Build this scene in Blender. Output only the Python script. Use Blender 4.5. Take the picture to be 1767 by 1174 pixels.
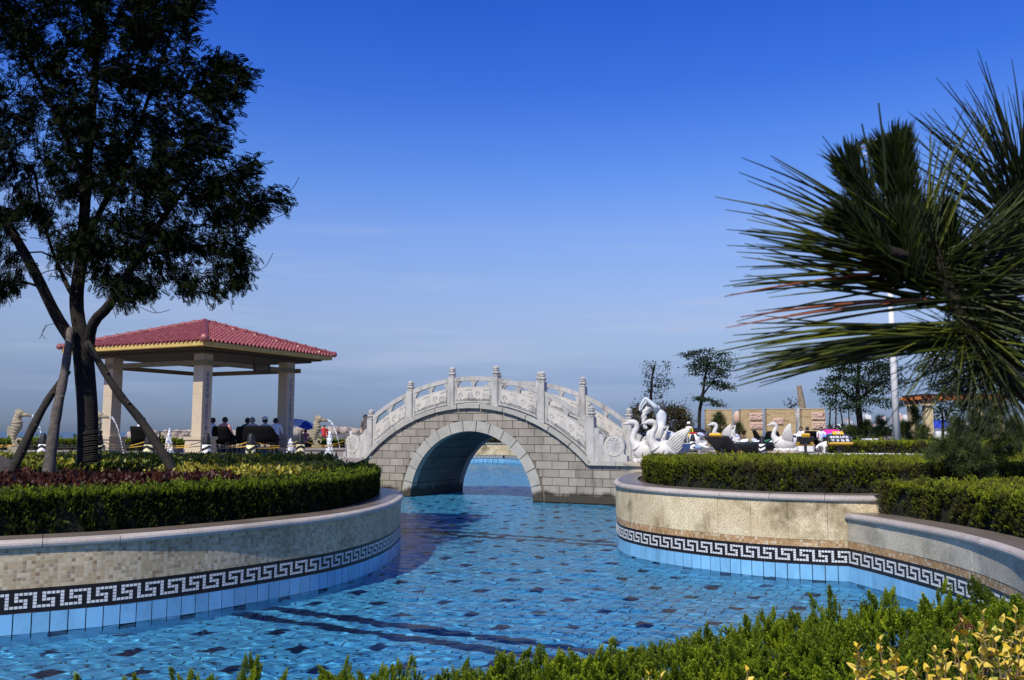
import bpy, bmesh, math, random
import numpy as np
from mathutils import Vector, Matrix, geometry

for o in list(bpy.data.objects):
    bpy.data.objects.remove(o)
S = bpy.context.scene
COL = S.collection
random.seed(7)
RNG = np.random.default_rng(11)
PI = math.pi
rad = math.radians

# ------------------------------------------------------------------ camera, sky, sun, exposure
EYE = 2.6
PITCH = math.atan2(159.0, 1520.0)
cd = bpy.data.cameras.new('camera')
cam = bpy.data.objects.new('camera', cd)
COL.objects.link(cam)
cam.location = (0, 0, EYE)
cam.rotation_euler = (PI / 2 + PITCH, 0, 0)
cd.sensor_width = 36.0
cd.lens = 1520.0 / 1767.0 * 36.0
cd.clip_start = 0.05
cd.clip_end = 60000
cd.dof.use_dof = True
cd.dof.focus_distance = 24.0
cd.dof.aperture_fstop = 20.0
S.camera = cam

SUN_AZ = rad(28.0)        # left of straight behind the camera
SUN_EL = rad(48.0)
SUN_DIR = Vector((-math.sin(SUN_AZ) * math.cos(SUN_EL), -math.cos(SUN_AZ) * math.cos(SUN_EL), math.sin(SUN_EL)))

W = bpy.data.worlds.new('World')
S.world = W
W.use_nodes = True
wn = W.node_tree.nodes
wl = W.node_tree.links
bg = wn['Background']
sky = wn.new('ShaderNodeTexSky')
sky.sky_type = 'NISHITA'
sky.sun_disc = False
sky.sun_elevation = SUN_EL
sky.sun_rotation = PI + SUN_AZ
sky.altitude = 0
sky.air_density = 1.0
sky.dust_density = 0.6
sky.ozone_density = 2.6
# deep, clean blue above and a low bank of blue-grey sea haze with thin cloud streaks
hs = wn.new('ShaderNodeHueSaturation')
hs.inputs['Saturation'].default_value = 1.22
wl.new(sky.outputs[0], hs.inputs['Color'])
gm = wn.new('ShaderNodeMix'); gm.data_type = 'RGBA'; gm.blend_type = 'MULTIPLY'
gm.inputs['Factor'].default_value = 1.0
wl.new(hs.outputs[0], gm.inputs['A'])
tc = wn.new('ShaderNodeTexCoord')
sx = wn.new('ShaderNodeSeparateXYZ')
wl.new(tc.outputs['Generated'], sx.inputs[0])
rampz = wn.new('ShaderNodeValToRGB')
wl.new(sx.outputs['Z'], rampz.inputs[0])
SKY_RAMP = [(0.0, (0.345, 0.465, 0.91)), (0.03, (0.415, 0.515, 0.96)), (0.0562, (0.51, 0.55, 0.89)), (0.0889, (0.85, 0.775, 0.985)), (0.1217, (1.16, 0.95, 1.11)), (0.1607, (1.36, 1.10, 1.26)), (0.2247, (1.50, 1.25, 1.53)),
            (0.2867, (1.084, 1.166, 1.728)), (0.3748, (0.6, 0.889, 1.833)), (0.4451, (0.427, 0.763, 1.826)), (0.62, (0.26, 0.52, 1.4)), (1.0, (0.16, 0.36, 1.0))]
el = rampz.color_ramp.elements
while len(el) > 1:
    el.remove(el[-1])
el[0].position = SKY_RAMP[0][0]; el[0].color = (*SKY_RAMP[0][1], 1)
for p_, c_ in SKY_RAMP[1:]:
    e_ = el.new(p_); e_.color = (*c_, 1)
wl.new(rampz.outputs[0], gm.inputs['B'])
# streaks of thin cirrus low over the sea
mp = wn.new('ShaderNodeMapping'); mp.inputs['Scale'].default_value = (2.2, 2.2, 26)
wl.new(tc.outputs['Generated'], mp.inputs[0])
nz = wn.new('ShaderNodeTexNoise'); nz.inputs['Scale'].default_value = 2.0; nz.inputs['Detail'].default_value = 5
wl.new(mp.outputs[0], nz.inputs[0])
cr = wn.new('ShaderNodeValToRGB'); cr.color_ramp.elements[0].position = 0.50; cr.color_ramp.elements[1].position = 0.8
wl.new(nz.outputs[0], cr.inputs[0])
band = wn.new('ShaderNodeValToRGB')
be = band.color_ramp.elements
be[0].position = 0.02; be[0].color = (0.1, 0.1, 0.1, 1)
be[1].position = 0.26; be[1].color = (0, 0, 0, 1)
e_ = be.new(0.115); e_.color = (0.85, 0.85, 0.85, 1)
wl.new(sx.outputs['Z'], band.inputs[0])
mm = wn.new('ShaderNodeMath'); mm.operation = 'MULTIPLY'
wl.new(cr.outputs[0], mm.inputs[0]); wl.new(band.outputs[0], mm.inputs[1])
cm = wn.new('ShaderNodeMix'); cm.data_type = 'RGBA'
wl.new(mm.outputs[0], cm.inputs['Factor']); wl.new(gm.outputs['Result'], cm.inputs['A'])
cm.inputs['B'].default_value = (4.6, 5.4, 7.6, 1)
wl.new(cm.outputs['Result'], bg.inputs['Color'])
bg.inputs['Strength'].default_value = 0.10

sd = bpy.data.lights.new('sun', 'SUN')
sun = bpy.data.objects.new('sun', sd)
COL.objects.link(sun)
sd.energy = 5.0
sd.angle = rad(0.53)
sd.color = (1.0, 0.94, 0.82)
sun.location = (0, 0, 40)
sun.rotation_euler = (-SUN_DIR).to_track_quat('-Z', 'Y').to_euler()

S.view_settings.view_transform = 'Standard'
S.view_settings.look = 'None'
S.view_settings.gamma = 1
S.view_settings.use_curve_mapping = False
S.view_settings.exposure = 0.0
S.render.engine = 'CYCLES'
S.cycles.use_denoising = True
S.cycles.max_bounces = 9
S.cycles.transmission_bounces = 6
S.cycles.transparent_max_bounces = 12
S.cycles.sample_clamp_indirect = 4.0
S.cycles.use_adaptive_sampling = True

# ------------------------------------------------------------------ helpers
def ray(u, v):
    x = (u - 883.5) / 1520.0; y = (587.0 - v) / 1520.0
    c, s = math.cos(PITCH), math.sin(PITCH)
    d = Vector((x, c - y * s, s + y * c))
    return d / d.y

def at_z(u, v, z):
    d = ray(u, v)
    return Vector((0, 0, EYE)) + d * ((z - EYE) / d.z)

def at_y(u, v, y):
    return Vector((0, 0, EYE)) + ray(u, v) * y

def tag(o, label=None, cat=None, group=None, kind=None):
    if label: o['label'] = label
    if cat: o['category'] = cat
    if group: o['group'] = group
    if kind: o['kind'] = kind
    return o

def thing(name, label, cat, loc=(0, 0, 0), rz=0.0, group=None):
    o = bpy.data.objects.new(name, None)
    o.empty_display_size = 0.2
    COL.objects.link(o)
    o.location = loc
    o.rotation_euler = (0, 0, rz)
    return tag(o, label, cat, group)

def kids(o):
    return [c for c in COL.objects if c.parent == o]

def copy_tree(o, parent=None):
    c = o.copy(); COL.objects.link(c)
    if parent is not None: c.parent = parent
    for ch in list(o.children): copy_tree(ch, c)
    return c

def link(name, me, parent=None, loc=None, rot=None, scale=None):
    o = bpy.data.objects.new(name, me)
    COL.objects.link(o)
    if parent is not None: o.parent = parent
    if loc is not None: o.location = loc
    if rot is not None: o.rotation_euler = rot
    if scale is not None: o.scale = scale
    return o

class MB:
    def __init__(self):
        self.v = []; self.f = []; self.m = []; self.uv = None
    def add(self, vs, fs, mi=0):
        n = len(self.v)
        self.v += [tuple(p) for p in vs]
        self.f += [tuple(i + n for i in f) for f in fs]
        self.m += [mi] * len(fs)
    def box(self, c, s, M=None, mi=0, taper=1.0):
        x, y, z = s[0] / 2, s[1] / 2, s[2] / 2
        vs = [Vector((sx_ * x * (taper if sz > 0 else 1), sy * y * (taper if sz > 0 else 1), sz * z)) for sz in (-1, 1) for sx_, sy in ((-1, -1), (1, -1), (1, 1), (-1, 1))]
        if M is not None: vs = [M @ p for p in vs]
        vs = [p + Vector(c) for p in vs]
        self.add(vs, [(3, 2, 1, 0), (4, 5, 6, 7), (0, 1, 5, 4), (1, 2, 6, 5), (2, 3, 7, 6), (3, 0, 4, 7)], mi)
    def tube(self, pts, r, n=8, mi=0, caps=True, sq=1.0):
        pts = [Vector(p) for p in pts]
        if not hasattr(r, '__len__'): r = [r] * len(pts)
        vs = []
        up = None
        for i, p in enumerate(pts):
            t = (pts[min(i + 1, len(pts) - 1)] - pts[max(i - 1, 0)])
            if t.length < 1e-9: t = Vector((0, 0, 1))
            t.normalize()
            if up is None:
                up = Vector((0, 0, 1)) if abs(t.z) < 0.9 else Vector((0, 1, 0))
            a = t.cross(up)
            if a.length < 1e-6: a = t.cross(Vector((1, 0, 0)))
            a.normalize(); b = a.cross(t).normalized(); up = b
            for k in range(n):
                w = 2 * PI * k / n
                vs.append(p + a * (math.cos(w) * r[i] * sq) + b * (math.sin(w) * r[i]))
        fs = []
        for i in range(len(pts) - 1):
            for k in range(n):
                k2 = (k + 1) % n
                fs.append((i * n + k, i * n + k2, (i + 1) * n + k2, (i + 1) * n + k))
        if caps:
            fs.append(tuple(reversed(range(n))))
            fs.append(tuple((len(pts) - 1) * n + k for k in range(n)))
        self.add(vs, [tuple(reversed(f)) for f in fs], mi)
    def lathe(self, prof, c=(0, 0, 0), n=16, mi=0, M=None):
        vs = []; fs = []
        c = Vector(c)
        for r, z in prof:
            for k in range(n):
                w = 2 * PI * k / n
                p = Vector((r * math.cos(w), r * math.sin(w), z))
                if M is not None: p = M @ p
                vs.append(p + c)
        for i in range(len(prof) - 1):
            for k in range(n):
                k2 = (k + 1) % n
                fs.append((i * n + k, i * n + k2, (i + 1) * n + k2, (i + 1) * n + k))
        if prof[0][0] > 1e-4: fs.append(tuple(reversed(range(n))))
        if prof[-1][0] > 1e-4: fs.append(tuple((len(prof) - 1) * n + k for k in range(n)))
        self.add(vs, fs, mi)
    def prism(self, poly, vec, mi=0):
        """extrude a planar polygon (list of 3-D points) along vec"""
        poly = [Vector(p) for p in poly]; vec = Vector(vec); n = len(poly)
        nrm = Vector((0, 0, 0))
        for i in range(n): nrm += poly[i].cross(poly[(i + 1) % n])
        if nrm.dot(vec) > 0: poly.reverse()
        vs = poly + [p + vec for p in poly]
        fs = [tuple(range(n)), tuple(n + i for i in reversed(range(n)))]
        for i in range(n):
            j = (i + 1) % n
            fs.append((j, i, n + i, n + j))
        self.add(vs, fs, mi)
    def ell(self, c, r, n=12, m=8, M=None, mi=0):
        prof = [(math.sin(PI * i / m), -math.cos(PI * i / m)) for i in range(m + 1)]
        R = Matrix.Diagonal((r[0], r[1], r[2]))
        self.lathe([(max(p[0], 1e-5), p[1]) for p in prof], c, n, mi, (M @ R) if M is not None else R)
    def mesh(self, name, mats, smooth=False, off=None):
        me = bpy.data.meshes.new(name)
        v = np.array(self.v, dtype=np.float32)
        if off is not None: v = v - np.array(off, dtype=np.float32)
        me.from_pydata(v.tolist(), [], self.f)
        for m in (mats if isinstance(mats, (list, tuple)) else [mats]): me.materials.append(m)
        me.polygons.foreach_set('material_index', np.array(self.m, dtype=np.int32))
        if smooth: me.polygons.foreach_set('use_smooth', np.ones(len(self.f), dtype=bool))
        me.update()
        return me
    def build(self, name, mats, parent=None, smooth=False, world=True):
        """world=True: vertices are in world space, parent (unrotated) may stand anywhere"""
        off = parent_origin(parent) if (parent is not None and world) else None
        me = self.mesh(name, mats, smooth, off)
        return link(name, me, parent)

def parent_origin(p):
    t = Vector((0, 0, 0))
    while p is not None:
        t = t + p.location; p = p.parent
    return t

def crom(pts, step):
    """Catmull-Rom through pts, resampled to even steps"""
    P_ = [Vector(p) for p in pts]
    P_ = [P_[0] * 2 - P_[1]] + P_ + [P_[-1] * 2 - P_[-2]]
    out = []
    for i in range(1, len(P_) - 2):
        a, b, c, d = P_[i - 1:i + 3]
        for k in range(24):
            t = k / 24
            out.append(0.5 * ((2 * b) + (c - a) * t + (2 * a - 5 * b + 4 * c - d) * t * t + (3 * b - a - 3 * c + d) * t ** 3))
    out.append(P_[-2])
    L = [0.0]
    for i in range(1, len(out)): L.append(L[-1] + (out[i] - out[i - 1]).length)
    n = max(2, int(round(L[-1] / step)))
    res = []; j = 0
    for k in range(n + 1):
        s = L[-1] * k / n
        while j < len(L) - 2 and L[j + 1] < s: j += 1
        t = (s - L[j]) / max(1e-9, L[j + 1] - L[j])
        res.append(out[j].lerp(out[j + 1], t))
    return res

def text_mesh(name, body, size, mat, parent, M, line=1.0, char=1.0, extrude=0.003, bold=0.0):
    cu = bpy.data.curves.new(name, 'FONT'); cu.body = body; cu.size = size; cu.align_x = 'CENTER'; cu.space_line = line; cu.space_character = char; cu.extrude = extrude; cu.offset = bold
    t = bpy.data.objects.new('tmp', cu); COL.objects.link(t)
    dg = bpy.context.evaluated_depsgraph_get(); dg.update()
    me = bpy.data.meshes.new_from_object(t.evaluated_get(dg)); bpy.data.objects.remove(t)
    me.name = name; me.materials.clear(); me.materials.append(mat)
    o = link(name, me, parent); o.matrix_local = M
    return o

class Path:
    """a plan-view curve with arc length; normal points to the right of travel"""
    def __init__(self, pts, step=0.05, smooth=True):
        self.p = crom([Vector((x, y, 0)) for x, y in pts], step) if smooth else [Vector((x, y, 0)) for x, y in pts]
        self.L = [0.0]
        for i in range(1, len(self.p)): self.L.append(self.L[-1] + (self.p[i] - self.p[i - 1]).length)
        self.La = np.array(self.L)
        self.len = self.L[-1]
    def at(self, s):
        s = min(max(s, 0), self.len)
        j = int(min(max(np.searchsorted(self.La, s) - 1, 0), len(self.p) - 2))
        t = (s - self.L[j]) / max(1e-9, self.L[j + 1] - self.L[j])
        p = self.p[j].lerp(self.p[j + 1], t)
        a = max(0, j - 1); b = min(len(self.p) - 1, j + 2)
        d = (self.p[b] - self.p[a]).normalized()
        return p, d, Vector((d.y, -d.x, 0))

# ------------------------------------------------------------------ materials
def new_mat(name):
    m = bpy.data.materials.new(name); m.use_nodes = True
    nt = m.node_tree
    return m, nt.nodes, nt.links, nt.nodes['Principled BSDF']

def ramp(nodes, stops):
    r = nodes.new('ShaderNodeValToRGB')
    e = r.color_ramp.elements
    while len(e) > 1: e.remove(e[-1])
    e[0].position = stops[0][0]; e[0].color = (*stops[0][1], 1)
    for p, c in stops[1:]:
        k = e.new(p); k.color = (*c, 1)
    return r

def mixn(nodes, links, a, b, fac, mode='MIX'):
    m = nodes.new('ShaderNodeMix'); m.data_type = 'RGBA'; m.blend_type = mode
    for sock, val in (('A', a), ('B', b)):
        if isinstance(val, tuple): m.inputs[sock].default_value = (*val, 1)
        else: links.new(val, m.inputs[sock])
    if isinstance(fac, (int, float)): m.inputs['Factor'].default_value = fac
    else: links.new(fac, m.inputs['Factor'])
    return m.outputs['Result']

def noise(nodes, links, scale, detail=4, rough=0.55, vec=None, stretch=None):
    n = nodes.new('ShaderNodeTexNoise')
    n.inputs['Scale'].default_value = scale; n.inputs['Detail'].default_value = detail; n.inputs['Roughness'].default_value = rough
    if vec is None:
        g = nodes.new('ShaderNodeNewGeometry'); vec = g.outputs['Position']
    if stretch:
        mp = nodes.new('ShaderNodeMapping'); mp.inputs['Scale'].default_value = stretch
        links.new(vec, mp.inputs[0]); vec = mp.outputs[0]
    links.new(vec, n.inputs['Vector'])
    return n.outputs['Fac']

def stone(name, c1, c2, scale=3.0, grain=90, gstr=0.25, rough=0.8, bump=0.15, bdist=0.01, stain=None, per=0.12, spec=0.4):
    """mottled stone: large soft patches, fine grain, optional stain colour, a little difference from piece to piece"""
    m, n, l, b = new_mat(name)
    r = ramp(n, [(0.3, c1), (0.7, c2)])
    l.new(noise(n, l, scale, 5, 0.6), r.inputs[0])
    g = noise(n, l, grain, 2, 0.7)
    gr = ramp(n, [(0.3, (1 - gstr,) * 3), (0.7, (1 + gstr * 0.6,) * 3)])
    l.new(g, gr.inputs[0])
    col = mixn(n, l, r.outputs[0], gr.outputs[0], 1.0, 'MULTIPLY')
    if stain:
        sc, st, lo, hi = stain[:4]
        sr = ramp(n, [(lo, (0, 0, 0)), (hi, (1, 1, 1))])
        l.new(noise(n, l, st, 6, 0.62, stretch=stain[4] if len(stain) > 4 else None), sr.inputs[0])
        col = mixn(n, l, col, sc, sr.outputs[0])
    if per:
        oi = n.new('ShaderNodeObjectInfo')
        pr = ramp(n, [(0, (1 - per,) * 3), (1, (1 + per,) * 3)])
        l.new(oi.outputs['Random'], pr.inputs[0])
        col = mixn(n, l, col, pr.outputs[0], 1.0, 'MULTIPLY')
    l.new(col, b.inputs['Base Color'])
    b.inputs['Roughness'].default_value = rough
    b.inputs['Specular IOR Level'].default_value = spec
    bp = n.new('ShaderNodeBump'); bp.inputs['Strength'].default_value = bump; bp.inputs['Distance'].default_value = bdist
    l.new(g, bp.inputs['Height']); l.new(bp.outputs[0], b.inputs['Normal'])
    return m

def plain(name, c, rough=0.6, metal=0.0, var=0.12, scale=6.0, spec=0.4, bump=0.0):
    m, n, l, b = new_mat(name)
    r = ramp(n, [(0.3, tuple(x * (1 - var) for x in c)), (0.7, tuple(min(1, x * (1 + var)) for x in c))])
    l.new(noise(n, l, scale, 4), r.inputs[0])
    l.new(r.outputs[0], b.inputs['Base Color'])
    b.inputs['Roughness'].default_value = rough; b.inputs['Metallic'].default_value = metal
    b.inputs['Specular IOR Level'].default_value = spec
    if bump:
        bp = n.new('ShaderNodeBump'); bp.inputs['Strength'].default_value = bump; bp.inputs['Distance'].default_value = 0.02
        l.new(noise(n, l, scale * 6, 4), bp.inputs['Height']); l.new(bp.outputs[0], b.inputs['Normal'])
    return m

def leafmat(name, stops, rough=0.55, trans=0.25, spec=0.3, patch=None):
    """foliage: hue differs leaf by leaf (attribute 'tint') and a little light passes through"""
    m, n, l, b = new_mat(name)
    at = n.new('ShaderNodeAttribute'); at.attribute_name = 'tint'
    r = ramp(n, stops); l.new(at.outputs['Fac'], r.inputs[0])
    col = r.outputs[0]
    if patch:
        sr = ramp(n, [(0.45, (0, 0, 0)), (0.7, (1, 1, 1))])
        l.new(noise(n, l, patch[1], 3), sr.inputs[0])
        col = mixn(n, l, col, patch[0], sr.outputs[0])
    l.new(col, b.inputs['Base Color'])
    b.inputs['Roughness'].default_value = rough; b.inputs['Specular IOR Level'].default_value = spec
    if trans > 0:
        t = n.new('ShaderNodeBsdfTranslucent'); l.new(col, t.inputs['Color'])
        ms = n.new('ShaderNodeMixShader'); ms.inputs[0].default_value = trans
        l.new(b.outputs[0], ms.inputs[1]); l.new(t.outputs[0], ms.inputs[2])
        l.new(ms.outputs[0], n['Material Output'].inputs['Surface'])
    return m

# fast scattering of a small template into one mesh
def rot_from(dirs, spin):
    """rotation matrices taking +Z to dirs with a spin about it"""
    d = dirs / np.maximum(np.linalg.norm(dirs, axis=1, keepdims=True), 1e-9)
    ref = np.where(np.abs(d[:, 2:3]) < 0.95, np.array([[0, 0, 1.0]]), np.array([[1.0, 0, 0]]))
    a = np.cross(ref, d); a /= np.maximum(np.linalg.norm(a, axis=1, keepdims=True), 1e-9)
    b = np.cross(d, a)
    c, s = np.cos(spin)[:, None], np.sin(spin)[:, None]
    x = a * c + b * s; y = -a * s + b * c
    return np.stack([x, y, d], axis=2)

def scatter(name, tv, tf, pos, R, scale, mat, parent=None, tint=None, kind=None, tvar=None, loc=None):
    """one mesh of len(pos) copies of template (tv, tf): tf all of one size"""
    tv = np.asarray(tv, dtype=np.float32); tf = np.asarray(tf, dtype=np.int32)
    N = len(pos); nv = len(tv); nf, k = tf.shape
    scale = np.broadcast_to(np.asarray(scale, dtype=np.float32), (N,))
    V_ = np.einsum('nij,vj->nvi', R.astype(np.float32), tv) * scale[:, None, None] + np.asarray(pos, dtype=np.float32)[:, None, :]
    if parent is not None: V_ = V_ - np.array(parent_origin(parent), dtype=np.float32)
    F_ = tf[None] + (np.arange(N, dtype=np.int32) * nv)[:, None, None]
    me = bpy.data.meshes.new(name)
    me.vertices.add(N * nv); me.vertices.foreach_set('co', V_.reshape(-1))
    me.loops.add(N * nf * k); me.loops.foreach_set('vertex_index', F_.reshape(-1))
    me.polygons.add(N * nf)
    me.polygons.foreach_set('loop_start', np.arange(N * nf, dtype=np.int32) * k)
    me.update(calc_edges=True)
    if tint is None: tint = RNG.random(N)
    t = np.repeat(np.asarray(tint, dtype=np.float32), nv)
    if tvar is not None: t = np.clip(t + np.tile(np.asarray(tvar, dtype=np.float32), N), 0, 1)
    a = me.attributes.new('tint', 'FLOAT', 'POINT'); a.data.foreach_set('value', t)
    me.materials.append(mat)
    o = link(name, me, parent)
    if kind: o['kind'] = kind
    return o
# ------------------------------------------------------------------ common materials
M_GRAN_CAP = stone('granite_coping', (0.27, 0.24, 0.215), (0.36, 0.33, 0.30), 2.5, 160, 0.5, 0.55, 0.1, 0.004, ((0.22, 0.2, 0.18), 1.4, 0.5, 0.75))
M_PANEL = stone('yellow_granite', (0.55, 0.43, 0.24), (0.71, 0.595, 0.385), 1.6, 48, 0.55, 0.75, 0.12, 0.004, ((0.20, 0.155, 0.075), 1.3, 0.50, 0.66), 0.06)
M_PANEL_GREY = stone('grey_yellow_granite', (0.46, 0.405, 0.29), (0.58, 0.52, 0.39), 1.6, 48, 0.45, 0.75, 0.12, 0.004, ((0.24, 0.22, 0.17), 1.3, 0.5, 0.7), 0.07)
M_GROUT_DARK = plain('dark_grout', (0.015, 0.02, 0.03), 0.9)
M_KEY_BLACK = plain('black_mosaic', (0.012, 0.010, 0.010), 0.35, var=0.3)
M_KEY_WHITE = plain('white_mosaic', (0.60, 0.62, 0.62), 0.3, var=0.12, scale=14)
M_BRIDGE = stone('grey_bridge_stone', (0.265, 0.235, 0.19), (0.335, 0.305, 0.255), 2.2, 70, 0.22, 0.85, 0.2, 0.006, ((0.14, 0.12, 0.095), 1.6, 0.52, 0.78, (1.6, 1.6, 0.3)), 0.15)
M_RAIL = stone('pale_carved_stone', (0.40, 0.39, 0.36), (0.49, 0.48, 0.445), 2.5, 90, 0.14, 0.8, 0.12, 0.004, ((0.24, 0.235, 0.225), 3.0, 0.48, 0.7, (1.5, 1.5, 0.4)), 0.06)
M_RECESS = stone('chiselled_pale_stone', (0.50, 0.465, 0.40), (0.58, 0.545, 0.48), 3, 120, 0.2, 0.9, 0.3, 0.006, None, 0.03)
M_ARCHSTONE = stone('arch_stone', (0.32, 0.31, 0.27), (0.405, 0.395, 0.35), 2.2, 70, 0.2, 0.8, 0.15, 0.005, ((0.26, 0.25, 0.22), 1.5, 0.55, 0.8), 0.08)
M_MORTAR = plain('mortar', (0.14, 0.115, 0.09), 0.95)
M_SOIL = stone('soil', (0.035, 0.026, 0.018), (0.07, 0.05, 0.035), 1.5, 40, 0.5, 0.95, 0.5, 0.03, None, 0)
M_PAVE = stone('plaza_granite', (0.22, 0.19, 0.165), (0.28, 0.245, 0.215), 0.6, 60, 0.2, 0.7, 0.1, 0.004, None, 0.04)

def stained(base_name, src):
    """stone with a dark algae tide-mark just over the water"""
    m = src.copy(); m.name = base_name
    n, l = m.node_tree.nodes, m.node_tree.links
    b = n['Principled BSDF']
    old = b.inputs['Base Color'].links[0].from_socket
    g = n.new('ShaderNodeNewGeometry'); s = n.new('ShaderNodeSeparateXYZ'); l.new(g.outputs['Position'], s.inputs[0])
    nz_ = noise(n, l, 1.6, 5, 0.65, stretch=(1, 1, 0.35))
    a = n.new('ShaderNodeMath'); a.operation = 'MULTIPLY_ADD'; a.inputs[1].default_value = 0.8; l.new(nz_, a.inputs[0])
    mz = n.new('ShaderNodeMath'); mz.operation = 'MULTIPLY'; mz.inputs[1].default_value = -1.0; l.new(s.outputs['Z'], mz.inputs[0])
    l.new(mz.outputs[0], a.inputs[2])
    r = ramp(n, [(0.0, (0, 0, 0)), (0.16, (1, 1, 1))])
    l.new(a.outputs[0], r.inputs[0])
    c = mixn(n, l, old, (0.045, 0.04, 0.028), r.outputs[0])
    l.new(c, b.inputs['Base Color'])
    return m
M_BRIDGE_LOW = stained('grey_bridge_stone_tidemark', M_BRIDGE)
M_ARCH_LOW = stained('arch_stone_tidemark', M_ARCHSTONE)
M_SOFFIT_STONE = stained('shade_toned_soffit', stone('shade_toned_stone', (0.085, 0.085, 0.08), (0.13, 0.13, 0.125), 1.5, 40, 0.2, 0.8, 0.15, 0.005, ((0.05, 0.052, 0.05), 1.2, 0.5, 0.75), 0.08))  # arch stone darkened in colour to stand for the shade under the arch
M_RIM = stone('pinkish_granite_rim', (0.40, 0.35, 0.30), (0.49, 0.44, 0.39), 2.5, 60, 0.35, 0.55, 0.1, 0.004, ((0.27, 0.25, 0.235), 1.4, 0.55, 0.8))
M_LEDGE = stone('brown_granite_slab', (0.15, 0.12, 0.095), (0.21, 0.175, 0.14), 1.5, 70, 0.4, 0.35, 0.08, 0.003, ((0.10, 0.08, 0.065), 1.4, 0.5, 0.75), 0.08)

def tilemat(name, c, per=0.1, rough=0.22):
    m, n, l, b = new_mat(name)
    oi = n.new('ShaderNodeObjectInfo')
    pr = ramp(n, [(0, tuple(x * (1 - per) for x in c)), (1, tuple(min(1, x * (1 + per)) for x in c))])
    l.new(oi.outputs['Random'], pr.inputs[0])
    dr = ramp(n, [(0.45, (1, 1, 1)), (0.8, (0.64, 0.67, 0.68))])
    l.new(noise(n, l, 3.5, 5, 0.65, stretch=(1, 1, 0.5)), dr.inputs[0])
    l.new(mixn(n, l, pr.outputs[0], dr.outputs[0], 1.0, 'MULTIPLY'), b.inputs['Base Color'])
    b.inputs['Roughness'].default_value = rough; b.inputs['Specular IOR Level'].default_value = 0.5
    return m
M_TILE = tilemat('light_blue_tile', (0.185, 0.435, 0.665))
M_TILE_DARK = tilemat('navy_tile', (0.003, 0.005, 0.04))
M_FLOORTILE = tilemat('floor_blue_tile', (0.14, 0.44, 0.66), 0.12)

def mosaic(name, cell, cols, grout):
    """tiny square tesserae on UV in metres"""
    m, n, l, b = new_mat(name)
    uv = n.new('ShaderNodeUVMap'); uv.uv_map = 'UVMap'
    sc = n.new('ShaderNodeVectorMath'); sc.operation = 'SCALE'; sc.inputs['Scale'].default_value = 1.0 / cell
    l.new(uv.outputs[0], sc.inputs[0])
    fl = n.new('ShaderNodeVectorMath'); fl.operation = 'FLOOR'; l.new(sc.outputs[0], fl.inputs[0])
    fr = n.new('ShaderNodeVectorMath'); fr.operation = 'FRACTION'; l.new(sc.outputs[0], fr.inputs[0])
    wn_ = n.new('ShaderNodeTexWhiteNoise'); wn_.noise_dimensions = '2D'; l.new(fl.outputs[0], wn_.inputs['Vector'])
    cr_ = ramp(n, cols); cr_.color_ramp.interpolation = 'CONSTANT'; l.new(wn_.outputs['Value'], cr_.inputs[0])
    sp = n.new('ShaderNodeSeparateXYZ'); l.new(fr.outputs[0], sp.inputs[0])
    def edge(o):
        a = n.new('ShaderNodeMath'); a.operation = 'SUBTRACT'; l.new(o, a.inputs[0]); a.inputs[1].default_value = 0.5
        c = n.new('ShaderNodeMath'); c.operation = 'ABSOLUTE'; l.new(a.outputs[0], c.inputs[0]); return c.outputs[0]
    mx = n.new('ShaderNodeMath'); mx.operation = 'MAXIMUM'; l.new(edge(sp.outputs['X']), mx.inputs[0]); l.new(edge(sp.outputs['Y']), mx.inputs[1])
    gr = ramp(n, [(0.43, (0, 0, 0)), (0.465, (1, 1, 1))]); l.new(mx.outputs[0], gr.inputs[0])
    dirt = ramp(n, [(0.4, (1, 1, 1)), (0.75, (0.66, 0.62, 0.56))]); l.new(noise(n, l, 1.3, 5, 0.6), dirt.inputs[0])
    col = mixn(n, l, cr_.outputs[0], grout, gr.outputs[0])
    col = mixn(n, l, col, dirt.outputs[0], 1.0, 'MULTIPLY')
    l.new(col, b.inputs['Base Color']); b.inputs['Roughness'].default_value = 0.5
    bp = n.new('ShaderNodeBump'); bp.invert = True; bp.inputs['Strength'].default_value = 0.5; bp.inputs['Distance'].default_value = 0.004
    l.new(gr.outputs[0], bp.inputs['Height']); l.new(bp.outputs[0], b.inputs['Normal'])
    return m
M_MOSAIC = mosaic('stone_mosaic', 0.052, [(0, (0.46, 0.345, 0.18)), (0.2, (0.52, 0.42, 0.25)), (0.45, (0.42, 0.32, 0.17)), (0.62, (0.58, 0.48, 0.30)), (0.84, (0.33, 0.26, 0.16)), (0.95, (0.30, 0.20, 0.10))], (0.46, 0.41, 0.33))
M_MOSAIC_TAN = mosaic('tan_mosaic', 0.05, [(0, (0.42, 0.24, 0.10)), (0.35, (0.50, 0.31, 0.14)), (0.65, (0.34, 0.19, 0.07)), (0.85, (0.58, 0.46, 0.30))], (0.36, 0.27, 0.17))

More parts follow.
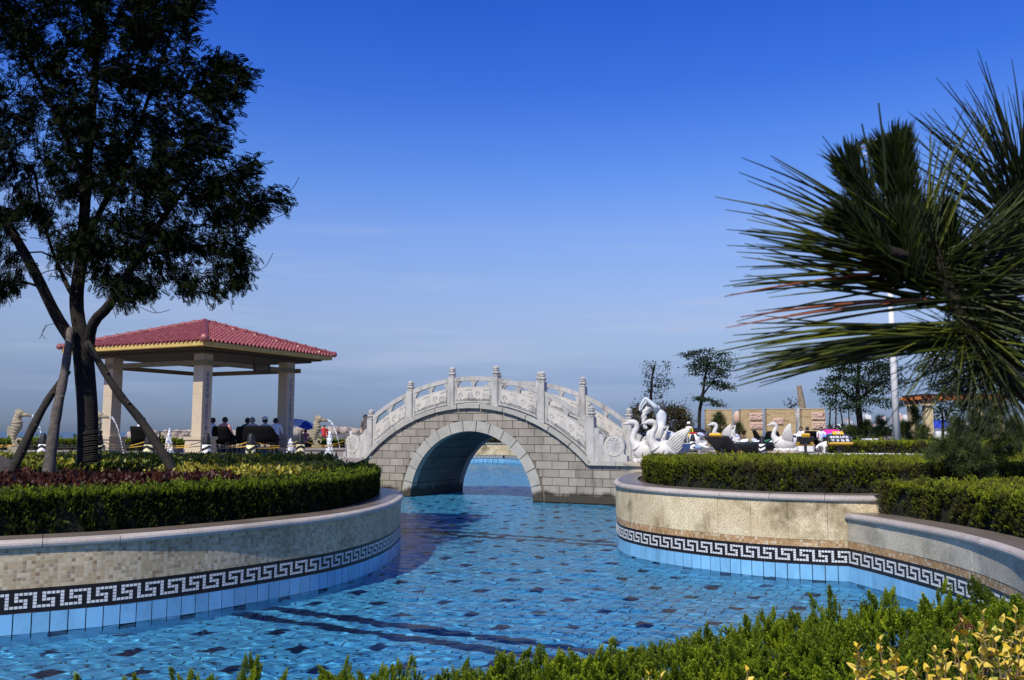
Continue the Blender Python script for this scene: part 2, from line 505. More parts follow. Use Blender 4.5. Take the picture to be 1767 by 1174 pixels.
# ------------------------------------------------------------------ ground, sea, pool outline (plan points)
BA = rad(-28.74)
BD = Vector((math.cos(BA), math.sin(BA), 0)); BN = Vector((-math.sin(BA), math.cos(BA), 0)); BC = Vector((-0.58, 34.66, 0))
def bp2(s, w): 
    p = BC + BD * s + BN * w
    return (p.x, p.y)
LEFT = [(-17, 9.6), (-13, 9.7), (-9.5, 10.4), (-7.6, 11.1), (-6.47, 11.63), (-5.37, 12.28), (-4.45, 13.2), (-3.7, 14.2), (-3.10, 15.15), (-2.70, 16.3), (-2.49, 17.6), (-2.45, 18.9),
        (-2.53, 20.3), (-2.8, 21.6), (-3.3, 22.6), (-3.9, 23.8), (-4.5, 25.6), (-5.1, 28.5), (-5.6, 32), (-6.2, 37.9)]
RIGHT = [(4.5, 32.2), (4.3, 29.5), (3.85, 26.4), (3.15, 23.9), (2.62, 22.0), (2.40, 20.4), (2.44, 19.3), (2.78, 18.3), (3.42, 17.35), (4.36, 16.42), (5.25, 15.93), (5.87, 15.73), (6.5, 15.68), (7.3, 15.9), (8.2, 16.4)]
SECOND = [(5.89, 15.70), (6.03, 15.1), (6.14, 14.5), (6.28, 13.5), (6.32, 12.6), (6.25, 11.6), (6.05, 10.6), (5.65, 9.5), (5.0, 8.5)]
NEAR = [(5.0, 8.5), (4.2, 7.5), (2.4, 6.5), (0, 6.0), (-3, 5.9), (-7, 6.1), (-12, 6.8), (-17, 7.6)]
pl, pr_, ps, pn = Path(LEFT), Path(RIGHT), Path(SECOND), Path(NEAR)

def sheet(name, poly, z, mat, kind='structure'):
    vs = [Vector((x, y, z)) for x, y in poly]
    tris = geometry.tessellate_polygon([vs])
    me = bpy.data.meshes.new(name)
    me.from_pydata(vs, [], [tuple(t) for t in tris])
    me.update()
    bm = bmesh.new(); bm.from_mesh(me)
    bmesh.ops.recalc_face_normals(bm, faces=bm.faces)
    for f in bm.faces:
        if f.normal.z < 0: f.normal_flip()
    bm.to_mesh(me); bm.free()
    me.materials.append(mat)
    return tag(link(name, me), kind=kind)

def pts2(path, off=0.02):
    out = []
    for i in range(0, len(path.p), 4):
        p, d, n = path.at(path.L[i]); q = p - n * off
        out.append((q.x, q.y))
    return out
Lp, Rp, Sp, Np = pts2(pl), pts2(pr_), pts2(ps), pts2(pn)
LB = [(-4.36, 41.3), (-6.2, 46), (-8.6, 53), (-9.2, 62), (-8.8, 76.8)]
FW = [(-8.8, 76.8), (-0.62, 76.8), (1.0, 72.6)]
RB = [(1.0, 72.6), (4.5, 69.5), (8, 60), (8.2, 50), (7.6, 42), (6.2, 35.4)]
plaza_poly = [(-120, 26.6)] + [q for q in Lp if q[1] > 26.6 and q[0] < -4] + LB + FW[1:] + RB[1:] + [q for q in Rp if q[1] > 26.6] + [(260, 26.6), (420, 320), (40, 250), (2, 128), (-16, 66), (-120, 63)]
sheet('plaza_pavement', plaza_poly, 1.5, M_PAVE)
sheet('planting_soil', [(-120, 26.7)] + [(-120, 9)] + [q for q in Lp if q[0] < -4 and q[1] < 20 or q[1] < 26.6], 1.17, M_SOIL)
sheet('planting_soil', [q for q in Rp if q[1] < 26.6] + [(9, 15.8), (260, 15.8), (260, 26.7)], 1.45, M_SOIL)
sheet('planting_soil', Sp + [(9, 6), (260, 6), (260, 15.9), (5.9, 15.9)], 1.15, M_SOIL)
sheet('near_bank', Np + [(-120, 7.6), (-120, -80), (160, -80), (160, 6.0), (9, 6)], 0.95, M_SOIL)

# the sea
msea, n_, l_, b_ = new_mat('sea_water')
b_.inputs['Specular IOR Level'].default_value = 0.2; b_.inputs['Base Color'].default_value = (0.05, 0.09, 0.13, 1); b_.inputs['Roughness'].default_value = 0.35
bpn = n_.new('ShaderNodeBump'); bpn.inputs['Strength'].default_value = 0.8; bpn.inputs['Distance'].default_value = 0.5
l_.new(noise(n_, l_, 0.25, 5, stretch=(0.4, 1, 1)), bpn.inputs['Height']); l_.new(bpn.outputs[0], b_.inputs['Normal'])
sheet('sea', [(-30000, -3000), (30000, -3000), (30000, 50000), (-30000, 50000)], -2.2, msea)

# ------------------------------------------------------------------ curved pool walls
KEYCELLS = [(0, r) for r in range(1, 6)] + [(c, 5) for c in range(1, 5)] + [(4, 4), (4, 3), (3, 3), (2, 3), (2, 2), (2, 1), (3, 1), (4, 1), (5, 1)]
TILE_W = 0.2125

def strip(name, path, s0, s1, z0, z1, off, mat, parent, step=0.12):
    """vertical ribbon along the path with UV in metres"""
    n = max(1, int((s1 - s0) / step)); vs = []; fs = []; uvs = []
    o0 = parent_origin(parent)
    for i in range(n + 1):
        s = s0 + (s1 - s0) * i / n
        p, d, nn = path.at(s); q = p + nn * off - o0
        vs += [(q.x, q.y, z0 - o0.z), (q.x, q.y, z1 - o0.z)]; uvs += [(s, z0), (s, z1)]
    for i in range(n): fs.append((2 * i, 2 * i + 2, 2 * i + 3, 2 * i + 1))
    me = bpy.data.meshes.new(name); me.from_pydata(vs, [], fs)
    u = me.uv_layers.new(name='UVMap')
    for lp in me.loops: u.data[lp.index].uv = uvs[lp.vertex_index]
    me.materials.append(mat); me.update()
    return link(name, me, parent)

def seg(path, s0, s1, prof, k=3):
    """closed profile [(off, z)] swept along the path from s0 to s1; capped"""
    vs = []; fs = []; n = len(prof)
    for i in range(k + 1):
        p, d, nn = path.at(s0 + (s1 - s0) * i / k)
        for o, z in prof: q = p + nn * o; vs.append((q.x, q.y, z))
    for i in range(k):
        for j in range(n):
            j2 = (j + 1) % n
            fs.append((i * n + j, (i + 1) * n + j, (i + 1) * n + j2, i * n + j2))
    fs.append(tuple(reversed(range(n)))); fs.append(tuple(k * n + j for j in range(n)))
    return vs, fs

tile_mesh_cache = {}
def tile_mesh(w, h, t, mat):
    k = (w, h, t, mat.name)
    if k not in tile_mesh_cache:
        mb = MB(); mb.box((0, 0, 0), (w, t, h)); tile_mesh_cache[k] = mb.mesh('tile', mat)
    return tile_mesh_cache[k]

def cap_profile(zt, over=0.065, width=0.5, th=0.13):
    """bull-nosed coping: [(offset towards the pool, z)]"""
    pr = [(-0.042, zt - th)]
    for k in range(7):
        a = -PI / 2 + PI * k / 6
        pr.append((over - 0.05 + 0.05 * math.cos(a), zt - th / 2 - 0.01 + (th / 2 - 0.012) * math.sin(a)))
    pr += [(-0.03, zt - 0.012), (-0.042, zt - 0.012)]
    return pr

def pool_wall(name, label, path, ztop, s_vis, style, group='tiled walls round the pool', panel_to=None):
    p0, d0, n0 = path.at(path.len / 2)
    root = thing(name, label, 'wall', (p0.x, p0.y, 0), 0, group)
    L0 = path.len
    core = MB(); vs, fs = seg(path, 0, L0, [(-0.32, -0.7), (-0.02, -0.7), (-0.02, ztop - 0.12), (-0.32, ztop - 0.12)], max(8, int(L0 / 0.15)))
    core.add(vs, fs); core.build('wall_core', M_GROUT_DARK, root)
    # coping stones
    n = int(L0 / 0.92); prof = cap_profile(ztop); width = 0.5
    for i in range(n):
        mb = MB(); vs, fs = seg(path, L0 * i / n + 0.004, L0 * (i + 1) / n - 0.004, prof, 5); mb.add(vs, fs)
        mb.build('coping_stone', M_RIM, root)
        mb = MB(); vs, fs = seg(path, L0 * i / n + 0.005, L0 * (i + 1) / n - 0.005, [(-width, ztop - 0.13), (-0.047, ztop - 0.13), (-0.047, ztop - 0.003), (-width, ztop - 0.003)], 4); mb.add(vs, fs)
        mb.build('coping_slab', M_LEDGE, root)
    # blue tiles: a dry row and a row reaching down under the water
    a, b = s_vis
    n = int((b - a) / TILE_W)
    ta = a if style == 'grey' else b - n * TILE_W
    org = parent_origin(root)
    for i in range(n):
        p, d, nn = path.at(ta + (i + 0.5) * TILE_W)
        rz = math.atan2(d.y, d.x)
        q = p + nn * 0.0 - org
        jit = random.uniform(-0.0015, 0.0015)
        link('tile', tile_mesh(TILE_W - 0.014, 0.265, 0.02, M_TILE), root, (q.x + nn.x * jit, q.y + nn.y * jit, 0.14), (0, 0, rz))
        link('tile', tile_mesh(TILE_W - 0.014, 0.272, 0.02, M_TILE_DARK if i % 4 == 1 else M_TILE), root, (q.x, q.y, -0.138), (0, 0, rz))
    low = MB(); vs, fs = seg(path, a, b, [(-0.019, -0.56), (0.009, -0.56), (0.009, -0.283), (-0.019, -0.283)], max(4, int((b - a) / 0.2))); low.add(vs, fs)
    low.build('tile_course', M_TILE, root)
    strip('brown_joint', path, a, b, 0.270, 0.2775, 0.012, M_SOIL, root)
    # Greek key of white tesserae on black
    strip('key_ground', path, a, b, 0.278, 0.575, 0.004, M_KEY_BLACK, root)
    cw, ch = TILE_W * 1.5 / 6, 0.288 / 7
    sl = 0.014 / cw
    quad = []
    vs = []; fs = []
    nper = int((b - a) / (6 * cw))
    if style == 'grey': b = a + nper * 6 * cw
    for i in range(nper):
        for c, r in KEYCELLS:
            sc = a + (b - a - nper * 6 * cw) + (i * 6 + c + 0.5) * cw; zc = 0.283 + (7 - 0.5 - r) * ch
            p, d, nn = path.at(sc)
            q = p + nn * 0.0075
            hx, hz = cw * 0.405, ch * 0.405
            k = len(vs)
            for sx_, sz in ((-1, -1), (1, -1), (1, 1), (-1, 1)):
                w = q + d * (sx_ * hx); vs.append((w.x, w.y, zc + sz * hz))
            for sx_, sz in ((-1, -1), (1, -1), (1, 1), (-1, 1)):
                w = q + d * (sx_ * hx) - nn * 0.006; vs.append((w.x, w.y, zc + sz * hz))
            fs += [(k, k + 1, k + 2, k + 3), (k + 1, k, k + 4, k + 5), (k + 2, k + 1, k + 5, k + 6), (k + 3, k + 2, k + 6, k + 7), (k, k + 3, k + 7, k + 4)]
    mb = MB(); mb.add(vs, fs); o = mb.build('greek_key_mosaic', M_KEY_WHITE, root); o['kind'] = 'stuff'
    if style == 'mosaic':
        strip('mosaic_face', path, a, b, 0.579, ztop - 0.125, 0.006, M_MOSAIC, root)
    else:
        strip('mosaic_band', path, a, b, 0.579, 0.70, 0.006, M_MOSAIC_TAN, root)
        pm = M_PANEL if style == 'yellow' else M_PANEL_GREY
        pw = 0.66; pe = panel_to or s_vis[1]; n = int(round((pe - a) / pw)); pw = (pe - a) / n
        for i in range(n):
            mb = MB(); pj = random.uniform(0.008, 0.014)
            z1 = ztop - 0.125
            vs, fs = seg(path, a + i * pw + 0.003, a + (i + 1) * pw - 0.003, [(-0.018, 0.705), (pj, 0.705), (pj, z1), (-0.018, z1)], 4)
            mb.add(vs, fs); mb.build('stone_panel', pm, root)
    return root

wall_l = pool_wall('curved_wall', 'long curved planter wall faced in beige mosaic with a Greek key band, left of the water', pl, 1.22, (5.0, 24.5), 'mosaic')
pr_s = [s for s, q in zip(pr_.L, pr_.p) if q.x > 5.9 and q.y < 17][0]
wall_r = pool_wall('curved_wall', 'tall rounded planter wall of yellow granite panels with a Greek key band, under the clipped hedge', pr_, 1.50, (8.0, pr_s), 'yellow', panel_to=pr_.len - 0.8)
wall_s = pool_wall('curved_wall', 'lower grey granite wall curving towards the viewer from the corner of the yellow wall', ps, 1.20, (0.0, ps.len), 'grey')

# walls of the rear basin seen through the arch
def plain_wall(name, label, pts, ztop, keep):
    path = Path(pts, smooth=False)
    p0 = path.at(path.len / 2)[0]
    root = thing(name, label, 'wall', (p0.x, p0.y, 0), 0, 'walls of the rear basin')
    mb = MB()
    for i in range(len(path.p) - 1):
        sub = Path([(path.p[i].x, path.p[i].y), (path.p[i + 1].x, path.p[i + 1].y)], smooth=False)
        vs, fs = seg(sub, 0, sub.len, [(-0.35, -0.7), (0, -0.7), (0, ztop - 0.1), (-0.35, ztop - 0.1)], 1); mb.add(vs, fs)
    mb.build('wall_core', M_PANEL, root)
    mb = MB()
    for i in range(len(path.p) - 1):
        sub = Path([(path.p[i].x, path.p[i].y), (path.p[i + 1].x, path.p[i + 1].y)], smooth=False)
        vs, fs = seg(sub, 0, sub.len, [(-0.5, ztop - 0.1), (0.08, ztop - 0.1), (0.08, ztop), (-0.5, ztop)], 1); mb.add(vs, fs)
    mb.build('coping', M_GRAN_CAP, root)
    if keep:
        for i in range(len(path.p) - 1):
            sub = Path([(path.p[i].x, path.p[i].y), (path.p[i + 1].x, path.p[i + 1].y)], smooth=False)
            strip('key_ground', sub, 0.01, sub.len - 0.01, 0.33, 0.63, 0.006, M_KEY_BLACK, root, 10)
            strip('blue_tile_band', sub, 0.01, sub.len - 0.01, -0.7, 0.328, 0.008, M_TILE, root, 10)
            mb = MB(); cw, ch = 0.0531 * 1.2, 0.29 / 7
            for k in range(int(sub.len / (6 * cw))):
                for c, r in KEYCELLS:
                    p, d, nn = sub.at((k * 6 + c + 0.5) * cw); q = p + nn * 0.012
                    z = 0.335 + (6.5 - r) * ch
                    e = d * cw * 0.43
                    mb.add([(q.x - e.x, q.y - e.y, z - ch * 0.43), (q.x + e.x, q.y + e.y, z - ch * 0.43), (q.x + e.x, q.y + e.y, z + ch * 0.43), (q.x - e.x, q.y - e.y, z + ch * 0.43)], [(0, 1, 2, 3)])
            o = mb.build('greek_key_mosaic', M_KEY_WHITE, root); o['kind'] = 'stuff'
            mb = MB()
            for k in range(int(sub.len / 0.42)):
                p, d, nn = sub.at(k * 0.42); q = p + nn * 0.011
                mb.box((q.x, q.y, 0.0), (0.03, 0.008, 0.64), Matrix.Rotation(math.atan2(d.y, d.x), 3, 'Z'))
            o = mb.build('tile_joint', M_GROUT_DARK, root); o['kind'] = 'stuff'
    return root
plain_wall('basin_wall', 'far pale basin wall with a Greek key band seen through the bridge arch', FW, 1.68, True)
plain_wall('basin_wall', 'bank wall of the rear basin running back from the left end of the bridge', [(-4.36, 41.3), (-6.2, 46), (-8.6, 53), (-9.2, 62), (-8.8, 76.8)], 1.52, False)
plain_wall('basin_wall', 'bank wall of the rear basin running back from the right end of the bridge', RB, 1.52, False)
plain_wall('basin_wall', 'low near wall of the pool hidden behind the juniper', [(q[0], q[1]) for q in Np], 0.97, False)

# ------------------------------------------------------------------ pool floor: tiles laid on the bridge's axis
FZ = -0.56
floor = MB(); floor.add([(-18, 4, FZ - 0.006), (10, 4, FZ - 0.006), (10, 80, FZ - 0.006), (-18, 80, FZ - 0.006)], [(0, 1, 2, 3)])
pool_floor = floor.build('pool_floor', plain('pool_grout', (0.03, 0.06, 0.09), 0.9)); tag(pool_floor, kind='structure')
TA, TB = 0.2125, 0.2825
def in_pool(x, y):
    if y > 36 or y < 5.6: return False
    lx = np.interp(y, [q[1] for q in LEFT[3:]], [q[0] for q in LEFT[3:]]) if y > 11.1 else -17
    if y < 15.7: rx = np.interp(y, [q[1] for q in reversed(SECOND)], [q[0] for q in reversed(SECOND)])
    else: rx = np.interp(y, [q[1] for q in reversed(RIGHT[:12])], [q[0] for q in reversed(RIGHT[:12])])
    return lx - 0.1 < x < rx + 0.1
cells = []
for i in range(-140, 60):
    for j in range(-40, 100):
        a_ = -6.25 + i * TA; b_2 = 11.08 + j * TB
        x = BD.x * a_ + BN.x * b_2; y = BD.y * a_ + BN.y * b_2
        if not in_pool(x, y): continue
        lane = j in (-2, -4, 31, 33)
        jj = j // 2
        acc = (not lane) and j % 2 == 0 and ((i % 8 == 0 and jj % 2 == 0) or (i % 8 == 4 and jj % 2 == 1))
        vis = y > 8.6 and abs(x / y) < 0.6
        cells.append((y if vis else y + 100, x, y, lane or acc))
cells.sort()
ft = tile_mesh(TA - 0.017, TB - 0.017, 0.012, M_FLOORTILE); fd = tile_mesh(TA - 0.01, TB - 0.01, 0.012, M_TILE_DARK)
rest = {False: [], True: []}
for k, (_, x, y, dark) in enumerate(cells):
    if k < 290:
        link('tile', fd if dark else ft, pool_floor, (x, y, FZ + random.uniform(-0.002, 0.002)), (-PI / 2, 0, BA))
    else: rest[dark].append((x, y))
for dark in (False, True):
    mb = MB(); Rz = Matrix.Rotation(BA, 3, 'Z')
    hx, hy = (TA - 0.018) / 2, (TB - 0.018) / 2
    cs = [Rz @ Vector((sx_ * hx, sy * hy, 0)) for sx_, sy in ((-1, -1), (1, -1), (1, 1), (-1, 1))]
    for x, y in rest[dark]:
        mb.add([(x + c.x, y + c.y, FZ) for c in cs], [(0, 1, 2, 3)])
    o = mb.build('floor_tiles', M_TILE_DARK if dark else M_FLOORTILE, pool_floor); o['kind'] = 'stuff'
mb = MB(); mb.add([(-18, 36, FZ + 0.02), (10, 36, FZ + 0.02), (10, 80, FZ + 0.02), (-18, 80, FZ + 0.02)], [(0, 1, 2, 3)])
mb.build('rear_basin_floor', M_FLOORTILE, pool_floor)

# ------------------------------------------------------------------ pool water: a real rippled surface that refracts
mw, n_, l_, b_ = new_mat('pool_water')
n_.remove(b_)
rf = n_.new('ShaderNodeBsdfRefraction'); rf.inputs['IOR'].default_value = 1.33; rf.inputs['Roughness'].default_value = 0.0; rf.inputs['Color'].default_value = (0.74, 0.93, 1.0, 1)
gl = n_.new('ShaderNodeBsdfGlossy'); gl.inputs['Roughness'].default_value = 0.02
wb = n_.new('ShaderNodeBump'); wb.inputs['Strength'].default_value = 0.45; wb.inputs['Distance'].default_value = 0.012
l_.new(noise(n_, l_, 9.0, 3, 0.6, stretch=(0.6, 1.5, 1)), wb.inputs['Height']); l_.new(wb.outputs[0], gl.inputs['Normal'])
fz = n_.new('ShaderNodeFresnel'); fz.inputs['IOR'].default_value = 1.33
ms = n_.new('ShaderNodeMixShader')
fm = n_.new('ShaderNodeMath'); fm.operation = 'MULTIPLY'; fm.inputs[1].default_value = 0.62; l_.new(fz.outputs[0], fm.inputs[0])
l_.new(fm.outputs[0], ms.inputs[0]); l_.new(rf.outputs[0], ms.inputs[1]); l_.new(gl.outputs[0], ms.inputs[2])
l_.new(ms.outputs[0], n_['Material Output'].inputs['Surface'])
def waves(X, Y, rng):
    Z = np.zeros_like(X)
    for lam, amp, cnt in ((1.3, 0.0050, 5), (0.6, 0.0033, 7), (0.3, 0.0024, 10), (0.16, 0.0015, 14)):
        for _ in range(cnt):
            th = rng.normal(PI / 2 + 0.15, 0.85); l = lam * rng.uniform(0.75, 1.3); ph = rng.uniform(0, 2 * PI)
            k = 2 * PI / l
            Z += amp / math.sqrt(cnt) * 1.3 * np.sin(k * (X * math.cos(th) + Y * math.sin(th)) + ph)
    return Z
def water_mesh():
    rng = np.random.default_rng(5)
    ys = [5.0]
    while ys[-1] < 82: ys.append(ys[-1] + max(0.035, 0.0035 * ys[-1]))
    ys = np.array(ys); xs = np.linspace(-1, 1, 430)
    half = np.interp(ys, [5, 9, 20, 36, 82], [9, 9, 11, 13, 14]); cx = -3.0
    X = cx + xs[None, :] * half[:, None]; Y = np.repeat(ys[:, None], len(xs), 1)
    Z = waves(X, Y, rng) * np.clip(0.9 + Y / 60, 1.0, 1.5)
    r, c = X.shape
    me = bpy.data.meshes.new('pool_water')
    me.vertices.add(r * c); me.vertices.foreach_set('co', np.stack([X, Y, Z], 2).astype(np.float32).reshape(-1))
    idx = np.arange(r * c).reshape(r, c)
    q = np.stack([idx[:-1, :-1], idx[:-1, 1:], idx[1:, 1:], idx[1:, :-1]], 2).reshape(-1, 4)
    me.loops.add(q.size); me.loops.foreach_set('vertex_index', q.reshape(-1).astype(np.int32))
    me.polygons.add(len(q)); me.polygons.foreach_set('loop_start', np.arange(len(q), dtype=np.int32) * 4)
    me.polygons.foreach_set('use_smooth', np.ones(len(q), dtype=bool))
    me.update(calc_edges=True); me.materials.append(mw)
    return me
water = tag(link('pool_water', water_mesh()), kind='structure')
water.cycles.is_caustics_caster = True
sd.cycles.is_caustics_light = True
for o in COL.objects:
    if o.name.startswith(('pool_floor', 'floor_tiles', 'tile', 'rear_basin_floor')) : o.cycles.is_caustics_receiver = True
# ------------------------------------------------------------------ the arched bridge
AS, AR, AZ = -1.25, 2.84, -0.20          # arch centre along the axis, radius, height of centre
TS, TR = -1.27, 7.24; TZ = 3.555 - TR    # curve under the edge slab
BW = 4.0
def B(s, z, w=0.0):
    p = BC + BD * s + BN * w
    return Vector((p.x, p.y, z))
def topz(s):
    dx = s - TS
    return TZ + math.sqrt(TR * TR - dx * dx) if abs(dx) < 5.17 else 1.385
def archz(s, r):
    dx = s - AS
    return AZ + math.sqrt(r * r - dx * dx) if abs(dx) < r else -9.0
S0, S1 = -8.6, 6.3
bc0 = B(-1.2, 0, 2)
bridge = thing('arched_bridge', 'humpbacked grey stone bridge with carved white balustrades and one round arch over the pool', 'bridge', (bc0.x, bc0.y, 0))

def face_polys(s0, s1, z0, z1, rin, k=5):
    """pieces of a block between the arch ring and the edge slab"""
    cols = []
    for i in range(k + 1):
        s = s0 + (s1 - s0) * i / k
        lo = max(z0, archz(s, rin)); hi = min(z1, topz(s) - 0.004)
        cols.append((s, lo, hi))
    runs = []; cur = []
    for c in cols:
        if c[2] - c[1] > 0.03: cur.append(c)
        else:
            if len(cur) > 1: runs.append(cur)
            cur = []
    if len(cur) > 1: runs.append(cur)
    return [[(s, lo) for s, lo, hi in r] + [(s, hi) for s, lo, hi in reversed(r)] for r in runs]

# mortar bed behind the face, then every block its own piece
for w, nm in ((0.03, 'front'), (BW - 0.03, 'rear')):
    mb = MB()
    N_ = 120
    for i in range(N_):
        s0 = S0 + (S1 - S0) * i / N_; s1 = S0 + (S1 - S0) * (i + 1) / N_
        a0, a1 = max(-0.7, archz(s0, AR + 0.1)), max(-0.7, archz(s1, AR + 0.1))
        mb.add([B(s0, a0, w), B(s1, a1, w), B(s1, topz(s1), w), B(s0, topz(s0), w)], [(0, 1, 2, 3)])
    mb.build('mortar_bed', M_MORTAR if nm == 'front' else M_BRIDGE, bridge)
CH = 0.305; BLK = 0.685
row = 0; z = -0.62
while z < 3.6:
    off = (row % 2) * BLK * 0.5 + random.uniform(-0.05, 0.05)
    nb = int((S1 - S0) / BLK) + 2
    for i in range(nb):
        s0 = S0 + off - BLK + i * BLK; s1 = s0 + BLK
        for poly in face_polys(s0 + 0.012, s1 - 0.012, z + 0.011, z + CH - 0.011, AR + 0.43):
            pr = random.uniform(0.0, 0.006)
            mb = MB(); mb.prism([B(s, zz, -pr) for s, zz in poly], BN * 0.07)
            mb.build('stone_block', M_BRIDGE_LOW if z < 0.7 else M_BRIDGE, bridge)
    z += CH; row += 1
# arch ring
NV = 17
a_lo = math.asin((-0.62 - AZ) / AR)
angs = [a_lo + (PI - 2 * a_lo) * i / NV for i in range(NV + 1)]
for w0, vec in ((-0.035, BN * 0.36), (BW + 0.03, -BN * 0.36)):
    for i in range(NV):
        a0, a1 = angs[i] + 0.0055, angs[i + 1] - 0.0055
        inner = [(AS + AR * math.cos(a0 + (a1 - a0) * k / 4), AZ + AR * math.sin(a0 + (a1 - a0) * k / 4)) for k in range(5)]
        ro = AR + 0.42
        outer = [(AS + ro * math.cos(a0 + (a1 - a0) * k / 4), AZ + ro * math.sin(a0 + (a1 - a0) * k / 4)) for k in range(5)]
        mb = MB(); mb.prism([B(s, zz, w0) for s, zz in inner + outer[::-1]], vec)
        mb.build('arch_stone', M_ARCH_LOW, bridge)
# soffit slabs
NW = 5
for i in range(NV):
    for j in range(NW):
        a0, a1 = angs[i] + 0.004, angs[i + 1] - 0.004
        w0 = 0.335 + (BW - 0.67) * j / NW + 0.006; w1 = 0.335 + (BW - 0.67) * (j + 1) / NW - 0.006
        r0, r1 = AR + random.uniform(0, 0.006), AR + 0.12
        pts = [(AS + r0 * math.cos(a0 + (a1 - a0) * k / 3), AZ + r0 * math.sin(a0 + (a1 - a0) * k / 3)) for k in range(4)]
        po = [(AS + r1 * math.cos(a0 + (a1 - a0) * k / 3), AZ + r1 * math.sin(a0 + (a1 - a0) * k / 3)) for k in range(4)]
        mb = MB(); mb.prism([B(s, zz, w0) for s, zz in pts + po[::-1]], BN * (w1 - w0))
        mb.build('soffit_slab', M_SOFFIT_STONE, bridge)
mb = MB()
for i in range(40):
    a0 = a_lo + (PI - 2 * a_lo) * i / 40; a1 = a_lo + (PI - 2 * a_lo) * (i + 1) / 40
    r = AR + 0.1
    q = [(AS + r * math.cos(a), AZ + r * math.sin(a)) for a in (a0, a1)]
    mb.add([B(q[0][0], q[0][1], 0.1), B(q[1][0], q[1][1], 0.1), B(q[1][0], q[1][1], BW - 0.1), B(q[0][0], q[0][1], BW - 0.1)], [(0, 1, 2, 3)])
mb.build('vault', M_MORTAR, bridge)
# deck
mb = MB(); prev = None
for i in range(61):
    s = S0 + (S1 - S0) * i / 60; zz = topz(s) + 0.12
    cur = (B(s, zz, 0.2), B(s, zz, BW - 0.2))
    if prev: mb.add([prev[0], cur[0], cur[1], prev[1]], [(0, 1, 2, 3)])
    prev = cur
mb.build('deck', M_PAVE, bridge)
mb = MB()
for s in (S0, S1): mb.add([B(s, -0.7, 0.03), B(s, -0.7, BW - 0.03), B(s, 1.5, BW - 0.03), B(s, 1.5, 0.03)], [(0, 1, 2, 3)])
mb.build('end_face', M_BRIDGE, bridge)
# edge slabs
half = math.asin(5.17 / TR)
NE = 11
for w0, vec in ((-0.13, BN * 0.55), (BW + 0.13, -BN * 0.55)):
    for i in range(NE):
        a0 = -half + 2 * half * i / NE + 0.0024; a1 = -half + 2 * half * (i + 1) / NE - 0.0024
        pts = [(TS + TR * math.sin(a), TZ + TR * math.cos(a)) for a in (a0, (a0 + a1) / 2, a1)]
        r1 = TR + 0.17
        po = [(TS + r1 * math.sin(a), TZ + r1 * math.cos(a)) for a in (a0, (a0 + a1) / 2, a1)]
        mb = MB(); mb.prism([B(s, zz, w0) for s, zz in pts + po[::-1]], vec)
        mb.build('edge_slab', M_ARCHSTONE, bridge)
    for s0, s1 in ((S0, -7.55), (-7.54, -6.45), (3.92, 5.0), (5.01, 6.3)):
        mb = MB(); mb.prism([B(s0, 1.387, w0), B(s1, 1.387, w0), B(s1, 1.55, w0), B(s0, 1.55, w0)], vec)
        mb.build('edge_slab', M_ARCHSTONE, bridge)
# posts
POSTS = [-1.13 + 2.045 * k for k in (-2.5, -1.5, -0.5, 0.5, 1.5, 2.5)]
POST_TOP = [3.56, 4.73, 5.23, 5.21, 4.92, 3.57]
RZ = Matrix.Rotation(BA, 3, 'Z')
def slabtop(s):
    dx = s - TS
    return TZ + math.sqrt((TR + 0.17) ** 2 - dx * dx) if abs(dx) < 5.2 else 1.55
for w in (0.1, BW - 0.1):
    for s, zt in zip(POSTS, POST_TOP):
        zb = slabtop(s) - 0.04
        if s in (POSTS[0], POSTS[-1]): zb = 1.5
        zc = zt - 0.42
        p = B(s, 0, w)
        mb = MB()
        mb.box((p.x, p.y, (zb + zc) / 2), (0.27, 0.27, zc - zb), RZ)
        for sx_ in (-1, 1):
            q = p - BN * 0.137
        mb.box((p.x - BN.x * 0.137, p.y - BN.y * 0.137, (zb + zc) / 2 + 0.02), (0.19, 0.012, (zc - zb) - 0.22), RZ)
        post = mb.build('railing_post', M_RAIL, bridge)
        cb = MB()
        cb.lathe([(0.10, 0), (0.135, 0.015), (0.13, 0.05), (0.10, 0.065), (0.125, 0.09), (0.15, 0.13), (0.14, 0.18), (0.10, 0.20), (0.085, 0.215), (0.125, 0.235), (0.13, 0.275), (0.105, 0.295), (0.12, 0.315), (0.125, 0.36), (0.10, 0.385), (0.05, 0.42), (0.001, 0.425)], (p.x, p.y, zc), 12)
        for k in range(6):
            a = k * PI / 3
            cb.ell((p.x + 0.125 * math.cos(a), p.y + 0.125 * math.sin(a), zc + 0.15), (0.045, 0.045, 0.05), 6, 4)
            cb.ell((p.x + 0.105 * math.cos(a + 0.5), p.y + 0.105 * math.sin(a + 0.5), zc + 0.335), (0.035, 0.035, 0.035), 6, 4)
        cb.build('post_cap', M_RAIL, post, smooth=True)
# panels: solid carved lower part, two cloud-edged openings, handrail
def arcp(t, h, sa, sb):
    """point of a panel: t 0..1 between posts, h radial height over the slab"""
    s = sa + (sb - sa) * t
    a = math.asin((s - TS) / TR)
    # keep ends vertical: use vertical height scaled like the radial one
    r = TR + 0.17
    zz = TZ + math.sqrt(max(0.01, (r + h) ** 2 - (s - TS) ** 2))
    return s, zz
def panel_piece(mb, cells_, w0, th, sa, sb, mi=0):
    mb.prism([B(*arcp(t, h, sa, sb), w0) for t, h in cells_], BN * th, mi)
def arcband(mb, h0, h1, t0, t1, w0, th, sa, sb, mi=0, k=8):
    panel_piece(mb, [(t0 + (t1 - t0) * i / k, h0) for i in range(k + 1)] + [(t0 + (t1 - t0) * i / k, h1) for i in range(k, -1, -1)], w0, th, sa, sb, mi)
def blob(mb, pts, w0, th, sa, sb, mi=0): panel_piece(mb, pts, w0, th, sa, sb, mi)
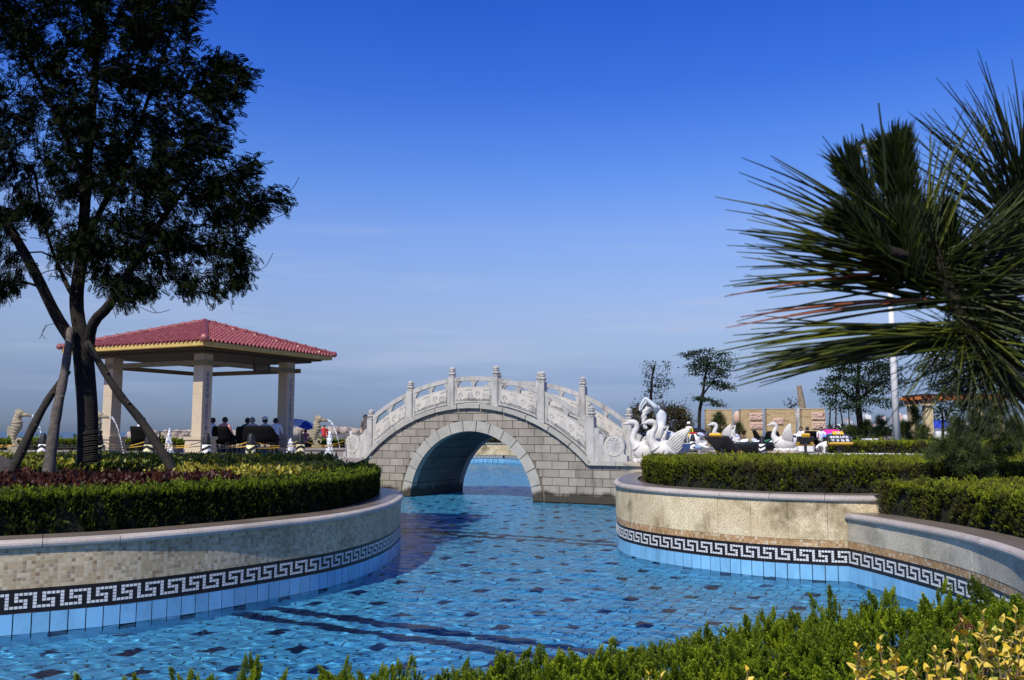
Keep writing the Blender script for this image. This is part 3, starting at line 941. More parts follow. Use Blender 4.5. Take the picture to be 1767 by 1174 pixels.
for side, (wf, sg) in enumerate(((0.1, -1), (BW - 0.1, -1))):
    for i in range(5):
        sa = POSTS[i] + 0.137; sb = POSTS[i + 1] - 0.137
        w0 = wf - 0.06; th = 0.12
        mb = MB()
        k0, k1 = 0.0, 1.0
        arcband(mb, 0.035, 0.70, 0, 1, w0, th, sa, sb)
        arcband(mb, 0.93, 1.10, 0, 1, w0 - 0.012, th + 0.024, sa, sb)
        for ta, tb in ((0, 0.085), (0.462, 0.538), (0.915, 1)): arcband(mb, 0.7, 0.93, ta, tb, w0, th, sa, sb, 0, 2)
        # scalloped brackets in the corners of the openings
        for ta, tb in ((0.085, 0.462), (0.538, 0.915)):
            for e, sgn in ((ta, 1), (tb, -1)):
                panel_piece(mb, [(e, 0.93), (e + sgn * 0.075, 0.93), (e + sgn * 0.055, 0.875), (e + sgn * 0.02, 0.86), (e + sgn * 0.02, 0.80), (e, 0.79)], w0 + 0.01, th - 0.02, sa, sb)
        panel = mb.build('railing_panel', M_RAIL, bridge)
        # carved relief on the outer face: pale chiselled ground, raised hills and cloud scrolls
        for wz in ((w0 - 0.004,) if side == 0 else (w0 - 0.004,)):
            g = MB(); arcband(g, 0.10, 0.66, 0.05, 0.95, wz, 0.003, sa, sb); g.build('carved_ground', M_RECESS, panel)
            r = MB()
            ww, tt = wz - 0.018, 0.018
            arcband(r, 0.06, 0.22, 0.05, 0.95, ww, tt, sa, sb)
            hill = [(0.05 + 0.9 * k / 30, 0.2 + 0.30 * math.exp(-((k / 30 - 0.42) / 0.10) ** 2) + 0.26 * math.exp(-((k / 30 - 0.93) / 0.09) ** 2) + 0.05 * math.sin(k * 1.9)) for k in range(31)]
            blob(r, [(0.05, 0.15)] + hill + [(0.95, 0.15)], ww, tt, sa, sb)
            for cx, ch, dr in ((0.17, 0.38, 1), (0.63, 0.44, 1), (0.78, 0.36, -1)):
                for q in range(7):
                    a = q * 0.75; rr = 0.045 + 0.012 * q
                    t_, h_ = cx + dr * rr * 0.55 * math.cos(a), ch + rr * math.sin(a)
                    sz = 0.05 - 0.003 * q
                    blob(r, [(t_ + sz * 0.5 * math.cos(b * PI / 4), h_ + sz * math.sin(b * PI / 4)) for b in range(8)], ww + 0.002 * (q % 3), tt, sa, sb)
            for cx, ch in ((0.38, 0.58), (0.86, 0.59)):
                for q in range(5):
                    t_ = cx + (q - 2) * 0.035; h_ = ch + 0.022 * ((q % 2) * 2 - 1)
                    blob(r, [(t_ - 0.02, h_), (t_, h_ - 0.02), (t_ + 0.028, h_ + 0.004), (t_, h_ + 0.022)], ww + 0.003, tt, sa, sb)
            for o_ in ((0.05, 0.075), (0.925, 0.95)): arcband(r, 0.1, 0.66, *o_, ww, tt, sa, sb, 0, 2)
            r.build('relief', M_RAIL, panel)
# scroll stones at the four ends
for w in (0.1, BW - 0.1):
    for s_p, dr in ((POSTS[0] - 0.137, -1), (POSTS[-1] + 0.137, 1)):
        out = [(0, 0), (1.28, 0), (1.28, 0.2), (1.16, 0.24)]
        for k in range(12):
            a = -0.5 + (PI * 1.02 + 0.5) * k / 11
            out.append((0.78 + 0.41 * math.cos(a), 0.54 + 0.41 * math.sin(a)))
        out += [(0.36, 0.72), (0.40, 0.86), (0.30, 0.98), (0.20, 0.98), (0.18, 1.10), (0.08, 1.2), (0, 1.2)]
        th = 0.2
        mb = MB(); mb.prism([B(s_p + dr * x, 1.55 + zz, w - th / 2) for x, zz in out], BN * th)
        o = mb.build('scroll_stone', M_RAIL, bridge)
        m2 = MB()
        for wz, sg in ((w - th / 2, -1), (w + th / 2, 1)):
            ring = [(0.78 + 0.36 * math.cos(k * PI / 14), 0.54 + 0.36 * math.sin(k * PI / 14)) for k in range(28)]
            ri = [(0.78 + 0.30 * math.cos(k * PI / 14), 0.54 + 0.30 * math.sin(k * PI / 14)) for k in range(28)]
            for k in range(28):
                k2 = (k + 1) % 28
                m2.prism([B(s_p + dr * q[0], 1.55 + q[1], wz) for q in (ring[k], ring[k2], ri[k2], ri[k])], BN * (0.02 * sg))
            for k in range(10):
                a = k * PI / 5
                c_ = (0.78 + 0.26 * math.cos(a), 0.54 + 0.26 * math.sin(a))
                m2.prism([B(s_p + dr * (c_[0] + 0.04 * math.cos(b * PI / 3)), 1.55 + c_[1] + 0.04 * math.sin(b * PI / 3), wz) for b in range(6)], BN * (0.015 * sg))
        m2.build('drum_carving', M_RECESS, o)
# ------------------------------------------------------------------ foliage: templates and materials
def sprig_template(levels=6, per=3, spread=0.34, width=0.05):
    """feathery evergreen shoot of unit length along +Z, quads only"""
    v = []; f = []; tv_ = []
    for i in range(levels):
        h = i / levels
        for k in range(per):
            a = 2 * PI * (k / per) + i * 0.9
            L = spread * (1.05 - 0.75 * h)
            b = Vector((0, 0, h)); d = Vector((math.cos(a), math.sin(a), 1.5)).normalized()
            s = Vector((-math.sin(a), math.cos(a), 0)) * width
            n = len(v)
            v += [b - s * 0.5, b + d * L * 0.5 - s, b + d * L, b + d * L * 0.5 + s]
            f.append((n, n + 1, n + 2, n + 3)); tv_ += [h * 0.35 - 0.2, h * 0.35 - 0.05, h * 0.35 + 0.1, h * 0.35 - 0.05]
    n = len(v)
    v += [Vector((-0.03, 0, 0)), Vector((0.03, 0, 0)), Vector((0.012, 0, 1.05)), Vector((-0.012, 0, 1.05))]
    f.append((n, n + 1, n + 2, n + 3)); tv_ += [-0.2, -0.2, 0.2, 0.2]
    return v, f, tv_
SPRIG = sprig_template(4, 3, 0.5, 0.075)
PLUME = sprig_template(5, 4, 0.50, 0.060)
def leaf_template(nl=1, w=0.28):
    """oval folded leaf of unit length along +Z (2 quads)"""
    v = [(0, 0, 0), (w, 0.10, 0.45), (0, 0, 1), (-w, 0.10, 0.45)]
    return v, [(0, 1, 2, 3)], [0, 0, 0.1, 0]
LEAF = leaf_template()
def pinnate_template(n=6):
    v = []; f = []; t = []
    for i in range(n):
        h = 0.18 + 0.82 * i / n
        for s in (-1, 1):
            b = Vector((0, -0.18 * h * h, h)); L = 0.27 * (1.05 - 0.35 * abs(h - 0.5))
            d = Vector((s * 0.93, -0.12, 0.34)).normalized(); e = Vector((0, 0.25, 1)) * 0.085
            k = len(v)
            v += [b, b + d * L * 0.5 - e, b + d * L, b + d * L * 0.5 + e]; f.append((k, k + 1, k + 2, k + 3)); t += [0] * 4
    k = len(v)
    v += [Vector((-0.008, 0, 0)), Vector((0.008, 0, 0)), Vector((0.008, -0.17, 1)), Vector((-0.008, -0.17, 1))]; f.append((k, k + 1, k + 2, k + 3)); t += [0] * 4
    return v, f, t
PINN = pinnate_template()

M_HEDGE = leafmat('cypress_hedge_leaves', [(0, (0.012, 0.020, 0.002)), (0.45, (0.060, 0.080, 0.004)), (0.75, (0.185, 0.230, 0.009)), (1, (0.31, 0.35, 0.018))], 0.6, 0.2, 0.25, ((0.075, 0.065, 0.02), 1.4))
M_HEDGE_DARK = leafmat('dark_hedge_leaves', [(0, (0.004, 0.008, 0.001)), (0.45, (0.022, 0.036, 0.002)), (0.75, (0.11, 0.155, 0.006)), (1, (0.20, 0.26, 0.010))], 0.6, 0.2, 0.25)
M_JUN = leafmat('juniper_leaves', [(0, (0.018, 0.030, 0.002)), (0.4, (0.080, 0.135, 0.005)), (0.7, (0.20, 0.275, 0.009)), (1, (0.33, 0.39, 0.016))], 0.6, 0.25, 0.25, ((0.085, 0.13, 0.012), 2.2))
M_BARB = leafmat('barberry_leaves', [(0, (0.010, 0.003, 0.002)), (0.6, (0.034, 0.008, 0.003)), (1, (0.075, 0.020, 0.008))], 0.5, 0.2)
M_PRIV = leafmat('golden_privet_leaves', [(0, (0.05, 0.075, 0.010)), (0.5, (0.16, 0.17, 0.018)), (0.8, (0.40, 0.33, 0.03)), (1, (0.58, 0.46, 0.07))], 0.45, 0.2)
M_PRIVGREEN = leafmat('green_privet_leaves', [(0, (0.015, 0.030, 0.003)), (0.5, (0.075, 0.105, 0.008)), (0.85, (0.19, 0.20, 0.015)), (1, (0.38, 0.33, 0.03))], 0.5, 0.2)
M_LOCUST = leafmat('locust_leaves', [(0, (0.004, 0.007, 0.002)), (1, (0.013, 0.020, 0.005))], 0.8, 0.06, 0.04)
M_BGTREE = leafmat('dark_tree_leaves', [(0, (0.012, 0.026, 0.012)), (1, (0.035, 0.06, 0.022))], 0.6, 0.15, 0.2)
M_TAMARISK = leafmat('olive_shrub_leaves', [(0, (0.03, 0.035, 0.012)), (0.7, (0.075, 0.065, 0.02)), (1, (0.12, 0.075, 0.025))], 0.6, 0.15, 0.2)
M_CORE = plain('twig_shadow', (0.010, 0.012, 0.006), 0.95)  # near-black colour standing for the shade among the inner twigs
M_BARK = stone('dark_bark', (0.006, 0.005, 0.004), (0.024, 0.019, 0.015), 6, 30, 0.5, 0.95, 0.7, 0.03, None, 0)
M_POLE = stone('weathered_pole', (0.06, 0.05, 0.042), (0.14, 0.118, 0.10), 4, 25, 0.4, 0.9, 0.6, 0.02, None, 0.05)
M_POLE_DARK = stone('dark_weathered_pole', (0.012, 0.010, 0.008), (0.04, 0.032, 0.025), 4, 25, 0.4, 0.9, 0.6, 0.02, None, 0.05)

def poly_area(p): return abs(sum(p[i][0] * p[(i + 1) % len(p)][1] - p[(i + 1) % len(p)][0] * p[i][1] for i in range(len(p)))) / 2
def inside(px, py, poly):
    c = np.zeros(len(px), dtype=bool); n = len(poly)
    for i in range(n):
        x1, y1 = poly[i]; x2, y2 = poly[(i + 1) % n]
        cond = ((y1 > py) != (y2 > py)) & (px < (x2 - x1) * (py - y1) / (y2 - y1 + 1e-12) + x1)
        c ^= cond
    return c
def lump(x, y, s=1.0):
    return (np.sin(x * 2.3 * s + 1.1) * np.cos(y * 1.9 * s + 0.4) + 0.6 * np.sin(x * 5.1 * s + y * 3.7 * s) + 0.4 * np.cos(y * 7.3 * s - x * 4.3 * s)) / 2

def hedge(name, label, poly, z0, z1, dens_side, dens_top, size, mat, tmpl=SPRIG, group=None, lumpy=0.05, cat='hedge', up=0.9, tintbias=0.0, side_tint=0.0):
    """a clipped hedge filling a plan polygon: core dark as the shade among twigs, plus leaf sprays tinted darker on the sides"""
    if sum((poly[(i + 1) % len(poly)][0] - p[0]) * (poly[(i + 1) % len(poly)][1] + p[1]) for i, p in enumerate(poly)) > 0: poly = poly[::-1]
    cx = sum(p[0] for p in poly) / len(poly); cy = sum(p[1] for p in poly) / len(poly)
    root = thing(name, label, cat, (cx, cy, z0), 0, group)
    pos = []; dirs = []; tb = []
    n = len(poly)
    for i in range(n):
        a = np.array(poly[i]); b = np.array(poly[(i + 1) % n]); e = b - a; L = np.linalg.norm(e)
        if L < 1e-6: continue
        nn = np.array([e[1], -e[0]]) / L
        k = RNG.poisson(L * (z1 - z0) * dens_side * 1.25)
        if k == 0: continue
        t = RNG.random(k); h = RNG.random(k) ** 0.85
        p = a + e * t[:, None]; zz = z0 + 0.01 + (z1 - z0) * h
        fs_ = 0.1 / max(size, 0.1)
        keep = RNG.random(k) < np.clip(0.62 + 0.75 * lump(p[:, 0] * 5 * fs_ + 2, p[:, 1] * 5 * fs_ + zz * 3 * fs_) + 0.5 * (h - 0.45), 0.06, 1)
        t, h, p, zz = t[keep], h[keep], p[keep], zz[keep]; k = len(h)
        if k == 0: continue
        inset = 0.10 * np.clip((h - 0.75) * 4, 0, 1) ** 2 - lumpy * 1.3 * lump(p[:, 0] * 4, p[:, 1] * 4 + zz * 2.2) + 0.09 * RNG.random(k) + 0.03
        p = p - nn * inset[:, None]
        pos.append(np.column_stack([p, zz]))
        dirs.append(np.column_stack([np.tile(nn, (k, 1)) * 0.75 + RNG.normal(0, 0.45, (k, 2)), up * 0.75 + RNG.normal(0, 0.4, k)]))
        tb.append(side_tint - 0.22 * np.clip(1.0 - h, 0, 1) + 0.14 * lump(p[:, 0] * 4, p[:, 1] * 4 + zz * 2.2))  # sides tinted darker towards the foot: shade put into the leaf colour
    xs = [p[0] for p in poly]; ys = [p[1] for p in poly]
    A = (max(xs) - min(xs)) * (max(ys) - min(ys)); k = int(A * dens_top)
    px = RNG.uniform(min(xs), max(xs), k); py = RNG.uniform(min(ys), max(ys), k)
    ok = inside(px, py, poly); px, py = px[ok], py[ok]; k = len(px)
    zz = z1 - 0.03 + lumpy * 0.8 * lump(px * 3, py * 3) - 0.05 * RNG.random(k)
    pos.append(np.column_stack([px, py, zz])); dirs.append(np.column_stack([RNG.normal(0, 0.5, (k, 2)), np.ones(k)]))
    tb.append(np.full(k, 0.30))  # top sprays tinted lighter, sunlight put into the leaf colour
    pos = np.concatenate(pos); dirs = np.concatenate(dirs); tb = np.concatenate(tb)
    N = len(pos)
    sc = size * RNG.uniform(0.65, 1.35, N)
    stray = (RNG.random(N) < 0.02) & (pos[:, 2] > z1 - 0.12); sc[stray] *= 1.9; pos[stray, 2] += 0.05
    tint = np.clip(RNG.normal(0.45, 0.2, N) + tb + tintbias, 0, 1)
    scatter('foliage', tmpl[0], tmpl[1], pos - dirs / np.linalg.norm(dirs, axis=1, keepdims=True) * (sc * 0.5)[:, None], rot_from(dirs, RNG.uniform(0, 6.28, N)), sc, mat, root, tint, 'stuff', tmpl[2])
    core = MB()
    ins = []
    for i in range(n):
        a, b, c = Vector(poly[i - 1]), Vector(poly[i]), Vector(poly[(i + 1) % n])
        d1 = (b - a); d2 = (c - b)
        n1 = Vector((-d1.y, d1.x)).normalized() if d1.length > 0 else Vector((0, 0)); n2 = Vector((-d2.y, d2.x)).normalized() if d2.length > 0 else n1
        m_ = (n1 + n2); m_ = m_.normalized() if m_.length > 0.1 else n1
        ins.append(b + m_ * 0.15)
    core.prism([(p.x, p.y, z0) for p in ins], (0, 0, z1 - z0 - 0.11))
    core.build('twig_shade_core', M_CORE, root)
    return root

def offset_poly(path, s0, s1, o0, o1, step=0.5):
    n = max(2, int((s1 - s0) / step)); A_ = []; B_ = []
    for i in range(n + 1):
        p, d, nn = path.at(s0 + (s1 - s0) * i / n)
        q = p + nn * o0; A_.append((q.x, q.y)); q = p + nn * o1; B_.append((q.x, q.y))
    return A_ + B_[::-1]

def s_at_y(path, y, start=0.0):
    s = start
    while s < path.len and path.at(s)[0].y < y: s += 0.05
    return s
# left bed
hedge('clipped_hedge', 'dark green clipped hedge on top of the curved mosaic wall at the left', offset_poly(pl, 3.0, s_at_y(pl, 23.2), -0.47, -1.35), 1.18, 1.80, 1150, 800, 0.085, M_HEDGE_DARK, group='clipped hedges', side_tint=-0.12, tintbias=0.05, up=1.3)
bar = [(-13, 13.2), (-8.2, 13.2), (-6.5, 14.0), (-5.4, 15.2), (-4.9, 16.6), (-5.6, 17.2), (-8, 17.3), (-13, 17.0)]
hedge('barberry_bed', 'dark red barberry shrubs behind the left hedge round the foot of the big tree', bar, 1.17, 1.83, 350, 420, 0.075, M_BARB, LEAF, lumpy=0.16, cat='shrub')
hedge('golden_privet', 'yellow leaved low shrub mass beside the red barberry, left bed', [(-7.2, 17.5), (-4.8, 16.9), (-4.0, 18.4), (-3.75, 20.6), (-4.4, 22.4), (-6.2, 21.2), (-7.6, 19.4)], 1.17, 1.86, 500, 520, 0.08, M_PRIV, LEAF, lumpy=0.18, cat='shrub', tintbias=-0.14)
hedge('privet_bed', 'mixed green privet shrubs behind the tree trunk in front of the pavilion', [(-16, 17.6), (-8.4, 17.6), (-7.6, 19.6), (-5.4, 22.4), (-5.0, 25.6), (-16, 25.6)], 1.17, 1.96, 350, 330, 0.09, M_PRIVGREEN, LEAF, lumpy=0.2, cat='shrub')
# right beds
rs0 = s_at_y(Path(RIGHT[::-1]), 0)
circle_poly = [(3.75, 23.4), (3.2, 21.8), (3.0, 20.4), (3.1, 19.4), (3.4, 18.55), (3.95, 17.75), (4.7, 17.05), (5.6, 16.62), (6.6, 16.4), (8.5, 16.5), (12.0, 17.6), (13.6, 19.5), (13.6, 21.6), (10.5, 23.4), (7, 24)]
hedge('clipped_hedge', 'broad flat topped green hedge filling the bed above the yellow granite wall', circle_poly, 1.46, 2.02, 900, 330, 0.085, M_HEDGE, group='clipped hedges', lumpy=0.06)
second_poly = [(6.32, 15.55), (6.62, 14.5), (6.93, 13.3), (6.95, 12.2), (6.85, 11.2), (6.6, 10.4), (8.6, 10.2), (14, 12), (14, 16.6), (10.5, 16.9), (8.4, 16.0)]
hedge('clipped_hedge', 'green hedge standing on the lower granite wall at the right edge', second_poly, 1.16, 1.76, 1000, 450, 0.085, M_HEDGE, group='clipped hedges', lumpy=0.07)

# foreground juniper
def jun_h(x, y):
    z = np.interp(x, [-4.5, -2.0, -0.54, 0.64, 1.23, 1.8, 2.4, 3.2], [1.20, 1.20, 1.27, 1.41, 1.52, 1.60, 1.65, 1.67])
    return z - 0.10 * np.clip((y - 4.6) / 0.5, 0, 3) ** 1.5 - 0.05 * np.clip((3.6 - y), 0, 2) + 0.06 * lump(x * 1.5, y * 1.5) + 0.035 * lump(x * 4.2, y * 4.2)
def juniper():
    root = thing('juniper_shrub', 'bright green spreading juniper along the near edge of the pool', 'shrub', (0.5, 4.3, 0.95))
    n = 17000
    x = RNG.uniform(-3.6, 3.5, n); y = RNG.uniform(3.0, 5.35, n)
    z = jun_h(x, y)
    pos = np.column_stack([x, y, z - RNG.random(n) ** 1.5 * 0.10])
    gx = (jun_h(x + 0.05, y) - jun_h(x - 0.05, y)) / 0.1; gy = (jun_h(x, y + 0.05) - jun_h(x, y - 0.05)) / 0.1
    d = np.column_stack([-gx * 0.8 + RNG.normal(0, 0.42, n), -gy * 0.5 + RNG.normal(0, 0.42, n), np.ones(n)])
    sc = RNG.uniform(0.045, 0.085, n)
    tint = np.clip(0.42 + RNG.normal(0, 0.16, n) + 0.10 * lump(x * 3, y * 3), 0, 1)
    scatter('foliage', PLUME[0], PLUME[1], pos, rot_from(d, RNG.uniform(0, 6.28, n)), sc, M_JUN, root, tint, 'stuff', PLUME[2])
    # leading shoots that stand above the mass
    m = 260
    cx = RNG.uniform(-3.4, 2.8, m); cy = RNG.uniform(3.9, 4.9, m); cz = jun_h(cx, cy)
    P_, D_, S_ = [], [], []
    for i in range(m):
        H = RNG.uniform(0.05, 0.19) * (1.3 if RNG.random() < 0.2 else 0.8)
        lean = RNG.normal(0, 0.22, 2)
        for k in range(26):
            t = k / 25
            r = 0.05 * (1 - t) ** 0.7
            a = RNG.uniform(0, 6.28)
            P_.append((cx[i] + lean[0] * H * t + r * math.cos(a), cy[i] + lean[1] * H * t + r * math.sin(a), cz[i] - 0.03 + H * t))
            D_.append((math.cos(a) * 0.5 * (1 - t) + lean[0], math.sin(a) * 0.5 * (1 - t) + lean[1], 1)); S_.append(RNG.uniform(0.04, 0.07))
    P_ = np.array(P_); D_ = np.array(D_); S_ = np.array(S_); k = len(P_)
    scatter('leading_shoots', PLUME[0], PLUME[1], P_, rot_from(D_, RNG.uniform(0, 6.28, k)), S_, M_JUN, root, np.clip(RNG.normal(0.58, 0.15, k), 0, 1), 'stuff', PLUME[2])
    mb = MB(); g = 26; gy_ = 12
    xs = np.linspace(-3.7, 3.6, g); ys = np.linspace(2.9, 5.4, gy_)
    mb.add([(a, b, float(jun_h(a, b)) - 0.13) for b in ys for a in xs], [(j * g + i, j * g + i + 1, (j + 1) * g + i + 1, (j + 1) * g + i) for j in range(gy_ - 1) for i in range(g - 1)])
    mb.build('twig_shade_core', M_CORE, root)
    # a brown withered spray
    c = at_y(1665, 1060, 4.2); c.z = float(jun_h(c.x, c.y)) + 0.02; k = 16
    P_ = np.array(c) + RNG.normal(0, 1, (k, 3)) * [0.03, 0.03, 0.02]
    mwith = leafmat('withered_leaves', [(0, (0.16, 0.06, 0.03)), (1, (0.30, 0.12, 0.07))], 0.7, 0.2)
    scatter('withered_spray', PLUME[0], PLUME[1], P_, rot_from(RNG.normal(0, 0.4, (k, 3)) + [0, 0, 1], RNG.uniform(0, 6, k)), 0.05, mwith, root, None, 'stuff')
juniper()

# foreground golden privet: every leaf a piece
def privet_front():
    root = thing('golden_privet', 'yellow leaved privet shoots poking up at the bottom right corner', 'shrub', (1.3, 2.95, 0.95))
    mats = [plain('privet_leaf_yellow', (0.56, 0.39, 0.03), 0.4, var=0.15, scale=30), plain('privet_leaf_pale', (0.62, 0.47, 0.08), 0.4, var=0.15, scale=30), plain('privet_leaf_green', (0.36, 0.34, 0.04), 0.4, var=0.2, scale=30)]
    meshes = []
    for m in mats:
        v = []; f = []
        K = 7
        for i in range(K + 1):
            t = i / K
            w = 0.30 * math.sin(PI * min(1, t ** 0.8 * 0.97 + 0.02)) ** 0.8
            bend = -0.22 * t * t
            v += [(-w, 0.30 * w + bend, t), (0, bend, t), (w, 0.30 * w + bend, t)]
        for i in range(K):
            f += [(3 * i, 3 * i + 1, 3 * i + 4, 3 * i + 3), (3 * i + 1, 3 * i + 2, 3 * i + 5, 3 * i + 4)]
        me = bpy.data.meshes.new('leaf'); me.from_pydata(v, [], f); me.materials.append(m)
        me.polygons.foreach_set('use_smooth', np.ones(len(f), dtype=bool)); me.update()
        meshes.append(me)
    stem_m = plain('privet_stem', (0.16, 0.11, 0.05), 0.6)
    org = Vector(root.location)
    shoots = [(1480, 1120, 2.9), (1500, 1150, 2.8), (1518, 1108, 3.0), (1545, 1140, 2.75), (1560, 1165, 2.7), (1580, 1150, 2.8), (1612, 1125, 2.9), (1632, 1140, 2.75), (1650, 1115, 2.9), (1643, 1095, 3.1),
              (1668, 1140, 2.7), (1690, 1155, 2.65), (1700, 1140, 2.8), (1700, 1085, 2.9), (1716, 1095, 2.8), (1730, 1075, 3.0), (1745, 1108, 2.7), (1752, 1058, 3.0), (1758, 1130, 2.6), (1740, 1150, 2.6),
              (1715, 1165, 2.6), (1660, 1165, 2.6), (1620, 1168, 2.65), (1525, 1168, 2.7), (1350, 1172, 2.85), (1290, 1160, 3.0), (1120, 1166, 3.1), (1140, 1172, 3.1), (1600, 1160, 2.7), (1480, 1168, 2.75), (1765, 1090, 2.8), (1762, 1160, 2.6)]
    main = len(shoots)
    shoots += [(random.uniform(1480, 1790), random.uniform(1105, 1172), random.uniform(2.5, 2.95)) for _ in range(9)] + [(random.uniform(1660, 1790), random.uniform(1062, 1130), random.uniform(2.6, 3.0)) for _ in range(8)]
    more = [MB(), MB(), MB()]
    for si, (u, v, Y) in enumerate(shoots):
        st = MB()
        top = at_y(u, v, Y)
        lean = Vector((random.gauss(0, 0.12), random.gauss(0, 0.12), 1)).normalized()
        base = top - lean * 0.22
        st.tube([base, (base + top) / 2 + Vector((random.gauss(0, 0.004), 0, 0)), top], [0.0035, 0.003, 0.0018], 5); st.build('stem', stem_m, root)
        nodes = 4; a0 = random.uniform(0, PI)
        for k in range(nodes):
            p = top - lean * (0.035 * k)
            for q in range(2):
                a = a0 + k * PI / 2 + q * PI + random.gauss(0, 0.25)
                el_ = 1.15 - 0.27 * k + random.gauss(0, 0.15)
                d = Vector((math.cos(a) * math.cos(el_), math.sin(a) * math.cos(el_), math.sin(el_)))
                Rm = d.to_track_quat('Z', 'Y').to_matrix() @ Matrix.Rotation(random.gauss(0, 0.3), 3, 'Z')
                # inner face of the leaf turned up
                if (Rm @ Vector((0, 1, 0))).z < 0: Rm = Rm @ Matrix.Rotation(PI, 3, 'Z')
                L = random.uniform(0.028, 0.043) * (0.75 if k == 0 else 1.0)
                mi_ = random.choices((0, 1, 2), (5, 3, 2))[0]
                if si < main: link('leaf', meshes[mi_], root, p - org, Rm.to_euler(), (L, L, L))
                else: more[mi_].add([p + Rm @ (vv.co * L) for vv in meshes[mi_].vertices], [tuple(f.vertices) for f in meshes[mi_].polygons])
    for k in range(3):
        o = more[k].build('leaves', mats[k], root, smooth=True); o['kind'] = 'stuff'

privet_front()

# ------------------------------------------------------------------ trees
def grow(limbs, attr, tip=0.006, pw=2.3, kmid=3, sag=0.12):
    """branch skeleton reaching every attractor; returns positions, parents, radii"""
    pos = []; par = []; base_r = {}
    for L in limbs:
        pts, r0, r1 = L
        start = len(pos)
        pts = crom(pts, 0.25) if len(pts) > 2 else pts
        for i, p in enumerate(pts):
            if i == 0:
                if pos:
                    d = [(q - p).length for q in pos]; par.append(int(np.argmin(d)))
                else: par.append(-1)
            else: par.append(len(pos) - 1)
            pos.append(Vector(p)); base_r[len(pos) - 1] = r0 + (r1 - r0) * i / max(1, len(pts) - 1)
    arr = np.array([tuple(p) for p in pos])
    tr = np.array(attr)
    d0 = np.array([np.min(np.linalg.norm(arr - a, axis=1)) for a in tr])
    ends = []
    buf = np.zeros((len(pos) + len(tr) * (kmid + 1), 3)); buf[:len(pos)] = arr; nb = len(pos)
    for i in np.argsort(d0):
        a = tr[i]
        dd = np.linalg.norm(buf[:nb] - a, axis=1) + 0.35 * np.maximum(0, buf[:nb, 2] - a[2])
        j = int(np.argmin(dd)); q = buf[j].copy(); L = np.linalg.norm(a - q)
        prev = j
        for k in range(1, kmid + 1):
            t = k / kmid
            p = q + (a - q) * t + np.array([0, 0, sag * L * math.sin(PI * t)]) + RNG.normal(0, 0.035, 3) * L * (t < 1)
            buf[nb] = p; par.append(prev); prev = nb; nb += 1
        ends.append(nb - 1)
    pos = buf[:nb]
    r = np.zeros(nb); 
    acc = np.zeros(nb)
    for i in range(nb - 1, -1, -1):
        rr = max(tip, acc[i] ** (1 / pw)) if acc[i] > 0 else tip
        if i in base_r: rr = max(base_r[i], min(rr, base_r[i] * 1.2))
        r[i] = rr
        if par[i] >= 0: acc[par[i]] += rr ** pw
    return pos, par, r, ends

def branch_mesh(name, pos, par, r, mat, parent, n_thick=8, n_thin=4, thick=0.05, lim=None):
    mb = MB()
    for i in range(len(pos)):
        j = par[i]
        if j < 0: continue
        a = Vector(pos[j]); b = Vector(pos[i])
        if (b - a).length < 1e-4: continue
        rb = r[i]; ra = min(r[j], rb * 1.35)
        mb.tube([a, b], [ra, rb], n_thick if rb > thick else n_thin, caps=False)
    return mb.build(name, mat, parent, smooth=True)

def tree(name, label, base, limbs, attr, leaves_per, leaf_size, lmat, tmpl, tip=0.006, group=None, spread=0.25, droop=0.1, bark=None, cat='tree', bare=0.0, kmid=3):
    root = thing(name, label, cat, base, 0, group)
    pos, par, r, ends = grow(limbs, attr, tip, kmid=kmid)
    branch_mesh('trunk', pos, par, r, bark or M_BARK, root)
    ctr = np.mean(pos[ends], axis=0)
    P_, D_ = [], []
    for e in ends:
        if RNG.random() < bare: continue
        p = pos[e]; q = pos[par[e]]
        k = RNG.poisson(leaves_per)
        t = RNG.random(k)[:, None]
        P_.append(q + (p - q) * (0.2 + 0.85 * t) + RNG.normal(0, 1, (k, 3)) * np.array(spread if hasattr(spread, '__len__') else (spread,) * 3))
        out = (p - ctr); out = out / (np.linalg.norm(out) + 1e-6)
        D_.append(out * 0.6 + (p - q) / (np.linalg.norm(p - q) + 1e-6) * 0.4 + RNG.normal(0, 0.55, (k, 3)) - [0, 0, droop])
    P_ = np.concatenate(P_); D_ = np.concatenate(D_); N = len(P_)
    # leaves hang with their flat side up
    scatter('crown', tmpl[0], tmpl[1], P_, rot_from(D_, RNG.normal(0, 0.6, N)), leaf_size * RNG.uniform(0.7, 1.3, N), lmat, root, None, 'stuff', tmpl[2])
    return root

def sample_crown(poly, n, Y, depth, holes=(), power=1.0):
    """points whose picture lies in a traced outline, spread over a rounded crown depth about distance Y"""
    us = [p[0] for p in poly]; vs = [p[1] for p in poly]; out = []
    cu, cv = np.mean(us), np.mean(vs); hu = (max(us) - min(us)) / 2; hv = (max(vs) - min(vs)) / 2
    while len(out) < n:
        u = RNG.uniform(min(us), max(us), 400); v = RNG.uniform(min(vs), max(vs), 400)
        ok = inside(u, v, poly)
        for h in holes: ok &= ((u - h[0]) / h[2]) ** 2 + ((v - h[1]) / h[3]) ** 2 > 1
        for a, b in zip(u[ok], v[ok]):
            f = math.sqrt(max(0.06, 1 - (((a - cu) / hu) ** 2 + ((b - cv) / hv) ** 2) * 0.85))
            y = Y + RNG.uniform(-1, 1) * depth * f
            out.append(tuple(at_y(a, b, y)))
            if len(out) >= n: break
    return out

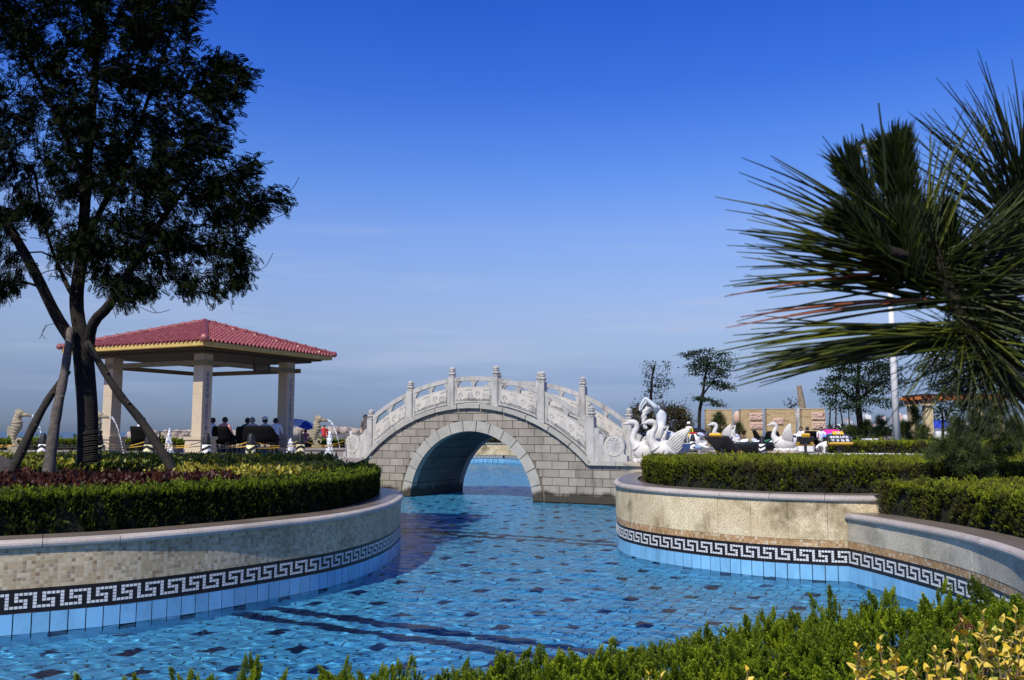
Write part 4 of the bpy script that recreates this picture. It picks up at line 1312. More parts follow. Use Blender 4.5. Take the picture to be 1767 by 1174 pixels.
TY = 18.0
CROWN = [(-260, -120), (375, -90), (374, 0), (350, 28), (322, 40), (330, 62), (372, 86), (400, 108), (442, 110), (436, 138), (408, 165), (400, 200), (392, 228), (430, 246), (452, 272), (440, 300), (446, 325), (502, 338), (492, 356),
         (455, 376), (430, 390), (398, 398), (428, 420), (432, 452), (414, 490), (420, 508), (345, 510), (306, 500), (290, 488), (250, 520), (226, 530), (196, 510), (150, 492), (112, 470), (66, 452), (36, 484), (0, 512), (-80, 520), (-240, 470), (-300, 200)]
b0 = at_z(152, 830, 1.17)
def L_(pts, r0, r1): return ([at_y(u, v, y) for u, v, y in pts], r0, r1)
tb_ = at_y(151, 835, TY); tb_.z = 1.12
limbs = [([tb_, at_y(152, 740, TY), at_y(147, 650, TY), at_y(140, 575, TY)], 0.215, 0.165),
         L_([(142, 590, TY), (132, 520, TY + 0.2), (142, 430, TY + 0.5), (150, 300, TY + 0.4), (160, 180, TY), (170, 40, TY), (175, -60, TY)], 0.15, 0.045),
         L_([(140, 610, TY), (100, 550, TY - 0.2), (60, 470, TY - 0.5), (20, 400, TY - 0.6), (-40, 320, TY - 0.6), (-120, 200, TY)], 0.125, 0.04),
         L_([(150, 620, TY), (160, 560, TY - 0.3), (190, 525, TY - 0.6), (240, 440, TY - 0.9), (300, 350, TY - 1.0), (350, 290, TY - 1.0)], 0.12, 0.035),
         L_([(142, 430, TY + 0.5), (180, 350, TY + 0.8), (230, 240, TY + 1.2), (270, 130, TY + 1.2), (300, 40, TY + 1.0)], 0.07, 0.03),
         L_([(150, 320, TY + 0.4), (110, 230, TY), (60, 120, TY - 0.3), (20, 20, TY)], 0.06, 0.025),
         L_([(240, 440, TY - 0.9), (310, 430, TY - 0.8), (380, 420, TY - 0.4)], 0.05, 0.02),
         L_([(132, 520, TY + 0.2), (110, 480, TY + 1), (80, 400, TY + 1.6), (60, 300, TY + 2)], 0.06, 0.025)]
holes = [(60, 425, 45, 28), (110, 360, 30, 22), (215, 455, 28, 16), (345, 465, 20, 10), (355, 400, 22, 9), (255, 255, 18, 14), (190, 90, 14, 14), (60, 250, 16, 20), (120, 480, 60, 14), (265, 515, 22, 10), (330, 150, 16, 12), (20, 470, 22, 14)]
_hr = np.random.default_rng(21)
holes += [(float(_hr.uniform(0, 440)), float(_hr.uniform(0, 500)), float(r_), float(r_ * _hr.uniform(0.5, 1.0))) for r_ in _hr.uniform(7, 15, 55)]
attr = sample_crown(CROWN, 1750, TY, 2.5, holes)
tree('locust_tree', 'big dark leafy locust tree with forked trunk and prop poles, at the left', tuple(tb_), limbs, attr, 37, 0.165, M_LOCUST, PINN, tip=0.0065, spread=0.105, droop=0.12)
# bare whip-like twigs are part of its trunk: they reach beyond the leaves
tk = [o for o in COL.objects if o.name.startswith('trunk')][-1]
mb = MB()
for pts in ([(480, 345), (505, 325), (516, 306)], [(440, 378), (475, 376), (497, 366)], [(425, 468), (455, 463), (471, 437)], [(415, 500), (430, 498), (440, 484)], [(228, 522), (265, 540), (293, 535)], [(80, 560), (72, 575), (78, 585)], [(118, 565), (85, 560), (68, 585)]):
    mb.tube(crom([at_y(u, v, TY - 0.6) for u, v in pts], 0.1), 0.006, 4)
mb.build('twig', M_BARK, tk)
# wrapped rope and prop poles
mb = MB()
for k in range(20):
    z = 2.15 + k * 0.045 + random.uniform(-0.01, 0.01)
    c = at_y(151, 760, TY); 
    r = 0.222 + random.uniform(0, 0.008)
    mb.tube([(tb_.x + r * math.cos(a * PI / 8), tb_.y + r * math.sin(a * PI / 8), z - 0.4 + 0.02 * math.sin(a)) for a in range(17)], 0.013, 5)
root_l = bpy.data.objects['locust_tree']
mb.build('straw_rope', M_POLE_DARK, root_l)
def prop(label, pts, r0, r1, mat):
    a = pts[0]
    root = thing('prop_pole', label, 'pole', tuple(pts[-1]), 0, 'prop poles of the big tree')
    mb = MB(); p = crom(pts, 0.18)
    rr = [(r0 + (r1 - r0) * i / (len(p) - 1)) * (1.0 + 0.06 * math.sin(i * 2.1)) for i in range(len(p))]
    mb.tube(p, rr, 9)
    mb.build('pole', mat, root, smooth=True)
    kb = MB()
    for t in (0.2, 0.42, 0.63, 0.8):
        q = p[int(t * (len(p) - 1))]; kb.ell(q + Vector((0.05, -0.03, 0)), (0.05, 0.05, 0.04), 8, 5)
    kb.build('knot', mat, root, smooth=True)
prop('pale upright wooden prop pole leaning on the left side of the trunk', [at_y(122, 566, TY - 0.3), at_y(112, 640, TY - 0.5), at_y(95, 730, TY - 0.7), Vector((at_y(80, 812, TY - 0.9).x, TY - 0.9, 1.15))], 0.07, 0.125, M_POLE)
prop('dark prop pole slanting down to the left from the big tree', [at_y(118, 640, TY - 0.1), at_y(70, 712, TY - 0.5), Vector((at_y(0, 790, TY - 1).x, TY - 1, 1.3)), Vector((at_y(-14, 800, TY - 1).x, TY - 1.1, 1.15))], 0.06, 0.11, M_POLE_DARK)
prop('dark prop pole slanting down to the right from the big tree', [at_y(150, 590, TY - 0.3), at_y(200, 672, TY - 0.2), at_y(250, 735, TY), Vector((at_y(305, 800, TY).x, TY, 1.7)), Vector((at_y(318, 818, TY).x, TY, 1.15))], 0.065, 0.105, M_POLE_DARK)
# ------------------------------------------------------------------ pavilion
M_COL = stone('speckled_beige_granite', (0.48, 0.39, 0.265), (0.55, 0.46, 0.33), 2, 110, 0.35, 0.75, 0.1, 0.003, None, 0.03)
M_FASCIA = plain('ochre_painted_concrete', (0.50, 0.36, 0.11), 0.8, var=0.12, scale=3)
M_SOFFIT = plain('brown_soffit', (0.055, 0.043, 0.026), 0.85, var=0.15, scale=2)
M_BEAM = plain('tan_beam', (0.20, 0.155, 0.085), 0.8, var=0.12, scale=3)
def rooftile():
    m, n, l, b = new_mat('red_glazed_roof_tile')
    r = ramp(n, [(0.3, (0.22, 0.045, 0.042)), (0.55, (0.30, 0.085, 0.08)), (0.75, (0.37, 0.135, 0.125))])
    l.new(noise(n, l, 5.0, 3), r.inputs[0])
    oi = n.new('ShaderNodeObjectInfo'); pr = ramp(n, [(0, (0.85,) * 3), (1, (1.12,) * 3)]); l.new(oi.outputs['Random'], pr.inputs[0])
    l.new(mixn(n, l, r.outputs[0], pr.outputs[0], 1.0, 'MULTIPLY'), b.inputs['Base Color'])
    b.inputs['Roughness'].default_value = 0.32; b.inputs['Specular IOR Level'].default_value = 0.6
    return m
M_ROOF = rooftile()
M_INK = plain('blue_inscription', (0.05, 0.10, 0.22), 0.6)
PA = rad(25.5)
E1 = Vector((-math.cos(PA), math.sin(PA), 0)); E2 = Vector((math.sin(PA), math.cos(PA), 0))
PL = 5.75
PC = Vector((-14.05, 40.0, 0)) + (E1 + E2) * (PL / 2)
def PV(a, b, z): 
    p = PC + E1 * a + E2 * b
    return Vector((p.x, p.y, z))
PR = Matrix.Rotation(math.atan2(E2.y, E2.x), 3, 'Z')
pav = thing('pavilion', 'open square pavilion with red tiled hip roof on four granite columns', 'pavilion', (PC.x, PC.y, 1.5))
def slab(name, H, z0, z1, mat, inner=None, H2=None):
    mb = MB(); H2 = H2 or H
    if inner is None:
        mb.add([PV(a * H, b * H, z0) for a, b in ((-1, -1), (1, -1), (1, 1), (-1, 1))] + [PV(a * H2, b * H2, z1) for a, b in ((-1, -1), (1, -1), (1, 1), (-1, 1))],
               [(0, 1, 2, 3), (7, 6, 5, 4), (4, 5, 1, 0), (5, 6, 2, 1), (6, 7, 3, 2), (7, 4, 0, 3)])
    return mb.build(name, mat, pav)
for a in (-1, 1):
    for b in (-1, 1):
        c = PV(a * PL / 2, b * PL / 2, 0)
        mb = MB(); mb.box((c.x, c.y, 3.36), (0.58, 0.58, 1.92), PR); mb.box((c.x, c.y, 5.26), (0.58, 0.58, 1.868), PR)
        col = mb.build('column', M_COL, pav)
        mb = MB(); mb.box((c.x, c.y, 1.5 + 0.38), (1.06, 1.06, 0.76), PR, taper=0.86); mb.build('plinth', M_COL, col)
        mb = MB(); mb.box((c.x, c.y, 2.33), (1.04, 1.04, 0.14), PR); mb.build('plinth_cap', M_COL, col)
        if a == -1:
            body = '福\n寿\n福\n地\n福\n人\n家\n居\n安\n乐\n康\n宁' if b == -1 else '大\n海\n大\n子\n来\n福\n临\n喜\n盈\n门\n庭\n宅'
            p = PV(a * PL / 2 - 0.293, b * PL / 2, 5.12) - parent_origin(col)
            text_mesh('inscription', body, 0.235, M_INK, col, Matrix(((E2.x, 0, -E1.x, p.x), (E2.y, 0, -E1.y, p.y), (0, 1, 0, p.z), (0, 0, 0, 1))), line=1.03)
# ring beams proud of the columns
for z0, z1, hb in ((5.62, 5.84, PL / 2 + 0.33),):
    for k in range(4):
        mb = MB()
        aa = [(-1, -1), (1, -1), (1, 1), (-1, 1)]
        a0, a1 = aa[k], aa[(k + 1) % 4]
        ext = 0.45
        dv = Vector((a1[0] - a0[0], a1[1] - a0[1], 0)) / 2
        nv = Vector((a0[0] + a1[0], a0[1] + a1[1], 0)) / 2
        c0 = PV(nv.x * hb, nv.y * hb, (z0 + z1) / 2)
        ln = PL + 0.6 + (2 * ext - 0.3 if k % 2 == 0 else 0)
        hgt = (z1 - z0) - (0 if k % 2 == 0 else 0.012)
        rot = PR @ Matrix.Rotation(math.atan2(dv.x, dv.y), 3, 'Z') if False else None
        ax = (E1 * dv.x + E2 * dv.y)
        Rm = Matrix.Rotation(math.atan2(ax.y, ax.x), 3, 'Z')
        mb.box(c0, (ln, 0.10, hgt), Rm); mb.build('beam', M_BEAM, pav)
mb = MB(); c0 = PV(-(PL / 2 + 0.40), 0.55, 5.68); mb.box(c0, (1.15, 0.05, 0.46), PR); plq = mb.build('plaque', M_SOFFIT, pav)
p = PV(-(PL / 2 + 0.428), 0.55, 5.58) - parent_origin(plq)
text_mesh('plaque_lettering', '海福亭', 0.3, M_BEAM, plq, Matrix(((E2.x, 0, -E1.x, p.x), (E2.y, 0, -E1.y, p.y), (0, 1, 0, p.z), (0, 0, 0, 1))))
slab('ceiling', 3.75, 6.15, 6.26, M_SOFFIT)
slab('eave_step', 4.12, 6.263, 6.34, M_SOFFIT)
slab('fascia', 4.50, 6.343, 6.53, M_FASCIA)
RH = 4.55; RZ0 = 6.50; RZ1 = 8.02
slab('roof_deck', RH - 0.1, RZ0 + 0.033, RZ1 - 0.05, M_SOFFIT, None, 0.05)
tiles = MB()
NCOL = 36; NROW = 12
tw = 2 * RH / NCOL
for sa in range(4):
    nx, ny = ((-1, 0), (0, -1), (1, 0), (0, 1))[sa]
    for r in range(NROW):
        f0 = r / NROW; f1 = min(1.0, (r + 1.12) / NROW)
        for j in range(NCOL):
            tc_ = -RH + (j + 0.5) * tw
            if abs(tc_) > RH * (1 - f0) + tw * 0.3: continue
            vs = []
            for f, lift in ((f0, 0.10), (f1, 0.02)):
                d = RH * (1 - f)
                for q in range(7):
                    w = -0.5 + q / 6
                    hh = 0.075 * math.cos(w * 2 * PI) * 1.0
                    t = max(-d, min(d, tc_ + w * tw))
                    a, b = (nx * d + (t if nx == 0 else 0), ny * d + (t if ny == 0 else 0))
                    vs.append(PV(a, b, RZ0 + (RZ1 - RZ0) * f + lift + hh))
            tiles.add(vs, [(q, q + 1, q + 8, q + 7) for q in range(6)])
            lowv = [v - Vector((0, 0, 0.035)) for v in vs[:7]]
            tiles.add(vs[:7] + lowv, [(q + 1, q, q + 7, q + 8) for q in range(6)])
o = tiles.build('roof_tiles', M_ROOF, pav, smooth=False); o['kind'] = 'stuff'
for ca, cb in ((-1, -1), (1, -1), (1, 1), (-1, 1)):
    p0 = PV(0, 0, RZ1 + 0.12); p1 = PV(ca * (RH + 0.03), cb * (RH + 0.03), RZ0 + 0.14)
    n = 13
    for k in range(n):
        a = p0.lerp(p1, k / n); b = p0.lerp(p1, (k + 1.06) / n)
        mb = MB(); mb.tube([a, a.lerp(b, 0.80), a.lerp(b, 0.84), b], [0.11, 0.12, 0.155, 0.15], 10)
        mb.build('ridge_tile', M_ROOF, pav)
    mb = MB(); mb.ell(p1, ((0.2,) * 3 if (ca, cb) == (-1, -1) else (0.14,) * 3), 14, 10); mb.build('ridge_end', M_ROOF, pav, smooth=True)
mb = MB(); mb.lathe([(0.3, 0), (0.26, 0.12), (0.1, 0.2), (0.001, 0.24)], PV(0, 0, RZ1 + 0.02), 14); mb.build('ridge_top', M_ROOF, pav, smooth=True)
mb = MB(); mb.box(PV(0, 0, 1.53), (8.6, 8.6, 0.1), PR); mb.build('floor_slab', M_PAVE, pav)

# ------------------------------------------------------------------ people
M_SKIN = plain('skin', (0.34, 0.20, 0.13), 0.6, var=0.08)
M_HAIR = plain('black_hair', (0.012, 0.010, 0.010), 0.5)
M_HAIRGREY = plain('grey_hair', (0.22, 0.21, 0.20), 0.6)
M_SHOE = plain('dark_shoes', (0.03, 0.03, 0.03), 0.6)
cloth_cache = {}
def cloth(name, c):
    if name not in cloth_cache: cloth_cache[name] = plain(name, c, 0.85, var=0.1, scale=20)
    return cloth_cache[name]
def person(label, loc, rz, pose, shirt, pants, hair=None, hat=None, scale=1.0, group=None, lean=0.0, sleeves='short', turn=0.0):
    J = {}
    if pose == 'stand':
        J = dict(pel=(0, 0, .93, .125), wai=(0, -.01, 1.06, .115), che=(0, 0, 1.27, .135), nb=(0, .01, 1.40, .075), nk=(0, 0, 1.455, .05), hd=(0, -.02, 1.545, .088), ht=(0, -.01, 1.63, .075))
        for s, n in ((-1, 'l'), (1, 'r')):
            J['sh' + n] = (s * .17, .01, 1.36, .06); J['el' + n] = (s * .225, .03, 1.10, .042); J['wr' + n] = (s * .215, -.06, .88, .03); J['ha' + n] = (s * .205, -.085, .80, .034)
            J['hi' + n] = (s * .085, 0, .87, .085); J['kn' + n] = (s * .095, -.015, .48, .058); J['an' + n] = (s * .095, .02, .09, .042); J['to' + n] = (s * .105, -.12, .035, .036)
    else:
        J = dict(pel=(0, .02, .52, .135), wai=(0, .04, .66, .125), che=(0, .02 - lean * .5, .86, .14), nb=(0, .0 - lean * .8, .99, .078), nk=(0, -.01 - lean * .9, 1.045, .052), hd=(0, -.035 - lean, 1.135, .09), ht=(0, -.03 - lean, 1.22, .077))
        for s, n in ((-1, 'l'), (1, 'r')):
            J['sh' + n] = (s * .175, .01 - lean * .7, .95, .062); J['el' + n] = (s * .235, -.06 - lean * .5, .71, .043); J['wr' + n] = (s * .16, -.30 - lean * .4, .70, .031); J['ha' + n] = (s * .13, -.37 - lean * .4, .70, .035)
            J['hi' + n] = (s * .09, -.03, .50, .09); J['kn' + n] = (s * .11, -.42, .50, .062); J['an' + n] = (s * .11, -.40, .09, .043); J['to' + n] = (s * .12, -.54, .035, .037)
    bones = [('pel', 'wai', 1), ('wai', 'che', 1), ('che', 'nb', 1), ('nb', 'nk', 0), ('nk', 'hd', 0), ('hd', 'ht', 0)]
    for n in 'lr':
        bones += [('nb', 'sh' + n, 1), ('sh' + n, 'el' + n, 1), ('el' + n, 'wr' + n, 1 if sleeves == 'long' else 0), ('wr' + n, 'ha' + n, 0),
                  ('pel', 'hi' + n, 2), ('hi' + n, 'kn' + n, 2), ('kn' + n, 'an' + n, 0 if pose == 'stand' and sleeves == 'shorts' else 2), ('an' + n, 'to' + n, 3)]
    names = list(J); idx = {k: i for i, k in enumerate(names)}
    me = bpy.data.meshes.new('person'); me.from_pydata([J[k][:3] for k in names], [(idx[a], idx[b]) for a, b, _ in bones], []); me.update()
    tmp = bpy.data.objects.new('tmp', me); COL.objects.link(tmp)
    sk = tmp.modifiers.new('s', 'SKIN')
    for i, k in enumerate(names):
        sv = me.skin_vertices[0].data[i]; sv.radius = (J[k][3], J[k][3] * (0.78 if k in ('pel', 'wai', 'che') else 1.0)); sv.use_root = (k == 'pel')
    sub = tmp.modifiers.new('u', 'SUBSURF'); sub.levels = 2; sub.render_levels = 2
    dg = bpy.context.evaluated_depsgraph_get(); dg.update()
    m2 = bpy.data.meshes.new_from_object(tmp.evaluated_get(dg)); bpy.data.objects.remove(tmp)
    m2.name = 'person'
    m2.materials.clear()
    for m in (M_SKIN, shirt, pants, M_SHOE): m2.materials.append(m)
    nf = len(m2.polygons); cen = np.zeros(nf * 3, dtype=np.float32); m2.polygons.foreach_get('center', cen); cen = cen.reshape(-1, 3)
    best = np.full(nf, 1e9); mi = np.zeros(nf, dtype=np.int32)
    for a, b, m in bones:
        A_ = np.array(J[a][:3]); B_ = np.array(J[b][:3]); ra, rb = J[a][3], J[b][3]; d = B_ - A_
        t = np.clip(((cen - A_) @ d) / (d @ d), 0, 1); dist = np.linalg.norm(cen - (A_ + t[:, None] * d), axis=1) - (ra + (rb - ra) * t)
        w = dist < best; best[w] = dist[w]; mi[w] = m
    m2.polygons.foreach_set('material_index', mi); m2.polygons.foreach_set('use_smooth', np.ones(nf, dtype=bool)); m2.update()
    root = link('person', m2, None, loc, (0, 0, rz), (scale,) * 3)
    tag(root, label, 'person', group)
    hx, hy, hz = J['hd'][:3]
    mb = MB(); mb.ell((hx, hy + .012, hz + .03), (.098, .108, .105), 14, 8)
    mb.v = [(x, y, z) if not (y < hy - 0.03 and z < hz + 0.05) else (x, hy - 0.02, z) for x, y, z in mb.v]
    hm = mb.mesh('hair', hair or M_HAIR, True); link('hair', hm, root)
    fb = MB(); fb.ell((hx, hy - .098, hz - 0.005), (.016, .022, .022), 6, 5)
    for s in (-1, 1): fb.ell((hx + s * .095, hy, hz), (.014, .022, .032), 6, 5)
    link('face_features', fb.mesh('face_features', M_SKIN, True), root)
    if hat:
        mb = MB(); mb.lathe([(.112, .05), (.11, .1), (.085, .15), (.04, .17), (.001, .175)], (hx, hy, hz), 14)
        mb.prism([(hx + .1 * math.cos(a), hy - .08 + .13 * math.sin(a), hz + .055) for a in [PI + k * PI / 8 for k in range(9)]], (0, 0, .012))
        link('hat', mb.mesh('hat', hat, True), root)
    return root

# ------------------------------------------------------------------ furniture and small things
M_RATTAN = plain('black_rattan', (0.005, 0.005, 0.005), 0.8, var=0.3, scale=40, bump=0.4, spec=0.1)
M_BLACKMETAL = plain('black_metal', (0.02, 0.02, 0.022), 0.45)
M_WHITE = plain('white_paint', (0.78, 0.78, 0.76), 0.5, var=0.05)
M_CREAM = plain('cream_paint', (0.66, 0.61, 0.36), 0.6, var=0.1)
M_BLACK = plain('black_paint', (0.012, 0.012, 0.013), 0.5)
M_YROPE, n_, l_, b_ = new_mat('yellow_black_rope')
_r = ramp(n_, [(0.47, (0.02, 0.018, 0.015)), (0.5, (0.62, 0.36, 0.02))]); l_.new(noise(n_, l_, 0.9, 1, stretch=(1, 0.3, 0.3)), _r.inputs[0]); l_.new(_r.outputs[0], b_.inputs['Base Color']); b_.inputs['Roughness'].default_value = 0.7
M_SPRAY = plain('white_water', (0.82, 0.86, 0.90), 0.25)

def chair_proto(name='rattan_chair', w=0.72, loveseat=False):
    root = thing(name, 'x', 'chair')
    W_ = w
    mb = MB(); N = 12; vs = []; fs = []
    rows = [(0.40, 0.0), (0.62, 0.03), (0.85, 0.08), (1.0, 0.12)]
    for z, o in rows:
        for k in range(N + 1):
            a = PI * k / N
            hgt = z if 2 < k < N - 2 else min(z, 0.40 + (z - 0.40) * (0.45 if k in (0, N) else 0.55 if k in (1, N - 1) else 0.8))
            vs.append((W_ / 2 * 1.02 * math.cos(a) * (1 + o * 0.5), (0.30 + o) * math.sin(a) - (0.20 if k in (0, N) else 0), hgt))
    for r in range(len(rows) - 1):
        for k in range(N): fs.append((r * (N + 1) + k, r * (N + 1) + k + 1, (r + 1) * (N + 1) + k + 1, (r + 1) * (N + 1) + k))
    mb.add(vs, fs)
    me = mb.mesh('backrest', M_RATTAN, True); b = link('backrest', me, root); sm = b.modifiers.new('t', 'SOLIDIFY'); sm.thickness = 0.04
    mb = MB(); mb.box((0, -0.02, 0.40), (W_ * 0.98, 0.56, 0.08)); link('seat', mb.mesh('seat', M_RATTAN), root)
    for sx_ in (-1, 1):
        for sy in (-1, 1):
            mb = MB(); mb.tube([(sx_ * W_ * 0.43, sy * 0.24, 0.38), (sx_ * W_ * 0.47, sy * 0.28, 0.0)], [0.022, 0.018], 6); link('leg', mb.mesh('leg', M_RATTAN), root)
        mb = MB(); mb.tube([(sx_ * W_ * 0.5, 0.05, 0.66), (sx_ * W_ * 0.52, -0.22, 0.64), (sx_ * W_ * 0.5, -0.29, 0.56), (sx_ * W_ * 0.47, -0.28, 0.40)], 0.022, 6); link('arm', mb.mesh('arm', M_RATTAN), root)
    return root
chairP = chair_proto(); usedP = [False]
def chair(label, loc, rz, s=1.0, group='black rattan armchairs'):
    r = chairP if not usedP[0] else copy_tree(chairP); usedP[0] = True
    r.location = loc; r.rotation_euler = (0, 0, rz); r.scale = (s, s, s); tag(r, label, 'chair', group); return r
ZP = 1.583   # pavilion floor
def on(u, v, z=1.5):
    return at_z(u, v, z)
def spot(u, Y, z=1.5):
    p = at_y(u, 700, Y); return Vector((p.x, Y, z))
# pavilion party (they sit on the slab; backs mostly to the camera)
white = cloth('white_cotton', (0.72, 0.74, 0.78)); pink = cloth('coral_pink_cotton', (0.75, 0.30, 0.27)); pale_pink = cloth('pale_mauve_cotton', (0.52, 0.36, 0.36)); teal = cloth('dark_teal_cotton', (0.03, 0.09, 0.09))
navy = cloth('navy_cotton', (0.02, 0.025, 0.05)); grey_tr = cloth('grey_trousers', (0.28, 0.30, 0.36)); cream_sh = cloth('cream_shirt', (0.55, 0.53, 0.46)); sky_sh = cloth('pale_blue_shirt', (0.45, 0.50, 0.60))
SP = 1.36
def sit(label, u, Y, rz, shirt, pants, clabel, hair=None, hat=None, lean=0.05, s=SP, sleeves='short', back=0.05):
    p = spot(u, Y, ZP)
    person(label, p, rz, 'sit', shirt, pants, hair, hat, s, 'people sitting in the pavilion', lean, sleeves)
    if clabel:
        chair(clabel, p + Vector((-math.sin(rz) * back * -1, math.cos(rz) * back, 0)), rz, 1.28)
sit('seated man in a white shirt seen from behind, left part of the pavilion', 246, 41.6, rad(155), white, grey_tr, 'black rattan chair turned sideways under the man in white', lean=0.02)
sit('woman in a coral pink top with dark hair, sitting with her back to us', 387, 41.0, rad(178), pink, navy, 'round backed black chair behind the woman in coral pink', lean=0.1)
sit('grey haired woman in a mauve top with a shoulder strap, seated in the pavilion', 437, 41.6, rad(205), pale_pink, sky_sh, None, M_HAIRGREY, lean=0.06)
sit('dark haired person in teal, half hidden behind the grey haired woman', 427, 43.2, rad(180), teal, navy, 'small black chair under the person in teal', lean=0.06)
sit('person in a cream shirt and pale cap leaning forward beside the right column', 461, 42.6, rad(215), cream_sh, grey_tr, None, None, cloth('pale_cap', (0.62, 0.60, 0.55)), lean=0.14, sleeves='long')
sit('dark haired man in a white top, partly hidden by the right column', 477, 43.6, rad(200), white, navy, None, lean=0.05)
sit('person in pale blue mostly hidden behind the front column', 366, 43.0, rad(150), sky_sh, navy, None, lean=0.04)
chair('wide black rattan loveseat facing away, right of the woman in coral pink', spot(450, 40.7, ZP), PI, 1.35)
bpy.data.objects[chairP.name].scale = bpy.data.objects[chairP.name].scale
ls = [o for o in COL.objects if o.get('label', '').startswith('wide black rattan')][0]; ls.scale = (2.1, 1.3, 1.3)
chair('black rattan chair behind the party, between the front column and the coral pink woman', spot(372, 44.6, ZP), rad(10), 1.25)
# dark folding tables with flat tops
def table(label, loc, rz, w, d, h, mat, cloth_m=None, group=None, cat='table'):
    root = thing('table', label, cat, loc, rz, group)
    mb = MB(); mb.box((0, 0, h - 0.02), (w, d, 0.04)); link('tabletop', mb.mesh('tabletop', mat), root)
    for a in (-1, 1):
        for b in (-1, 1):
            mb = MB(); mb.tube([(a * (w / 2 - 0.06), b * (d / 2 - 0.06), h - 0.04), (a * (w / 2 - 0.06), b * (d / 2 - 0.06), 0)], 0.02, 6); link('leg', mb.mesh('leg', mat), root)
    if cloth_m:
        mb = MB(); N = 40; vs = []
        for z, k_ in ((h + 0.006, 0.0), (h, 1.0), (h * 0.6, 1.06), (0.06, 1.12)):
            for i in range(N):
                a = 2 * PI * i / N; r = 1.0 + (0.035 * math.sin(i * 2.4) if z < h * 0.9 else 0)
                x, y = math.cos(a), math.sin(a); m_ = max(abs(x), abs(y))
                vs.append((x / m_ * w / 2 * k_ * r, y / m_ * d / 2 * k_ * r, z))
        fs = [(j * N + i, j * N + (i + 1) % N, (j + 1) * N + (i + 1) % N, (j + 1) * N + i) for j in range(3) for i in range(N)]
        mb.add(vs, fs); o = link('tablecloth', mb.mesh('tablecloth', cloth_m, True)); o.location = loc; o.rotation_euler = (0, 0, rz)
        tag(o, 'white cloth hanging over the table beside the seated trio', 'tablecloth')
    return root
table('dark square table with a flat top beyond the fountain jet, in the pavilion', spot(303, 45.2, ZP), rad(20), 1.5, 1.1, 1.05, M_BLACKMETAL)
table('low dark table between the seated man and the front column', spot(268, 42.4, ZP), rad(10), 0.9, 0.8, 0.7, M_RATTAN)

# bollards with chevrons and the yellow ropes between them
def bollard_proto():
    root = thing('bollard', 'x', 'bollard')
    def mk(nm, m, fn, smooth=True):
        mb = MB(); fn(mb); link(nm, mb.mesh(nm, m, smooth), root)
    mk('base', M_BLACK, lambda mb: mb.lathe([(0.24, 0), (0.24, 0.05), (0.19, 0.08)], (0, 0, 0), 16), False)
    mk('body', M_WHITE, lambda mb: mb.lathe([(0.185, 0.08), (0.15, 0.55)], (0, 0, 0), 18))
    mk('cap', M_BLACK, lambda mb: mb.lathe([(0.152, 0.55), (0.145, 0.62), (0.125, 0.72), (0.10, 0.86), (0.07, 0.93), (0.001, 0.95)], (0, 0, 0), 16))
    for k in range(2):
        mb = MB(); N = 24; z0 = 0.10 + k * 0.215; vs = []
        for i in range(N + 1):
            a = 2 * PI * i / N; ph = (a / (PI / 2)) % 2; dz = 0.12 * (1 - abs(ph - 1))
            for dh in (0, 0.10):
                z = z0 + dz + dh; r = 0.185 - (z - 0.08) / 0.47 * 0.035 + 0.003
                vs.append((r * math.cos(a), r * math.sin(a), z))
        mb.add(vs, [(2 * i, 2 * i + 2, 2 * i + 3, 2 * i + 1) for i in range(N)])
        link('chevron', mb.mesh('chevron', M_BLACK), root)
    return root
bolP = bollard_proto(); ub = [False]
def bollard(label, loc, s=1.0, rz=0.0, cream=False):
    r = bolP if not ub[0] else copy_tree(bolP); ub[0] = True
    r.location = loc; r.scale = (s, s, s); r.rotation_euler = (0, 0, rz); tag(r, label, 'bollard', 'chevron bollards with black caps')
    if cream:
        for c in r.children:
            if c.name.startswith('body'): c.data = c.data.copy(); c.data.materials[0] = M_CREAM
    return r
BL = [(78, 36.0, 'striped bollard left of the pale prop pole'), (174, 34.5, 'striped bollard just right of the big tree trunk'), (259, 34.8, 'striped bollard below the man in white, beside the dark prop pole'), (359, 34.6, 'striped bollard in front of the right foot of the front column'),
      (435, 33.8, 'striped bollard in front of the wide black loveseat'), (520, 35.4, 'cream striped bollard between the right column and the small seahorse')]
bp_ = []
for i, (u, Y, lb) in enumerate(BL):
    p = spot(u, Y); bollard(lb, p, 1.12, random.uniform(0, 1.5), i in (1, 2, 4, 5)); bp_.append(p)
def rope(a, b, sag, label, r=0.017):
    mb = MB(); mb.tube([a.lerp(b, k / 10) - Vector((0, 0, sag * math.sin(PI * k / 10))) for k in range(11)], r, 6)
    o = mb.build('rope', M_YROPE); tag(o, label, 'rope', 'yellow ropes strung between the bollards'); return o
ends_ = [spot(-60, 37)] + bp_ + [spot(603, 38.5)]
RP = ['left of the first bollard at the left edge', 'between the prop pole and the big trunk', 'below the left column and the man in white', 'left of the front column', 'in front of the coral pink woman', 'in front of the right column', 'between the cream bollard and the bridge']
RL = [('sagging upper yellow rope ' + q, 'straight lower yellow rope ' + q) for q in RP]
for i in range(len(ends_) - 1):
    a, b = ends_[i], ends_[i + 1]
    rope(a + Vector((0, 0, 0.78)), b + Vector((0, 0, 0.78)), 0.22, RL[i][0])
    rope(a + Vector((0, -0.12, 0.50)), b + Vector((0, -0.12, 0.58)), 0.05, RL[i][1])

